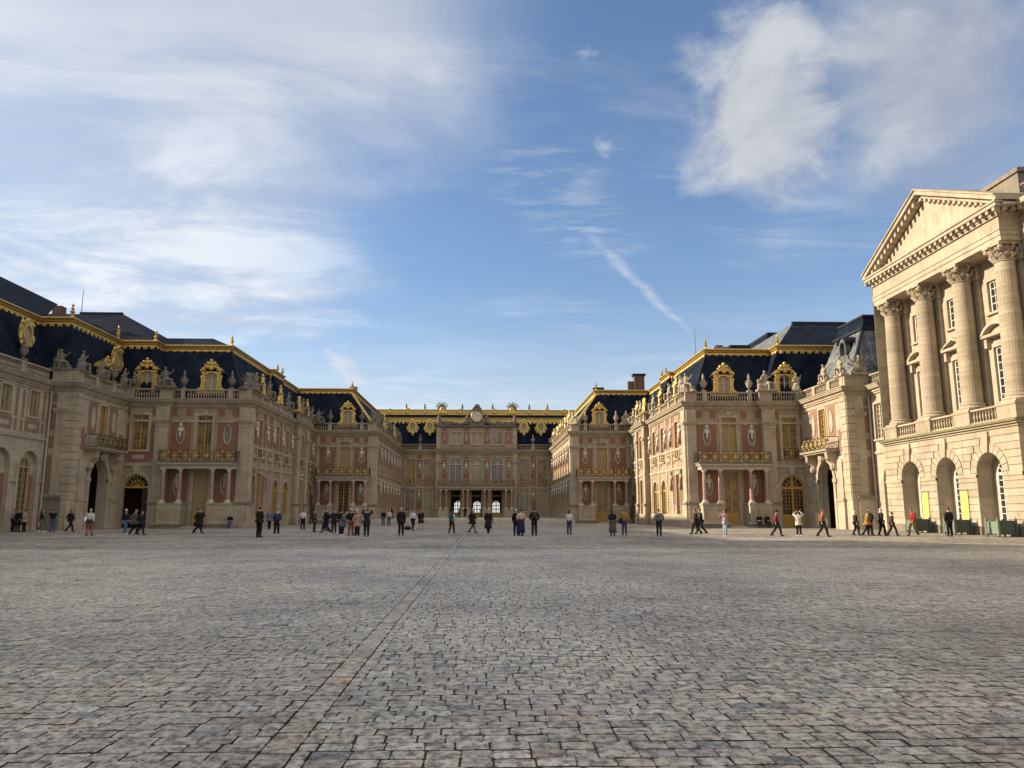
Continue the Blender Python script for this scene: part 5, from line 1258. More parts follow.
# ------------------------------------------------------------------ classical pavilion with giant columns
def columned(s, dy, XF, label, YE=28.0):
    """arcade front at distance XF from the axis; three bays; dy shifts it along the court"""
    par = thing('columned_pavilion', label, 'building', (D(s, XF + 1), 56.5 + dy, 0), 'columned pavilions at the mouth of the court')
    fs = lambda u, v, z: (D(s, XF - v), u + dy, z)
    cs = [61.2, 56.35, 51.5]; cols = [63.6, 58.78, 53.92, 49.1]
    Y0, Y1 = 48.2, 65.0
    fi = lambda u, v, z: fs(u, v - 1.9, z)        # wall behind the columns
    m = MB()
    ops = [(c, 2.7, 0, 5.55, True) for c in cs]
    wall(m, fs, Y0, Y1, 0, 7.1, ops, 'stone_rust', depth=1.1, v=-0.07)
    m.box(fs, Y0 + 0.01, Y0 + 0.02, -6, -0.07, 0, 7.1, 'stone_rust'); m.box(fs, Y1 - 0.02, Y1, -3, -0.07, 0, 22, 'stone_rust')
    # windows set deep in the arches
    wops = [(c, 1.75, 9.0, 13.0, False) for c in cs] + [(c, 1.75, 15.5, 17.75, False) for c in cs]
    wall(m, fi, Y0, Y1, 7.1, 19.4, wops, 'stone_pale', depth=0.55); m.box(fi, Y0, Y0 + 0.02, -6, -0.01, 7.1, 19.4, 'stone_pale')
    m.box(fs, Y0 + 0.05, Y1 - 0.05, -9, -2.8, 0, 21.9, 'dark_void')
    m.build('wall', par)
    # back wall of the arches
    fb = lambda u, v, z: fs(u, v - 1.17, z)
    m = MB()
    for c in cs: wall(m, fb, c - 1.4, c + 1.4, 0, 5.6, [(c, 1.9, 0.3, 5.1, True)], 'stone_pale', depth=0.3)
    m.build('arch_infill', par)
    for c in cs: window(par, fb, c, 1.9, 0.3, 5.1, True, v=-0.1, wood='white_wood', nx=4, nz=7, solid=0.6, name='window', fw=0.1)
    # rusticated courses
    m = MB(); H = 0.5; g = 0.045
    def spans(z0, z1):
        sp = []; e = Y0
        for c in sorted(cs):
            if z0 + H < 4.21: r = 1.35
            else:
                zz = max(0, z0 - 4.2); R0 = 2.0; r = math.sqrt(max(0, R0 * R0 - zz * zz)) if zz < R0 else 0
            if r > 0.05: sp.append((e, c - r)); e = c + r
        sp.append((e, Y1)); return sp
    k = 0; z = 0.55
    while z < 6.9:
        for (a, b) in spans(z, z + H):
            if b - a < 0.1: continue
            m.box(fs, a, b, -0.08, 0.0, z + g, min(z + H, 7.0), 'stone_rust')
        z += H; k += 1
    # voussoirs
    for c in cs:
        n = 11
        for i in range(n):
            a, b = PI * i / n + 0.014, PI * (i + 1) / n - 0.014; R1 = 1.95 if i != n // 2 else 2.75
            m.prism(fs, [(c - 1.35 * math.cos(a), 4.2 + 1.35 * math.sin(a)), (c - 1.35 * math.cos(b), 4.2 + 1.35 * math.sin(b)), (c - R1 * math.cos(b), 4.2 + R1 * math.sin(b)), (c - R1 * math.cos(a), 4.2 + R1 * math.sin(a))], -0.08, 0.0 if i != n // 2 else 0.12, 'stone_rust')
    e = Y0
    for c in sorted(cs) + [None]:
        b = c - 1.35 if c else Y1
        m.box(fs, e, b, -0.1, 0.07, 3.9, 4.14, 'stone_trim'); m.box(fs, e, b, -0.1, 0.05, 0, 0.55, 'stone_grey')
        if c: e = c + 1.35
    m.build('rusticated_courses', par)
    # belt course and balustrade before the columns
    m = MB()
    for (z0, z1, p) in ((7.05, 7.2, 0.08), (7.2, 7.34, 0.25), (7.34, 7.5, 0.4)): m.box(fs, Y0 - p, Y1, -2.0, p, z0, z1, 'stone_trim' if z1 < 7.4 else 'moss')
    m.box(fs, Y0, Y1, -2.2, 0.05, 7.5, 7.58, 'stone_trim')
    m.build('belt_course', par)
    for i in range(3):
        b, a = cols[i] - 0.95, cols[i + 1] + 0.95
        balustrade(par, fs, a, b, 7.58, v0=-0.4, v1=-0.05, h=1.0, mat='stone_pale', step=0.3)
    for c in cols:
        m = MB(); m.box(fs, c - 0.95, c + 0.95, -1.95, 0.06, 7.58, 8.45, 'stone_trim'); m.box(fs, c - 1.0, c + 1.0, -1.95, 0.12, 8.45, 8.62, 'stone_trim'); m.build('pedestal', par)
        m = MB(); v = -0.92
        m.box(fs, c - 0.88, c + 0.88, v - 0.88, v + 0.88, 8.62, 8.78, 'stone_pale')
        m.lathe(fs, c, v, [(0.88, 8.78), (0.92, 8.86), (0.88, 8.95), (0.8, 8.98), (0.78, 9.04), (0.84, 9.1), (0.8, 9.17), (0.74, 9.2)], 'stone_pale', 24)
        prof = []; z = 9.2; n = 24; dz = (18.15 - 9.2) / n
        for i in range(n):
            t0, t1 = i / n, (i + 1) / n; r = lambda t: 0.70 - 0.10 * t ** 1.6
            prof += [(r(t0) - 0.018, z + dz * i), (r(t0), z + dz * i + 0.018), (r(t1), z + dz * (i + 1) - 0.018), (r(t1) - 0.018, z + dz * (i + 1))]
        m.lathe(fs, c, v, prof, 'stone_drum', 24)
        o = m.build('column', par, smooth=False)
        # corinthian capital
        m = MB(); m.lathe(fs, c, v, [(0.68, 18.15), (0.68, 18.22), (0.6, 18.25), (0.62, 18.7), (0.78, 19.15)], 'stone_trim', 16)
        for row, (zb, zt, r0, r1, n_, w) in enumerate(((18.22, 18.62, 0.62, 0.84, 8, .2), (18.45, 18.92, 0.63, 0.92, 8, .2), (18.8, 19.2, 0.68, 1.02, 8, .13))):
            for i in range(n_):
                a = 2 * PI * (i + 0.5 * (row % 2)) / n_; ca, sa = math.cos(a), math.sin(a)
                Q = lambda r, t, z: fs(c + r * ca - t * sa, v + r * sa + t * ca, z)
                m.extr([Q(r0 - .05, -w, zb), Q(r0 - .05, w, zb), Q(r0, w * 1.1, zt - .1), Q(r1, w * .7, zt), Q(r1 + .02, w * .5, zt - .12), Q(r1 - .04, 0, zt - .16)][:4], [Q(r0 + .05, -w, zb), Q(r0 + .05, w, zb), Q(r0 + .1, w * 1.1, zt - .12), Q(r1 + .05, w * .7, zt - .1)], 'stone_trim')
                m.ell(fs, (c + r1 * ca, v + r1 * sa, zt - .05), (.1, .1, .09), 'stone_trim', 6, 4)
        for (x, y) in ((-1, -1), (1, -1), (1, 1), (-1, 1)): m.ell(fs, (c + x * .72, v + y * .72, 19.05), (.17, .17, .19), 'stone_trim', 8, 6)
        m.box(fs, c - 0.88, c + 0.88, v - 0.88, v + 0.88, 19.2, 19.4, 'stone_trim')
        m.build('capital', o)
        m = MB(); m.box(fi, c - 0.72, c + 0.72, -0.02, 0.25, 8.6, 18.2, 'stone_pale'); m.box(fi, c - 0.85, c + 0.85, -0.02, 0.35, 18.2, 19.4, 'stone_pale'); m.build('pilaster', par)
    for i, c in enumerate(cs):
        surround(par, fi, c, 1.75, 9.0, 13.0, 0.3, 0.12); window(par, fi, c, 1.75, 9.0, 13.0, wood='white_wood', nx=4, nz=7, v=-0.16, fw=0.1)
        surround(par, fi, c, 1.75, 15.5, 17.75, 0.3, 0.12); window(par, fi, c, 1.75, 15.5, 17.75, wood='white_wood', nx=4, nz=4, v=-0.16, fw=0.1)
        m = MB()
        for sg in (-1, 1):
            m.box(fi, c + sg * 1.22 - .14, c + sg * 1.22 + .14, -0.02, 0.1, 9.0, 13.3, 'stone_pale'); m.box(fi, c + sg * 1.22 - .14, c + sg * 1.22 + .14, -0.02, 0.42, 13.0, 13.7, 'stone_pale')
        m.box(fi, c - 1.45, c + 1.45, -0.02, 0.6, 13.7, 13.9, 'stone_pale')
        if i == 1:
            for (a, b) in (((c - 1.5, 13.9), (c, 14.65)), ((c + 1.5, 13.9), (c, 14.65))): m.prism(fi, [a, b, (b[0], b[1] - .2), (a[0] * 0.86 + c * 0.14, a[1])], -0.02, 0.62, 'stone_pale')
            m.prism(fi, [(c - 1.3, 13.9), (c + 1.3, 13.9), (c, 14.5)], -0.02, 0.2, 'stone_pale')
        else:
            for k in range(10):
                a, b = R(35 + 110 * k / 10), R(35 + 110 * (k + 1) / 10); z0 = 12.85
                m.prism(fi, [(c + 1.85 * math.cos(a), z0 + 1.85 * math.sin(a)), (c + 1.85 * math.cos(b), z0 + 1.85 * math.sin(b)), (c + 1.65 * math.cos(b), z0 + 1.65 * math.sin(b)), (c + 1.65 * math.cos(a), z0 + 1.65 * math.sin(a))], -0.02, 0.6, 'stone_pale')
            m.prism(fi, [(c + 1.62 * math.cos(R(40 + 10 * k)), max(13.9, 12.85 + 1.62 * math.sin(R(40 + 10 * k)))) for k in range(11)], -0.02, 0.18, 'stone_pale')
        m.build('window_hood', par)
    # entablature, modillions, pediment
    m = MB(); E0, E1 = Y0 - 0.1, Y1 - 0.05
    m.box(fs, E0, E1, -2.6, -0.12, 19.4, 19.75, 'stone_pale'); m.box(fs, E0 - .05, E1, -2.6, -0.06, 19.75, 20.1, 'stone_pale'); m.box(fs, E0 - .1, E1, -2.6, 0.0, 20.1, 20.2, 'stone_pale')
    m.box(fs, E0, E1, -2.6, -0.1, 20.2, 21.05, 'stone_pale'); m.box(fs, E0 - .12, E1, -2.6, 0.05, 21.05, 21.2, 'stone_pale')
    m.box(fs, E0 - .75, E1 + .1, -2.6, 0.55, 21.5, 21.75, 'stone_pale'); m.box(fs, E0 - .85, E1 + .2, -2.6, 0.65, 21.75, 21.88, 'stone_pale'); m.box(fs, E0 - .15, E1, -2.6, 0.1, 21.2, 21.5, 'stone_pale')
    n = 27
    for i in range(n):
        u = E0 - .4 + (E1 - E0 + .5) * i / (n - 1); m.box(fs, u - .13, u + .13, 0.1, 0.48, 21.24, 21.498, 'stone_pale')
    for i in range(4): m.box(fs, E0 - .65, E0 - .15, -0.3 - i * .62, -0.04 - i * .62, 21.24, 21.498, 'stone_pale')
    uc = (E0 + E1) / 2 - 0.25; hw = (E1 - E0) / 2 + 0.55; ap = 26.1; zb = 21.88
    sl = (ap - zb) / hw
    for sg in (-1, 1):
        for i in range(15):
            t = (i + 0.6) / 15.5; u = uc + sg * hw * (1 - t); z = zb + (ap - zb) * t - 0.33
            m.prism(fs, [(u - .13, z - .27 - sg * -.13 * sl * -1), (u + .13, z - .27 - sg * .13 * sl), (u + .13, z - sg * .13 * sl), (u - .13, z + sg * .13 * sl)], 0.1, 0.48, 'stone_pale')
    m.build('entablature', par)
    m = MB(); 
    for sg in (-1, 1):
        def band(o0, o1, v1, mat='stone_pale'):
            A = [(uc + sg * (hw + .05), zb + o0), (uc, ap + o0), (uc, ap + o1), (uc + sg * (hw + .05), zb + o1)]
            m.prism(fs, A, -2.6, v1, mat)
        band(-0.05, 0.28, 0.56); band(0.28, 0.42, 0.68, 'stone_trim'); band(-0.36, -0.05, 0.1)
    m.prism(fs, [(uc - hw + 1.1, zb), (uc + hw - 1.1, zb), (uc, ap - 0.45)], -2.0, -0.25, 'stone_pale')
    m.prism(fs, [(uc - hw, zb + .3), (uc + hw, zb + .3), (uc, ap + .4)], -9, -2.6, 'lead')
    m.build('pediment', par)
    # carved field of the pediment, worn almost flat
    # main body of the wing beside and behind
    m = MB(); fw = lambda u, v, z: fs(u, v - 1.6, z)
    NK = int((45.2 - YE) / 4.4) + 1
    wops = [(45.2 - 4.4 * k, 1.55, 9.0, 13.0, False) for k in range(NK)] + [(45.2 - 4.4 * k, 1.55, 15.5, 17.75, False) for k in range(NK)] + [(45.2 - 4.4 * k, 2.5, 0, 5.4, True) for k in range(NK)]
    wall(m, fw, YE, Y0 - .1, 0, 19.9, wops, 'stone_rust', depth=0.5); m.box(fw, YE, Y0, -12, -0.7, 0, 21.5, 'dark_void'); m.box(fw, YE, YE + .02, -12, -0.02, 0, 21.5, 'stone_rust')
    for (z0, z1, p) in ((7.05, 7.4, 0.3), (19.4, 20.1, 0.12), (20.1, 21.1, 0.05), (21.1, 21.5, 0.2), (21.5, 21.85, 0.75)): m.box(fw, YE - p, Y0 - .12, -0.6, p, z0, z1, 'stone_trim')
    for i in range(28): m.box(fw, 28.2 + i * .7, 28.46 + i * .7, 0.2, 0.68, 21.22, 21.49, 'stone_trim')
    m.build('wing_wall', par)
    for k in range(NK):
        u = 45.2 - 4.4 * k
        window(par, fw, u, 1.55, 9.0, 13.0, wood='white_wood', nx=3, nz=6, v=-0.4); window(par, fw, u, 1.55, 15.5, 17.75, wood='white_wood', nx=4, nz=4, v=-0.4); window(par, fw, u, 2.5, 0, 5.4, True, wood='white_wood', nx=4, nz=7, v=-0.4, solid=.6)
        surround(par, fw, u, 1.55, 9.0, 13.0, .3, .12); surround(par, fw, u, 1.55, 15.5, 17.75, .3, .12)
    balustrade(par, fw, YE, Y0 - .5, 21.85, piers=[46 - 4.4 * k for k in range(4)], h=1.3, mat='stone_grey', step=0.34)
    # parapet block on the main roof
    m = MB(); m.box(fs, 49.6, 54.5, -9, -2.9, 21.9, 24.9, 'stone_grey'); m.box(fs, 49.4, 54.6, -9.1, -2.75, 24.9, 25.2, 'stone_grey'); m.box(fs, 54.4, Y1 - .1, -9, -3.2, 21.9, 22.6, 'lead')
    m.build('attic', par)
    return par

def link_right():
    """stone wall between the grey roofed pavilion and the columned building"""
    s = 1
    par = thing('palace_link', 'narrow sunlit stone bay with one tall window between the brick pavilion and the columned building', 'building', (D(s, 37.5), 66.4, 0))
    fs = side(s, DW)
    m = MB(); wall(m, fs, 64.9, YP, 0, 12.0, [(66.3, 1.25, 7.9, 11.0, False), (65.35, 1.9, 0, 5.4, True)], 'stone_pale', depth=0.5); m.box(fs, 64.9, YP + 1, -6, -1.0, 0, 13, 'dark_void')
    m.box(fs, 65.0, YP - .02, -0.02, .12, 6.6, 6.85, 'stone_trim'); m.build('wall', par)
    window(par, fs, 66.3, 1.25, 7.9, 11.0, wood='cream_wood', nx=4, nz=7); surround(par, fs, 66.3, 1.25, 7.9, 11.0, .2)
    window(par, fs, 65.35, 1.9, 0, 5.4, True, wood='white_wood', nx=4, nz=7, solid=.6, v=-.4)
    cornice(par, fs, 65.0, YP - .02); balustrade(par, fs, 65.0, YP - .3, HB, v0=-.3, v1=.04)
    return par
# ------------------------------------------------------------------ sky and light
SUN_EL, SUN_AZ = R(21.0), R(-78.0)       # azimuth from +Y, clockwise positive: the sun stands to the left, slightly ahead
def sky():
    w = bpy.data.worlds.new("World"); bpy.context.scene.world = w; w.use_nodes = True
    t = w.node_tree; t.nodes.clear()
    out = t.nodes.new('ShaderNodeOutputWorld'); bg = t.nodes.new('ShaderNodeBackground'); bg.inputs['Strength'].default_value = 0.082
    st = t.nodes.new('ShaderNodeTexSky'); st.sky_type = 'NISHITA'; st.sun_disc = False
    st.sun_elevation = SUN_EL; st.sun_rotation = SUN_AZ; st.altitude = 100; st.air_density = 1.15; st.dust_density = 0.5; st.ozone_density = 2.6
    tc = t.nodes.new('ShaderNodeTexCoord'); nv = t.nodes.new('ShaderNodeVectorMath'); nv.operation = 'NORMALIZE'; lk(t, tc.outputs['Generated'], nv.inputs[0])
    sp = t.nodes.new('ShaderNodeSeparateXYZ'); lk(t, nv.outputs[0], sp.inputs[0]); X, Y, Z = sp.outputs
    zc = mth(t, 'MAXIMUM', Z, 0.03); zd = mth(t, 'ADD', zc, 0.06)
    px, py = mth(t, 'DIVIDE', X, zd), mth(t, 'DIVIDE', Y, zd)
    cv = t.nodes.new('ShaderNodeCombineXYZ'); lk(t, px, cv.inputs[0]); lk(t, py, cv.inputs[1])
    def noise_(vec, scale, detail=8, rough=0.55, sc=None, rot=0, loc=(0, 0, 0), dist=0.0):
        mp = t.nodes.new('ShaderNodeMapping'); mp.inputs['Location'].default_value = loc; mp.inputs['Rotation'].default_value = (0, 0, rot)
        if sc: mp.inputs['Scale'].default_value = sc
        lk(t, vec, mp.inputs[0]); n = nd(t, 'ShaderNodeTexNoise', Scale=scale, Detail=float(detail), Roughness=rough, Distortion=dist); lk(t, mp.outputs[0], n.inputs['Vector'])
        return n.outputs['Fac']
    def sm(x, a, b):
        m = t.nodes.new('ShaderNodeMapRange'); m.interpolation_type = 'SMOOTHSTEP'; lk(t, x, m.inputs[0]); m.inputs[1].default_value = a; m.inputs[2].default_value = b
        return m.outputs[0]
    def dist(c):
        v = t.nodes.new('ShaderNodeVectorMath'); v.operation = 'DISTANCE'; lk(t, nv.outputs[0], v.inputs[0]); v.inputs[1].default_value = c; return v.outputs['Value']
    mul = lambda a, b: mth(t, 'MULTIPLY', a, b); add = lambda a, b: mth(t, 'ADD', a, b); inv = lambda a: mth(t, 'SUBTRACT', 1.0, a); mx = lambda a, b: mth(t, 'MAXIMUM', a, b)
    # high veil: thick on the left, streaky elsewhere
    n1 = noise_(cv.outputs[0], 0.8, 9, 0.56, (1.0, 0.55, 1), R(25), (3.1, 1.7, 0), 0.5)
    n2 = noise_(cv.outputs[0], 2.6, 9, 0.6, (0.45, 1.5, 1), R(-28), (0.3, 0.9, 0), 0.7)
    zz_ = mul(mth(t, 'SUBTRACT', Z, 0.36), 0.75)
    n3 = noise_(cv.outputs[0], 1.7, 11, 0.62, (0.8, 1.25, 1), R(-40), (1.3, 5.9, 0), 0.5)
    left = sm(add(add(mul(X, -1.0), zz_), mul(mth(t, 'SUBTRACT', n1, 0.5), 0.75)), 0.04, 0.34)
    cir = sm(add(mul(n1, 0.55), mul(n2, 0.45)), 0.49, 0.74)
    veil = mth(t, 'ADD', mul(left, add(0.54, mul(sm(n3, 0.32, 0.68), 0.34))), mul(mul(cir, 0.62), add(0.55, mul(sm(mth(t, 'ABSOLUTE', mth(t, 'SUBTRACT', X, 0.2)), 0.3, 0.05), 0.45))), clamp=True)
    low = mul(sm(Z, 0.30, 0.05), mul(sm(n2, 0.34, 0.60), 0.72))
    veil = mx(veil, low)
    haze_ = mul(sm(Z, 0.30, 0.02), 0.72)
    veil = mx(veil, haze_)
    # cumulus at upper right
    nb = noise_(nv.outputs[0], 7.5, 10, 0.6, (1, 1, 1.5), 0, (2.0, 0.4, 1.1), 0.25)
    ns = noise_(nv.outputs[0], 34.0, 7, 0.6, (1, 1, 1.9), 0, (1.0, 0.2, 0.7), 0.3)
    def puff(c, r, amp=0.9, soft=0.35, n_=None):
        d = mth(t, 'DIVIDE', dist(c), r); return sm(add(mth(t, 'SUBTRACT', 1.0, d), mul(mth(t, 'SUBTRACT', nb if n_ is None else n_, 0.5), amp * 2)), 0.0, soft)
    cum = mx(mx(puff((0.325, 0.83, 0.458), 0.125, 0.9, 0.6), mul(puff((0.47, 0.745, 0.47), 0.165, 0.6, 0.8), 0.92)), mul(puff((0.50, 0.78, 0.37), 0.17, 1.0, 1.4), 0.8))
    small = mx(mx(puff((0.118, 0.837, 0.534), 0.016, 2.2, 1.9, ns), puff((0.146, 0.884, 0.444), 0.017, 2.2, 1.9, ns)), puff((-0.186, 0.966, 0.180), 0.026, 2.0, 1.0, ns))
    small = mx(small, puff((-0.163, 0.973, 0.160), 0.018, 2.0, 1.6, ns))
    # contrail in the plane of the high clouds
    a0 = (0.21, 2.08); dx, dy = 0.49, 0.872
    rx, ry = mth(t, 'SUBTRACT', px, a0[0]), mth(t, 'SUBTRACT', py, a0[1])
    al = add(mul(rx, dx), mul(ry, dy)); pe = add(mul(rx, -dy), mul(ry, dx))
    wob = noise_(cv.outputs[0], 5.0, 4, 0.5); pe = add(pe, mul(mth(t, 'SUBTRACT', wob, 0.5), 0.07))
    rip0 = noise_(cv.outputs[0], 7.0, 6, 0.65)
    trail = mul(mul(sm(mth(t, 'ABSOLUTE', pe), 0.04, 0.0), sm(al, 0.1, 0.5)), mul(sm(al, 1.9, 1.1), add(0.15, mul(sm(rip0, 0.3, 0.62), 0.36))))
    rip = noise_(cv.outputs[0], 9.0, 5, 0.6, (0.6, 1.7, 1), R(35))
    mac = mul(mul(sm(mth(t, 'ABSOLUTE', add(pe, 0.02)), 0.24, 0.02), mul(sm(al, -0.85, -0.1), sm(al, 0.75, 0.1))), mul(sm(rip, 0.42, 0.70), 0.42))
    hi = mx(mx(veil, trail), mac)
    # colours
    sunv = (math.sin(SUN_AZ) * math.cos(SUN_EL), math.cos(SUN_AZ) * math.cos(SUN_EL), math.sin(SUN_EL))
    sd = dist(sunv); near = sm(sd, 1.25, 0.15)
    vg = mx(mul(sm(n3, 0.38, 0.66), sm(Z, 0.62, 0.30)), mul(sm(Z, 0.28, 0.06), 0.75))
    vcol = mixc(t, mth(t, 'ADD', vg, mul(near, 0.35), clamp=True), (4.0, 4.35, 4.95), (6.3, 6.55, 6.9))
    ccol = mixc(t, sm(add(mul(nb, 0.8), mul(X, -0.9)), -0.12, 0.22), (3.0, 3.2, 3.7), (4.9, 5.0, 5.15))
    blue = mixc(t, 1.0, st.outputs[0], (1.09, 1.11, 1.22), 'MULTIPLY')
    hi = mx(hi, mul(mx(sm(Y, 0.30, -0.15), sm(Z, 0.60, 0.78)), 0.9))  # unseen cloud behind and overhead, added to whiten the ambient light
    vcol = mixc(t, mx(sm(Y, 0.30, -0.15), sm(Z, 0.60, 0.78)), vcol, (6.3, 6.1, 5.75))
    c = mixc(t, hi, blue, vcol)
    c = mixc(t, mul(cum, 0.85), c, ccol)
    c = mixc(t, mul(small, 0.5), c, (5.8, 5.8, 5.9))
    lk(t, c, bg.inputs['Color']); lk(t, bg.outputs[0], out.inputs['Surface'])
sky()
sun = bpy.data.lights.new('sun', 'SUN'); sun.energy = 5.0; sun.angle = R(0.6); sun.color = (1.0, 0.84, 0.61)
so = bpy.data.objects.new('sun', sun); C.objects.link(so)
sv = Vector((math.sin(SUN_AZ) * math.cos(SUN_EL), math.cos(SUN_AZ) * math.cos(SUN_EL), math.sin(SUN_EL)))
so.rotation_euler = sv.to_track_quat('Z', 'Y').to_euler(); so.location = sv * 200

# ------------------------------------------------------------------ ground
def ground_mats():
    m, t, b = nt('court')          # far paving, seen at a grazing angle
    tc = t.nodes.new('ShaderNodeTexCoord')
    br = nd(t, 'ShaderNodeTexBrick', Scale=1.0, Mortar_Size=0.011, Mortar_Smooth=0.3, Bias=0.1, Brick_Width=0.235, Row_Height=0.19)
    lk(t, tc.outputs['Object'], br.inputs['Vector'])
    br.inputs['Color1'].default_value = (0.39, 0.36, 0.315, 1); br.inputs['Color2'].default_value = (0.31, 0.285, 0.25, 1); br.inputs['Mortar'].default_value = (0.17, 0.155, 0.135, 1)
    n = nd(t, 'ShaderNodeTexNoise', Scale=0.16, Detail=7.0, Roughness=0.65); lk(t, tc.outputs['Object'], n.inputs['Vector'])
    r = ramp(t, n.outputs['Fac'], [(0.36, (0.62, 0.62, 0.63)), (0.60, (1.15, 1.13, 1.1))])
    n2 = nd(t, 'ShaderNodeTexNoise', Scale=2.3, Detail=6.0, Roughness=0.7); lk(t, tc.outputs['Object'], n2.inputs['Vector'])
    r2 = ramp(t, n2.outputs['Fac'], [(0.40, (0.5, 0.5, 0.5)), (0.58, (1.2, 1.2, 1.2))])
    c = mixc(t, 1.0, br.outputs['Color'], r.outputs[0], 'MULTIPLY'); c = mixc(t, 1.0, c, r2.outputs[0], 'MULTIPLY')
    lk(t, c, b.inputs['Base Color']); b.inputs['Roughness'].default_value = 0.7; b.inputs['Specular IOR Level'].default_value = 0.2
    m, t, b = nt('sett')           # the tops of the modelled setts
    tc = t.nodes.new('ShaderNodeTexCoord'); at = t.nodes.new('ShaderNodeAttribute'); at.attribute_name = 'tint'
    n = nd(t, 'ShaderNodeTexNoise', Scale=11.0, Detail=12.0, Roughness=0.78); lk(t, tc.outputs['Object'], n.inputs['Vector'])
    r = ramp(t, n.outputs['Fac'], [(0.43, (0.27, 0.26, 0.25)), (0.495, (0.82, 0.81, 0.80)), (0.56, (1.2, 1.19, 1.17))])
    n2 = nd(t, 'ShaderNodeTexNoise', Scale=0.16, Detail=7.0, Roughness=0.65); lk(t, tc.outputs['Object'], n2.inputs['Vector'])
    r2 = ramp(t, n2.outputs['Fac'], [(0.36, (0.62, 0.62, 0.63)), (0.60, (1.15, 1.13, 1.1))])
    n3 = nd(t, 'ShaderNodeTexNoise', Scale=55.0, Detail=4.0, Roughness=0.6); lk(t, tc.outputs['Object'], n3.inputs['Vector'])
    c = mixc(t, 1.0, at.outputs['Color'], r.outputs[0], 'MULTIPLY'); c = mixc(t, 1.0, c, r2.outputs[0], 'MULTIPLY')
    lk(t, c, b.inputs['Base Color'])
    rr = mth(t, 'ADD', mth(t, 'MULTIPLY', n.outputs['Fac'], 0.35), 0.30); lk(t, rr, b.inputs['Roughness']); b.inputs['Specular IOR Level'].default_value = 0.4
    h = mth(t, 'ADD', n.outputs['Fac'], mth(t, 'MULTIPLY', n3.outputs['Fac'], 0.35))
    bp = nd(t, 'ShaderNodeBump', Strength=0.9, Distance=0.02); lk(t, h, bp.inputs['Height']); lk(t, bp.outputs[0], b.inputs['Normal'])
    simple('joint', (0.06, 0.053, 0.045), 0.95, 0, 0.4, 3.0, 0.5, 0.1)
    simple('earth', (0.33, 0.30, 0.25), 0.9, 0, 0.2, 0.05)
    simple('pale_band', (0.36, 0.335, 0.30), 0.7, 0, 0.2, 0.6)
    simple('seam_stone', (0.235, 0.215, 0.185), 0.6, 0, 0.3, 1.2)
    simple('gravel', (0.55, 0.50, 0.42), 0.9, 0, 0.1, 1.0)
ground_mats()
def flat(name, x0, x1, y0, y1, z, mat):
    m = MB(); m.poly([(x0, y0, z), (x1, y0, z), (x1, y1, z), (x0, y1, z)], mat)
    return struct(m.build(name))
flat('ground', -1500, 1500, -1500, 1500, -0.03, 'earth')
m = MB(); m.poly([(-70, -60, -0.026), (70, -60, -0.026), (70, 36, -0.026), (-70, 36, -0.026)], 'joint'); struct(m.build('paving_bed'))
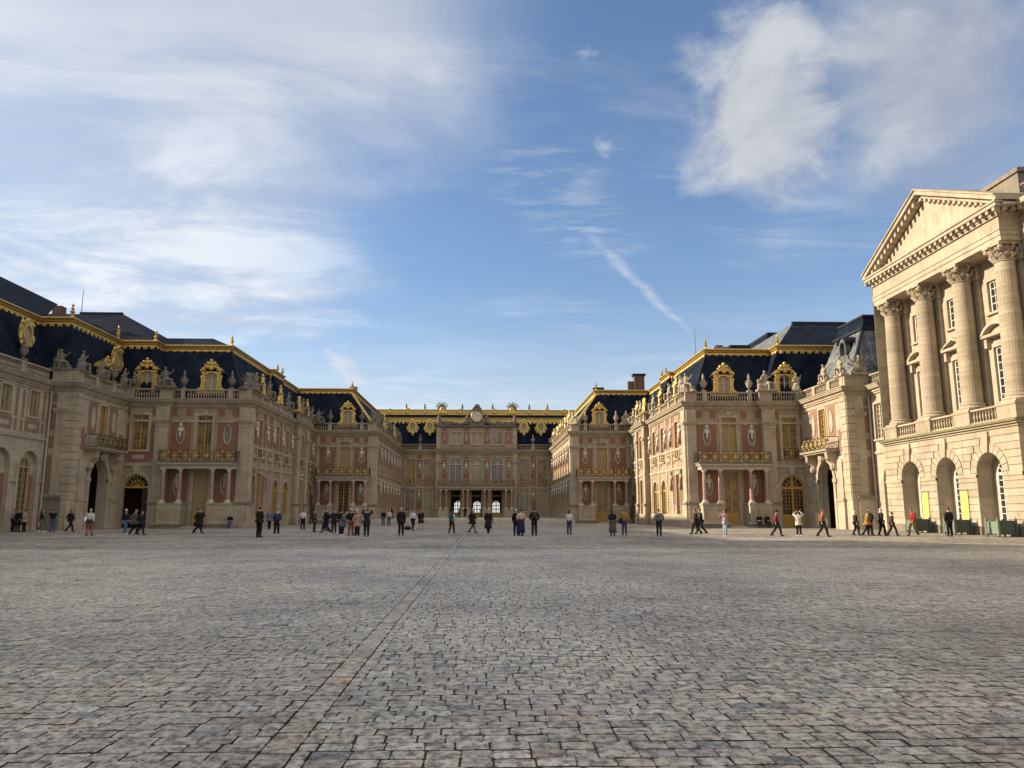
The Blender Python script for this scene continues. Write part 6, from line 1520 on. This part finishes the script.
def setts():
    """every sett of the foreground is a real stone with bevelled, uneven top"""
    rnd = random.Random(11)
    V, F, MI, COL = [], [], [], []
    def stone_(x0, x1, y0, y1, col, lod):
        g = rnd.uniform(0.003, 0.0075); x0 += g; x1 -= g; g2 = rnd.uniform(0.006, 0.011); y0 += g2; y1 -= g2
        zt = rnd.gauss(0, 0.0018) + 0.008 * noise.noise((x0 * .7, y0 * .7, 3.1)) + 0.02 * noise.noise((x0 * .18, y0 * .18, 7.7)) - 0.004; tx, ty = rnd.gauss(0, 0.004), rnd.gauss(0, 0.005)
        j = lambda: rnd.uniform(-0.006, 0.006)
        cx, cy = (x0 + x1) / 2, (y0 + y1) / 2
        k = len(V)
        if lod == 0:
            ch = 0.013; b = 0.008
            P = [(x0 + ch + j(), y0 + j()), (x1 - ch + j(), y0 + j()), (x1 + j(), y0 + ch), (x1 + j(), y1 - ch), (x1 - ch, y1 + j()), (x0 + ch, y1 + j()), (x0 + j(), y1 - ch), (x0 + j(), y0 + ch)]
        else:
            b = 0.008; P = [(x0 + j(), y0 + j()), (x1 + j(), y0 + j()), (x1 + j(), y1 + j()), (x0 + j(), y1 + j())]
        n = len(P); H = lambda x, y: zt + (x - cx) * tx + (y - cy) * ty
        for (x, y) in P: V.append((x, y, -0.024))
        for (x, y) in P: V.append((x, y, H(x, y) - 0.005))
        for (x, y) in P:
            X, Y = cx + (x - cx) * (1 - 2 * b / (x1 - x0)), cy + (y - cy) * (1 - 2 * b / (y1 - y0)); V.append((X, Y, H(X, Y)))
        for r in (0, 1):
            for i in range(n):
                i2 = (i + 1) % n; F.append((k + r * n + i, k + r * n + i2, k + (r + 1) * n + i2, k + (r + 1) * n + i)); COL.append(col); MI.append(1 - r)
        F.append(tuple(k + 2 * n + i for i in range(n))); COL.append(col); MI.append(0)
    def tint():
        q = rnd.random(); v = rnd.gauss(0.46, 0.036); v = max(0.28, min(0.57, v))
        if q < 0.02: return (v * 0.92, v * 0.77, v * 0.62)
        if q < 0.05: return (v * 0.66, v * 0.65, v * 0.63)
        if q < 0.15: return (v * 1.2, v * 1.15, v * 1.04)
        w = rnd.uniform(-0.03, 0.04); return (v * (1.05 + w), v * 0.975, v * (0.865 - w))
    X0, X1 = -1.52, -1.28
    y = 1.8
    while y < 34:
        h = rnd.uniform(0.165, 0.185); hw = y * 0.78 + 2.5
        lod = 0 if y < 15 else 1
        for (sgn, xs) in ((1, X1 + 0.002), (-1, X0 - 0.002)):
            x = xs + (0 if sgn > 0 else 0); first = True
            while abs(x) < hw + 2:
                w = rnd.uniform(0.20, 0.29) * (0.5 if first and rnd.random() < 0.5 else 1)
                if sgn < 0: w *= 1.08
                a, b = (x, x + w) if sgn > 0 else (x - w, x)
                if -hw - 1.8 < a < hw: stone_(a, b, y, y + h, tint(), lod)
                x += w * sgn; first = False
        y += h
    y = 1.8
    while y < 34:
        h = rnd.uniform(0.2, 0.36); c = tint(); c = tuple(min(.62, q * w_) for q, w_ in zip(c, (1.0, 0.97, 0.91)))
        if rnd.random() < 0.3: c = (c[0] * 0.98, c[1] * 0.94, c[2] * 0.82)
        stone_(X0, X1, y, y + h, c, 0 if y < 15 else 1); y += h
    me = bpy.data.meshes.new('paving'); me.from_pydata(V, [], F); me.materials.append(MATS['sett']); me.materials.append(MATS['joint']); me.polygons.foreach_set('material_index', MI)
    at = me.attributes.new('tint', 'FLOAT_COLOR', 'FACE')
    flatc = [c for col in COL for c in (col[0], col[1], col[2], 1.0)]
    at.data.foreach_set('color', flatc)
    me.update(); o = bpy.data.objects.new('paving', me); C.objects.link(o); struct(o)
setts()
m = MB(); m.poly([(-70, 34.0, -0.004), (70, 34.0, -0.004), (70, 160, -0.004), (-70, 160, -0.004)], 'court'); struct(m.build('courtyard'))
m = MB(); m.poly([(-1.52, 34, 0.0), (-1.25, 34, 0.0), (-1.25, 60, 0.0), (-1.52, 60, 0.0)], 'seam_stone')
for x in (-1.53, -1.26): m.box(FW, x - .012, x + .012, 34, 60, -0.003, 0.001, 'joint')
m.poly([(-40, 66.6, 0.0), (40, 66.6, 0.0), (40, 67.6, 0.0), (-40, 67.6, 0.0)], 'pale_band')
struct(m.build('paving_seam'))
# marble court: three steps up
m = MB()
for k in range(3): m.box(FW, AX - 13.6, AX + 13.6, 103.6 + k * 0.42, 143 , 0 + 0.001, 0.17 * (k + 1), 'steps')
struct(m.build('terrace'))
m = MB(); m.box(FW, AX - 7.5, AX + 7.5, 138.0, 142, 0.5, 0.56, 'steps'); struct(m.build('terrace_step'))
m = MB(); m.poly([(-90, 155.5, 0.5), (90, 155.5, 0.5), (90, 900, 0.5), (-90, 900, 0.5)], 'gravel'); struct(m.build('garden_terrace'))

# ------------------------------------------------------------------ buildings
C_ = c_block(); BL = b_block(-1); BR = b_block(1); RL = royal_block(-1); RR = royal_block(1); WL = w_block(); LK = link_right()
columned(1, -0.45, 35.6, 'sunlit classical stone pavilion with triangular pediment, giant columns and arcade at the right edge')
columned(-1, -10.5, 36.2, 'unseen classical pavilion beyond the left edge, added for shade, opposite the sunlit columned building', YE=-22.0)  # out-of-frame block, its wing lengthened so its shadow covers the foreground

# ------------------------------------------------------------------ statues, trophies and urns on the balustrades
GT, GS = recol(ST_TROPHY, 'gold'), recol(ST_STAND, 'gold'); ZT = HB + 1.05
SUNLIT = {k: recol(m_, 'statue_warm') for k, m_ in (('seat', ST_SEAT), ('stand', ST_STAND), ('trophy', ST_TROPHY), ('urn', URN))}  # paler copies with sunlight put into the stone colour
KIND = dict(seat=(ST_SEAT, 'statue', 'statue'), stand=(ST_STAND, 'statue', 'statue'), trophy=(ST_TROPHY, 'trophy', 'stone trophy'), gtrophy=(GT, 'trophy', 'gilded trophy'), gstand=(GS, 'statue', 'gilded statue'), urn=(URN, 'urn', 'stone urn'))
def orn(kind, x, y, rz, label, z=ZT, sc=1.0):
    me, nm, cat = KIND[kind]
    if x > 5 and kind in SUNLIT: me = SUNLIT[kind]  # right-hand ornaments take the sunlit colour
    o = bpy.data.objects.new({'statue': 'stone_statue', 'trophy': 'trophy', 'urn': 'stone_urn'}[nm] if not kind.startswith('g') else 'gilded_' + nm, me); C.objects.link(o)
    if kind in ('seat', 'trophy'): sc *= 0.9
    o.location = (x, y, z); o.rotation_euler = (0, 0, rz); o.scale = (sc, sc, sc)
    return tag(o, label, cat, 'ornaments along the palace balustrades')
ORD = ['first', 'second', 'third', 'fourth', 'fifth', 'sixth', 'seventh', 'eighth', 'ninth', 'tenth', 'eleventh', 'twelfth']
for s in (1, -1):
    sd = 'sunlit' if s > 0 else 'shaded'; LR = 'right' if s > 0 else 'left'
    rs = -PI / 2 if s > 0 else PI / 2
    # front pavilion
    orn('urn', D(s, 24.2), 78.15, 0, 'stone urn between the corner and first gilded dormer of the %s front pavilion' % LR)
    orn('urn', D(s, 29.0), 78.15, 0, 'stone urn between the two gilded dormers of the %s front pavilion' % LR)
    orn('seat', D(s, 30.6), 77.6, 0, 'large seated stone statue over the pilaster of the %s front pavilion' % LR, sc=1.15)
    orn('stand' if s > 0 else 'urn', D(s, 33.9), 77.9, 0, 'stone figure at the inner angle of the %s front pavilion balustrade' % LR if s > 0 else 'stone urn at the inner angle of the left front pavilion balustrade', sc=0.95)
    orn('seat' if s > 0 else 'trophy', D(s, 22.5), 78.3, rs / 2, '%s on the corner of the %s front pavilion' % ('seated stone statue' if s > 0 else 'stone trophy', LR), sc=1.05)
    # royal court side
    seq = [(80.2, 'seat'), (82.2, 'gstand'), (85.2, 'seat'), (89.5, 'gstand'), (93.5, 'seat'), (96.7, 'gtrophy'), (98.9, 'seat'), (101.0, 'gstand'), (103.6, 'urn'), (106.4, 'seat')]
    for i, (y, k) in enumerate(seq):
        d = DA - 0.5 if 96 < y < 101.5 else DA
        orn(k, D(s, d + 0.15), y, rs, '%s %s, %s from the front along the %s court side balustrade' % (sd, {'seat': 'seated stone statue', 'gstand': 'gilded standing statue', 'gtrophy': 'gilded trophy', 'urn': 'stone urn'}[k], ORD[i], LR), sc=1.1)
    # inner wing
    orn('urn', D(s, 15.75), 108.15, 0, 'stone urn beside the corner on the %s inner wing front' % LR); orn('urn', D(s, 20.15), 108.15, 0, 'stone urn right beyond the dormer on the %s inner wing front' % LR)
    orn('trophy', D(s, 14.1), 108.4, rs / 2, 'stone trophy on the corner of the %s inner wing' % LR, sc=1.05); orn('seat', D(s, 21.7), 108.1, 0, 'seated stone statue at the outer end of the %s inner wing front' % LR)
    for i in range(10):
        k = ('gstand', 'seat', 'gtrophy', 'seat')[i % 4] if s > 0 else ('seat', 'trophy', 'gstand', 'seat')[i % 4]
        orn(k, D(s, DB + 0.15), 111.0 + 3.15 * i, rs, '%s of ten ornaments, counted from the front, on the %s marble court side' % (ORD[i], LR), sc=1.1)
    orn('urn', AX + s * 10.4, YC - 0.05, 0, 'small stone urn on the central facade balustrade, %s of the clock' % LR, sc=0.95)
    o = bpy.data.objects.new('crown_trophy', ROYAL); C.objects.link(o); o.location = (AX + s * 6.7, YC + 3.1, 20.55); o.scale = (0.85, 0.85, 0.85); tag(o, 'dark spiked crown trophy on the central roof ridge, %s of the clock' % LR, 'trophy', 'crown trophies on the central roof')
    # carriage pavilion
    orn('seat', D(s, DP + 0.12), 72.0, rs, 'seated stone statue above the carriage arch of the %s pavilion' % LR, sc=0.95)
    orn('seat', D(s, DP + 0.15), 68.6, rs, 'seated stone statue on the near corner of the %s arch pavilion' % LR, sc=1.0)
    if s > 0: orn('trophy', D(s, 35.6), YP + 0.15, 0, 'stone trophy on the narrow front of the right arch pavilion', sc=1.1)
    else:
        orn('seat', D(s, 35.7), YP + 0.15, 0, 'seated stone statue on the narrow front of the left arch pavilion'); orn('urn', D(s, DW - 0.2), YP + 0.2, 0, 'stone urn at the angle where the left wing meets the arch pavilion')
        orn('urn', D(s, DW + 0.12), 63.4, rs, 'stone urn on the left wing balustrade below the round gilded dormer'); orn('urn', D(s, DP + 0.12), 74.3, rs, 'stone urn beyond the statue on the left arch pavilion'); orn('seat', D(s, DP + 0.12), 76.6, rs, 'seated stone statue at the far end of the left arch pavilion', sc=0.95)
for u in (-13.4, -9.9, -2.8, 2.95, 9.9, 13.4):
    m = MB(); m.lathe(FW, AX + u, YC + 3.1, [(.22, 20.55), (.12, 20.8), (.26, 21.05), (.1, 21.25), (.2, 21.45), (.04, 21.75)], 'statue', 8); m.build('roof_urn', C_)

# ------------------------------------------------------------------ street furniture
def planter(y, lab):
    r = thing('planter_box', lab, 'planter', (33.0, y, 0), 'green planter boxes before the arcade'); a = 0.58
    m = MB()
    m.box(FW, 33.0 - a, 33.0 + a, y - a, y + a, 0.14, 1.0, 'green_wood')
    for i in range(6):
        x = 33.0 - a + 2 * a * (i + .5) / 6; m.box(FW, x - .008, x + .008, y - a - .004, y - a + .01, 0.18, 0.96, 'dark_void')
    m.build('box', r)
    m = MB(); m.box(FW, 33.0 - a - .012, 33.0 - a + .02, y - a + .06, y + a - .06, 0.2, 0.95, 'sunlit_green_wood'); m.build('sunlit_panel', r)  # lighter panel paints sunlight onto the court-facing side of the box
    m = MB(); m.box(FW, 33 - a + .05, 33 + a - .05, y - a + .05, y + a - .05, 0.9, 1.02, 'joint'); m.build('soil', r)
    for sx in (-1, 1):
        for sy in (-1, 1):
            m = MB(); x, yy = 33.0 + sx * a, y + sy * a
            m.box(FW, x - .06, x + .06, yy - .06, yy + .06, 0.06, 1.12, 'sunlit_green_wood' if sx < 0 else 'green_wood'); m.lathe(FW, x, yy, [(.04, 1.12), (.02, 1.15), (.04, 1.19), (.01, 1.24)], 'sunlit_green_wood', 8); m.lathe(FW, x, yy, [(.05, 0), (.06, .06)], 'iron', 8)  # posts on the sunlit side get the lighter green
            m.build('post', r)
for y, l in ((58.45, 'green planter box farthest along the arcade, below the first yellow banner'), (53.5, 'middle green planter box, below the second yellow banner'), (48.9, 'nearest green planter box by the corner of the columned building')): planter(y, l)
def bannerf(y, lab):
    r = thing('banner', lab, 'banner', (34.0, y, 0.9), 'yellow banners on the arcade piers')
    f = lambda u, v, z: (34.0 - 0.03 - v, y + u, z)
    m = MB(); m.box(f, -.42, .42, 0.0, 0.03, 0.95, 3.05, 'banner'); m.build('cloth', r)
    m = MB(); m.box(f, -.45, .45, -0.03, 0.05, 3.05, 3.11, 'iron'); m.box(f, -.45, .45, -0.03, 0.05, 0.89, 0.95, 'iron'); m.build('rail', r)
    m = MB()
    rnd = random.Random(int(y)); z = 2.75
    while z > 1.1:
        w = rnd.uniform(.12, .3); m.box(f, -w, w, 0.03, 0.034, z, z + 0.05, 'banner_ink'); z -= 0.17
    m.build('lettering', r)
bannerf(58.85, 'yellow vertical banner on the pier between the far and middle arches'); bannerf(53.95, 'yellow vertical banner on the pier between the middle and near arches')
def bollard(x, y, lab):
    m = MB(); m.lathe(FW, x, y, [(.30, 0), (.32, .08), (.24, .2), (.26, .55), (.22, .72), (.1, .82)], 'statue_warm', 12)
    o = m.build('stone_bollard', None, smooth=True, org=(x, y, 0)); tag(o, lab, 'bollard', 'stone guard posts along the court walls')
for s in (1, -1):
    LR = 'right' if s > 0 else 'left'
    for i, y in enumerate((95.2, 97.4, 100.2)): bollard(D(s, DA - 1.0), y, '%s squat stone guard post beside the big pilaster on the %s court side' % (('nearest', 'middle', 'farthest')[i], LR))
m = MB(); m.ell(FW, (-6.7, 68.2, 0.16), (0.34, 0.24, 0.16), cloth((0.02, 0.02, 0.022)), 12, 8); m.bar((-6.95, 68.2, .25), (-6.7, 68.2, .42), .02, .02, cloth((0.02, 0.02, 0.022))); m.bar((-6.45, 68.2, .25), (-6.7, 68.2, .42), .02, .02, cloth((0.02, 0.02, 0.022)))
tag(m.build('bag', None, org=(-6.7, 68.2, 0)), 'black bag lying on the paving beside the man in the pale shirt', 'bag')

# ------------------------------------------------------------------ people
BK, NV, WH, GY, BE, JE = (0.014, 0.014, 0.016), (0.014, 0.017, 0.026), (0.52, 0.51, 0.50), (0.12, 0.125, 0.135), (0.30, 0.25, 0.19), (0.06, 0.10, 0.20)
LFT, RGT, TO, AW = -PI / 2, PI / 2, 0.0, PI
people = []
def pp(x, y, rz, label, **k): people.append(person((x, y), rz, label, **k)); return people[-1]
pp(-38.0 + .9, 62.8, RGT, 'person with pale grey sleeves and dark vest standing at the far left edge', pose='hold', top=(0.2, 0.2, 0.23), legs=BK)
pp(-36.6, 62.6, TO, 'person with reddish hair in a long black coat near the left edge', pose='pocket', top=BK, long=.35, hair='hair_red', hairlen=1)
pp(-36.0, 62.4, LFT, 'person in a short beige coat and black trousers by the left arches', pose='pocket', top=BE, legs=BK, long=.2)
pp(-34.6, 62.2, RGT + .4, 'hooded person in black jacket, patterned trousers and white shoes by the left drainpipe', pose='stroll', top=BK, legs=(0.16, 0.14, 0.12), shoes='shoe_white', hood=True)
pp(-33.8, 62.3, AW + .5, 'person in dark jacket and blue jeans lifting a phone by the left pier', pose='phone', top=BK, legs=JE, phone='dark phone lifted by the person in jeans beside the left pier')
p = pp(-32.5, 62.4, RGT, 'person in black striding right before the left pavilion pier', pose='walk', top=BK, legs=BK, hairlen=1); on_ = handbag(*p, (0.25, 0.03, 0.04), 'dark red bag carried by the person in black near the left pavilion', 1, 1.05, 1.2)
p = pp(-26.0, 52.4, AW, 'person in white top and dark shorts walking away on the left', pose='stroll', top=WH, legs=(0.3, 0.12, 0.1), hair='hair_blond', skirt=(0.03, 0.03, 0.06), long=.1); handbag(*p, (0.75, 0.75, 0.78), 'white carrier bag in the hand of the person in white', 1, 1.1, 1.6)
pp(-25.2, 55.7, RGT - .3, 'person in dark jacket and light blue jeans, first of three walking right on the left', pose='stroll', top=NV, legs=(0.10, 0.17, 0.30), shoes='shoe_white', hair='hair_grey')
pp(-24.5, 55.5, RGT, 'person in a brown coat, middle of three walking right on the left', pose='walk', top=(0.10, 0.08, 0.065), legs=BK, long=.25)
pp(-23.8, 54.9, RGT, 'person in navy coat, leading three walkers on the left', pose='walk', top=NV, legs=BK, long=.2, h=1.62)
pp(-21.0, 58.0, RGT, 'person in a long black coat walking before the left portico', pose='walk', top=BK, legs=BK, long=.45, h=1.82)
pp(-26.9, 75.0, TO, 'person in black standing against the left portico bench', pose='pocket', top=BK, legs=BK)
p = pp(-24.35, 75.55, .2, 'person in dark jacket and blue jeans sitting on the left portico bench', pose='sit', top=NV, legs=JE, z0=0.04); backpack(*p, BK, 'black backpack on the person sitting on the left bench')
pp(-14.1, 49.4, AW - .5, 'tall person in black seen from behind, left of the court entrance', pose='hold', top=BK, legs=BK, h=1.9, long=.1, bulk=1.2)
pp(-19.2, 70.3, .5, 'person in a grey-blue coat walking towards us by the left court arches', pose='stroll', top=(0.10, 0.12, 0.15), legs=BK, long=.2)
pp(-13.8, 52.4, 0.1, 'person in dark blue jacket, black trousers and white shoes facing us', pose='stroll', top=(0.03, 0.045, 0.07), legs=BK, shoes='shoe_white', scarf=WH)
pp(-15.8, 68.4, AW, 'person in a white padded jacket walking away in mid court', pose='stroll', top=WH, legs=NV, hair='hair_brown', bulk=1.2)
pp(-13.1, 65.0, AW - .4, 'person in beige jacket at the left of the photographing group', pose='phone', top=(0.25, 0.19, 0.13), legs=BK, hat=WH)
pp(-12.0, 59.6, LFT, 'big person in navy with wide stance in the group', pose='walk', top=(0.014, 0.017, 0.03), legs=NV, h=1.85, bulk=1.12)
pp(-11.3, 59.0, TO, 'person in dark blue holding a small white bag, in the group', pose='pocket', top=NV, legs=NV, long=.1)
pp(-9.6, 52.9, RGT - .4, 'person in a long grey coat bending forward in the group', pose='lean', top=(0.12, 0.12, 0.13), legs=NV, long=.38, shoes='shoe_white')
pp(-9.0, 52.9, AW, 'person with white hat, dark jacket and rust trousers in the group', pose='stroll', top=BK, legs=(0.22, 0.07, 0.05), hat=WH, h=1.75)
pp(-13.3, 61.5, RGT, 'person in dark olive behind the left end of the photographing group', pose='stand', top=(0.05, 0.05, 0.035), legs=BK)
pp(-10.3, 56.5, AW, 'person in black between the navy walker and the grey coat', pose='hold', top=BK, legs=BK, long=.2)
pp(-8.9, 54.6, LFT, 'person in dark coat half hidden behind the rust trousers', pose='phone', top=(0.03, 0.03, 0.035), legs=(0.05, 0.05, 0.06), hair='hair_grey')
pp(-8.4, 51.8, TO, 'person in a pale pink padded coat and black trousers', pose='pocket', top=(0.36, 0.26, 0.25), legs=BK, long=.3, hair='hair_blond', h=1.64, bulk=1.2)
pp(-7.65, 50.9, AW, 'tall person in navy coat with both arms raised to take a photograph', pose='overhead', top=(0.016, 0.02, 0.035), legs=BK, h=1.76, long=.25, bulk=1.15, phone='dark phone held up high by the tall person in navy', hair='hair_brown')
pp(-11.2, 86.5, TO, 'distant person in black and jeans before the left inner wing', pose='stand', top=BK, legs=JE)
pp(-10.6, 86.7, TO, 'distant person in pale pink top beside the one in black', pose='pocket', top=(0.55, 0.42, 0.42), legs=(0.06, 0.07, 0.12))
pp(-13.9, 117.0, RGT, 'distant dark figure up on the marble court by the left wing', pose='stroll', top=BK, legs=BK, z0=.51)
pp(-5.6, 52.5, .2, 'bald stout person in a black jacket facing us alone in the court', pose='stand', top=BK, legs=BK, hair='skin', h=1.83, bulk=1.3, long=.15)
pp(-6.1, 66.4, .6, 'person in a pale blue shirt and dark trousers in mid court', pose='stroll', top=(0.48, 0.55, 0.64), legs=BK)
pp(-5.55, 68.0, -.3, 'person in a short black dress with bare legs in mid court', pose='stroll', top=BK, skirt=BK, long=.35, barelegs=True, hairlen=1)
p = pp(-2.4, 56.6, AW - .3, 'person in a light blue jacket with dark backpack, walking away', pose='walk', top=(0.22, 0.42, 0.50), legs=BK, hairlen=2, hair='hair_dark', h=1.65); backpack(*p, (0.03, 0.05, 0.06), 'dark backpack on the person in light blue')
pp(-.95, 58.6, RGT - .5, 'person with white hair in black coat and khaki trousers in mid court', pose='walk', top=BK, legs=(0.15, 0.13, 0.10), hair='hair_grey', long=.3, h=1.78)
p = pp(.25, 58.0, .3, 'person with fair hair in a long black coat in mid court', pose='stroll', top=BK, legs=BK, hair='hair_blond', long=.6, hairlen=1); handbag(*p, BK, 'black shoulder bag of the person in the long black coat', 1, .95, 1.3)
pp(2.1, 52.6, AW, 'person in dark navy half hidden behind the one in beige', pose='stand', top=NV, legs=NV, hair='hair_grey')
pp(2.4, 52.0, AW + .4, 'person in a beige jacket and wide navy trousers right of centre', pose='pocket', top=(0.50, 0.38, 0.31), legs=(0.02, 0.025, 0.07), skirt=(0.02, 0.025, 0.07), long=.75)
p = pp(3.25, 51.4, AW, 'person all in black with a backpack right of centre', pose='pocket', top=BK, legs=BK, h=1.8); backpack(*p, (0.03, 0.03, 0.035), 'black backpack on the person all in black')
pp(5.9, 54.6, AW - .4, 'person in white top and blue trousers before the right inner wing', pose='hold', top=(0.55, 0.52, 0.47), legs=(0.03, 0.045, 0.11), hairlen=1, h=1.66)
pp(8.5, 51.8, AW, 'person in black top and long patterned skirt', pose='hold', top=BK, skirt=(0.10, 0.075, 0.075), long=.7, hairlen=1, h=1.68)
p = pp(9.55, 53.3, AW, 'person in a mustard jacket and blue jeans', pose='stand', top=(0.28, 0.17, 0.03), legs=(0.04, 0.06, 0.14)); handbag(*p, BK, 'black bag hanging beside the mustard jacket', 1, 1.0, 1.5)
pp(11.45, 51.1, AW, 'person in a grey jacket and navy trousers standing with back to us', pose='pocket', top=(0.13, 0.135, 0.14), legs=NV, h=1.74, bulk=1.2)
pp(14.8, 54.3, LFT, 'person in black coat walking left with a companion', pose='walk', top=BK, legs=BK, long=.3, hair='hair_dark')
pp(15.35, 55.0, LFT, 'taller companion in black walking left before the right pavilion corner', pose='walk', top=BK, legs=BK, h=1.78)
pp(15.6, 50.3, LFT + .3, 'person in pink top and light jeans raising a phone', pose='phone', top=(0.40, 0.22, 0.25), legs=(0.24, 0.32, 0.42), shoes='shoe_white', hairlen=1, phone='dark phone raised by the person in pink', h=1.68)
pp(26.85, 75.6, -.2, 'left one of two people in black sitting on the right portico bench', pose='sit', top=BK, legs=BK, z0=.04)
pp(27.6, 75.6, .2, 'right one of two people in black sitting on the right portico bench', pose='sit', top=BK, legs=BK, z0=.04, hair='hair_brown')
pp(18.85, 50.0, RGT, 'person in a magenta sweater and black trousers striding right', pose='walk', top=(0.16, 0.025, 0.055), legs=BK, hat=BK, h=1.66)
p = pp(20.65, 50.8, AW - .4, 'person in a pale grey coat raising both arms, white shoes', pose='overhead', top=(0.42, 0.41, 0.39), legs=BK, shoes='shoe_white', long=.2, h=1.6); handbag(*p, BK, 'black bag of the person in the pale grey coat', 1, .85, 1.0)
p = pp(21.35, 48.8, RGT, 'person in a rust sweater carrying a pale jacket, striding right', pose='walk', top=(0.24, 0.085, 0.035), legs=BK, hair='hair_red', h=1.7)
mm = MB(); mm.ell(FW, (.12, -.3, .92), (.16, .12, .24), cloth((0.45, 0.45, 0.43)), 10, 8); mm.ell(FW, (.14, -.28, .7), (.12, .1, .2), cloth((0.45, 0.45, 0.43)), 10, 8); on_person(*p, mm, 'jacket', 'pale grey jacket carried over the arm of the person in rust', 'jacket')
pp(24.9, 51.7, RGT, 'person in black at the left of the group by the right pier', pose='stroll', top=BK, legs=BK, hair='hair_grey', h=1.62)
pp(25.2, 50.7, RGT, 'person in a mustard coat walking right in the group by the right pier', pose='walk', top=(0.27, 0.15, 0.03), legs=BK, long=.2, hair='hair_brown', h=1.65)
pp(25.8, 51.6, TO, 'person in dark grey jacket in the middle of the right group', pose='pocket', top=(0.07, 0.075, 0.09), legs=NV, h=1.78)
pp(26.1, 50.6, RGT, 'person in black jacket over white shirt in the right group', pose='stroll', top=BK, legs=BK, scarf=WH, h=1.78, hair='hair_grey')
pp(27.0, 51.0, RGT, 'small dark figure striding right beside the arcade', pose='walk', top=(0.05, 0.045, 0.04), legs=BK, h=1.55)
pp(28.5, 51.1, LFT + .4, 'person in a red jacket and tan trousers before the arcade', pose='walk', top=(0.24, 0.02, 0.022), legs=(0.24, 0.14, 0.07), h=1.75)
pp(30.05, 49.6, AW, 'tall person in a black suit with back to us before the arcade', pose='stand', top=BK, legs=BK, h=1.84, bulk=1.12)
pp(-6.0, 138.9, TO, 'distant dark figure with tan trousers under the marble balcony, leftmost', pose='stand', top=BK, legs=(0.25, 0.12, 0.05), z0=.565)
pp(-4.55, 139.0, RGT, 'distant dark figure in the left doorway of the central facade', pose='stand', top=BK, legs=BK, z0=.565)
pp(-3.5, 138.2, TO, 'distant figure in navy between the left and middle doorways', pose='pocket', top=NV, legs=BK, z0=.565)
pp(-.6, 139.0, AW, 'distant figure in dark green before the middle doorway', pose='stroll', top=(0.03, 0.05, 0.03), legs=BK, z0=.565)

# ------------------------------------------------------------------ camera and view
cam = bpy.data.cameras.new('camera'); co = bpy.data.objects.new('camera', cam); C.objects.link(co)
cam.sensor_width = 36.0; cam.lens = 36.0 * 769 / 1024; cam.clip_end = 3000; cam.clip_start = 0.1
co.location = (0, 0, 1.6); co.rotation_euler = (R(99.4), 0, -math.atan(27 * math.cos(R(9.4)) / 769))
sc = bpy.context.scene; sc.camera = co
sc.view_settings.view_transform = 'Standard'; sc.view_settings.look = 'None'; sc.view_settings.gamma = 1.0; sc.view_settings.exposure = 0.8; sc.view_settings.use_curve_mapping = False
sc.cycles.max_bounces = 6; sc.cycles.diffuse_bounces = 4
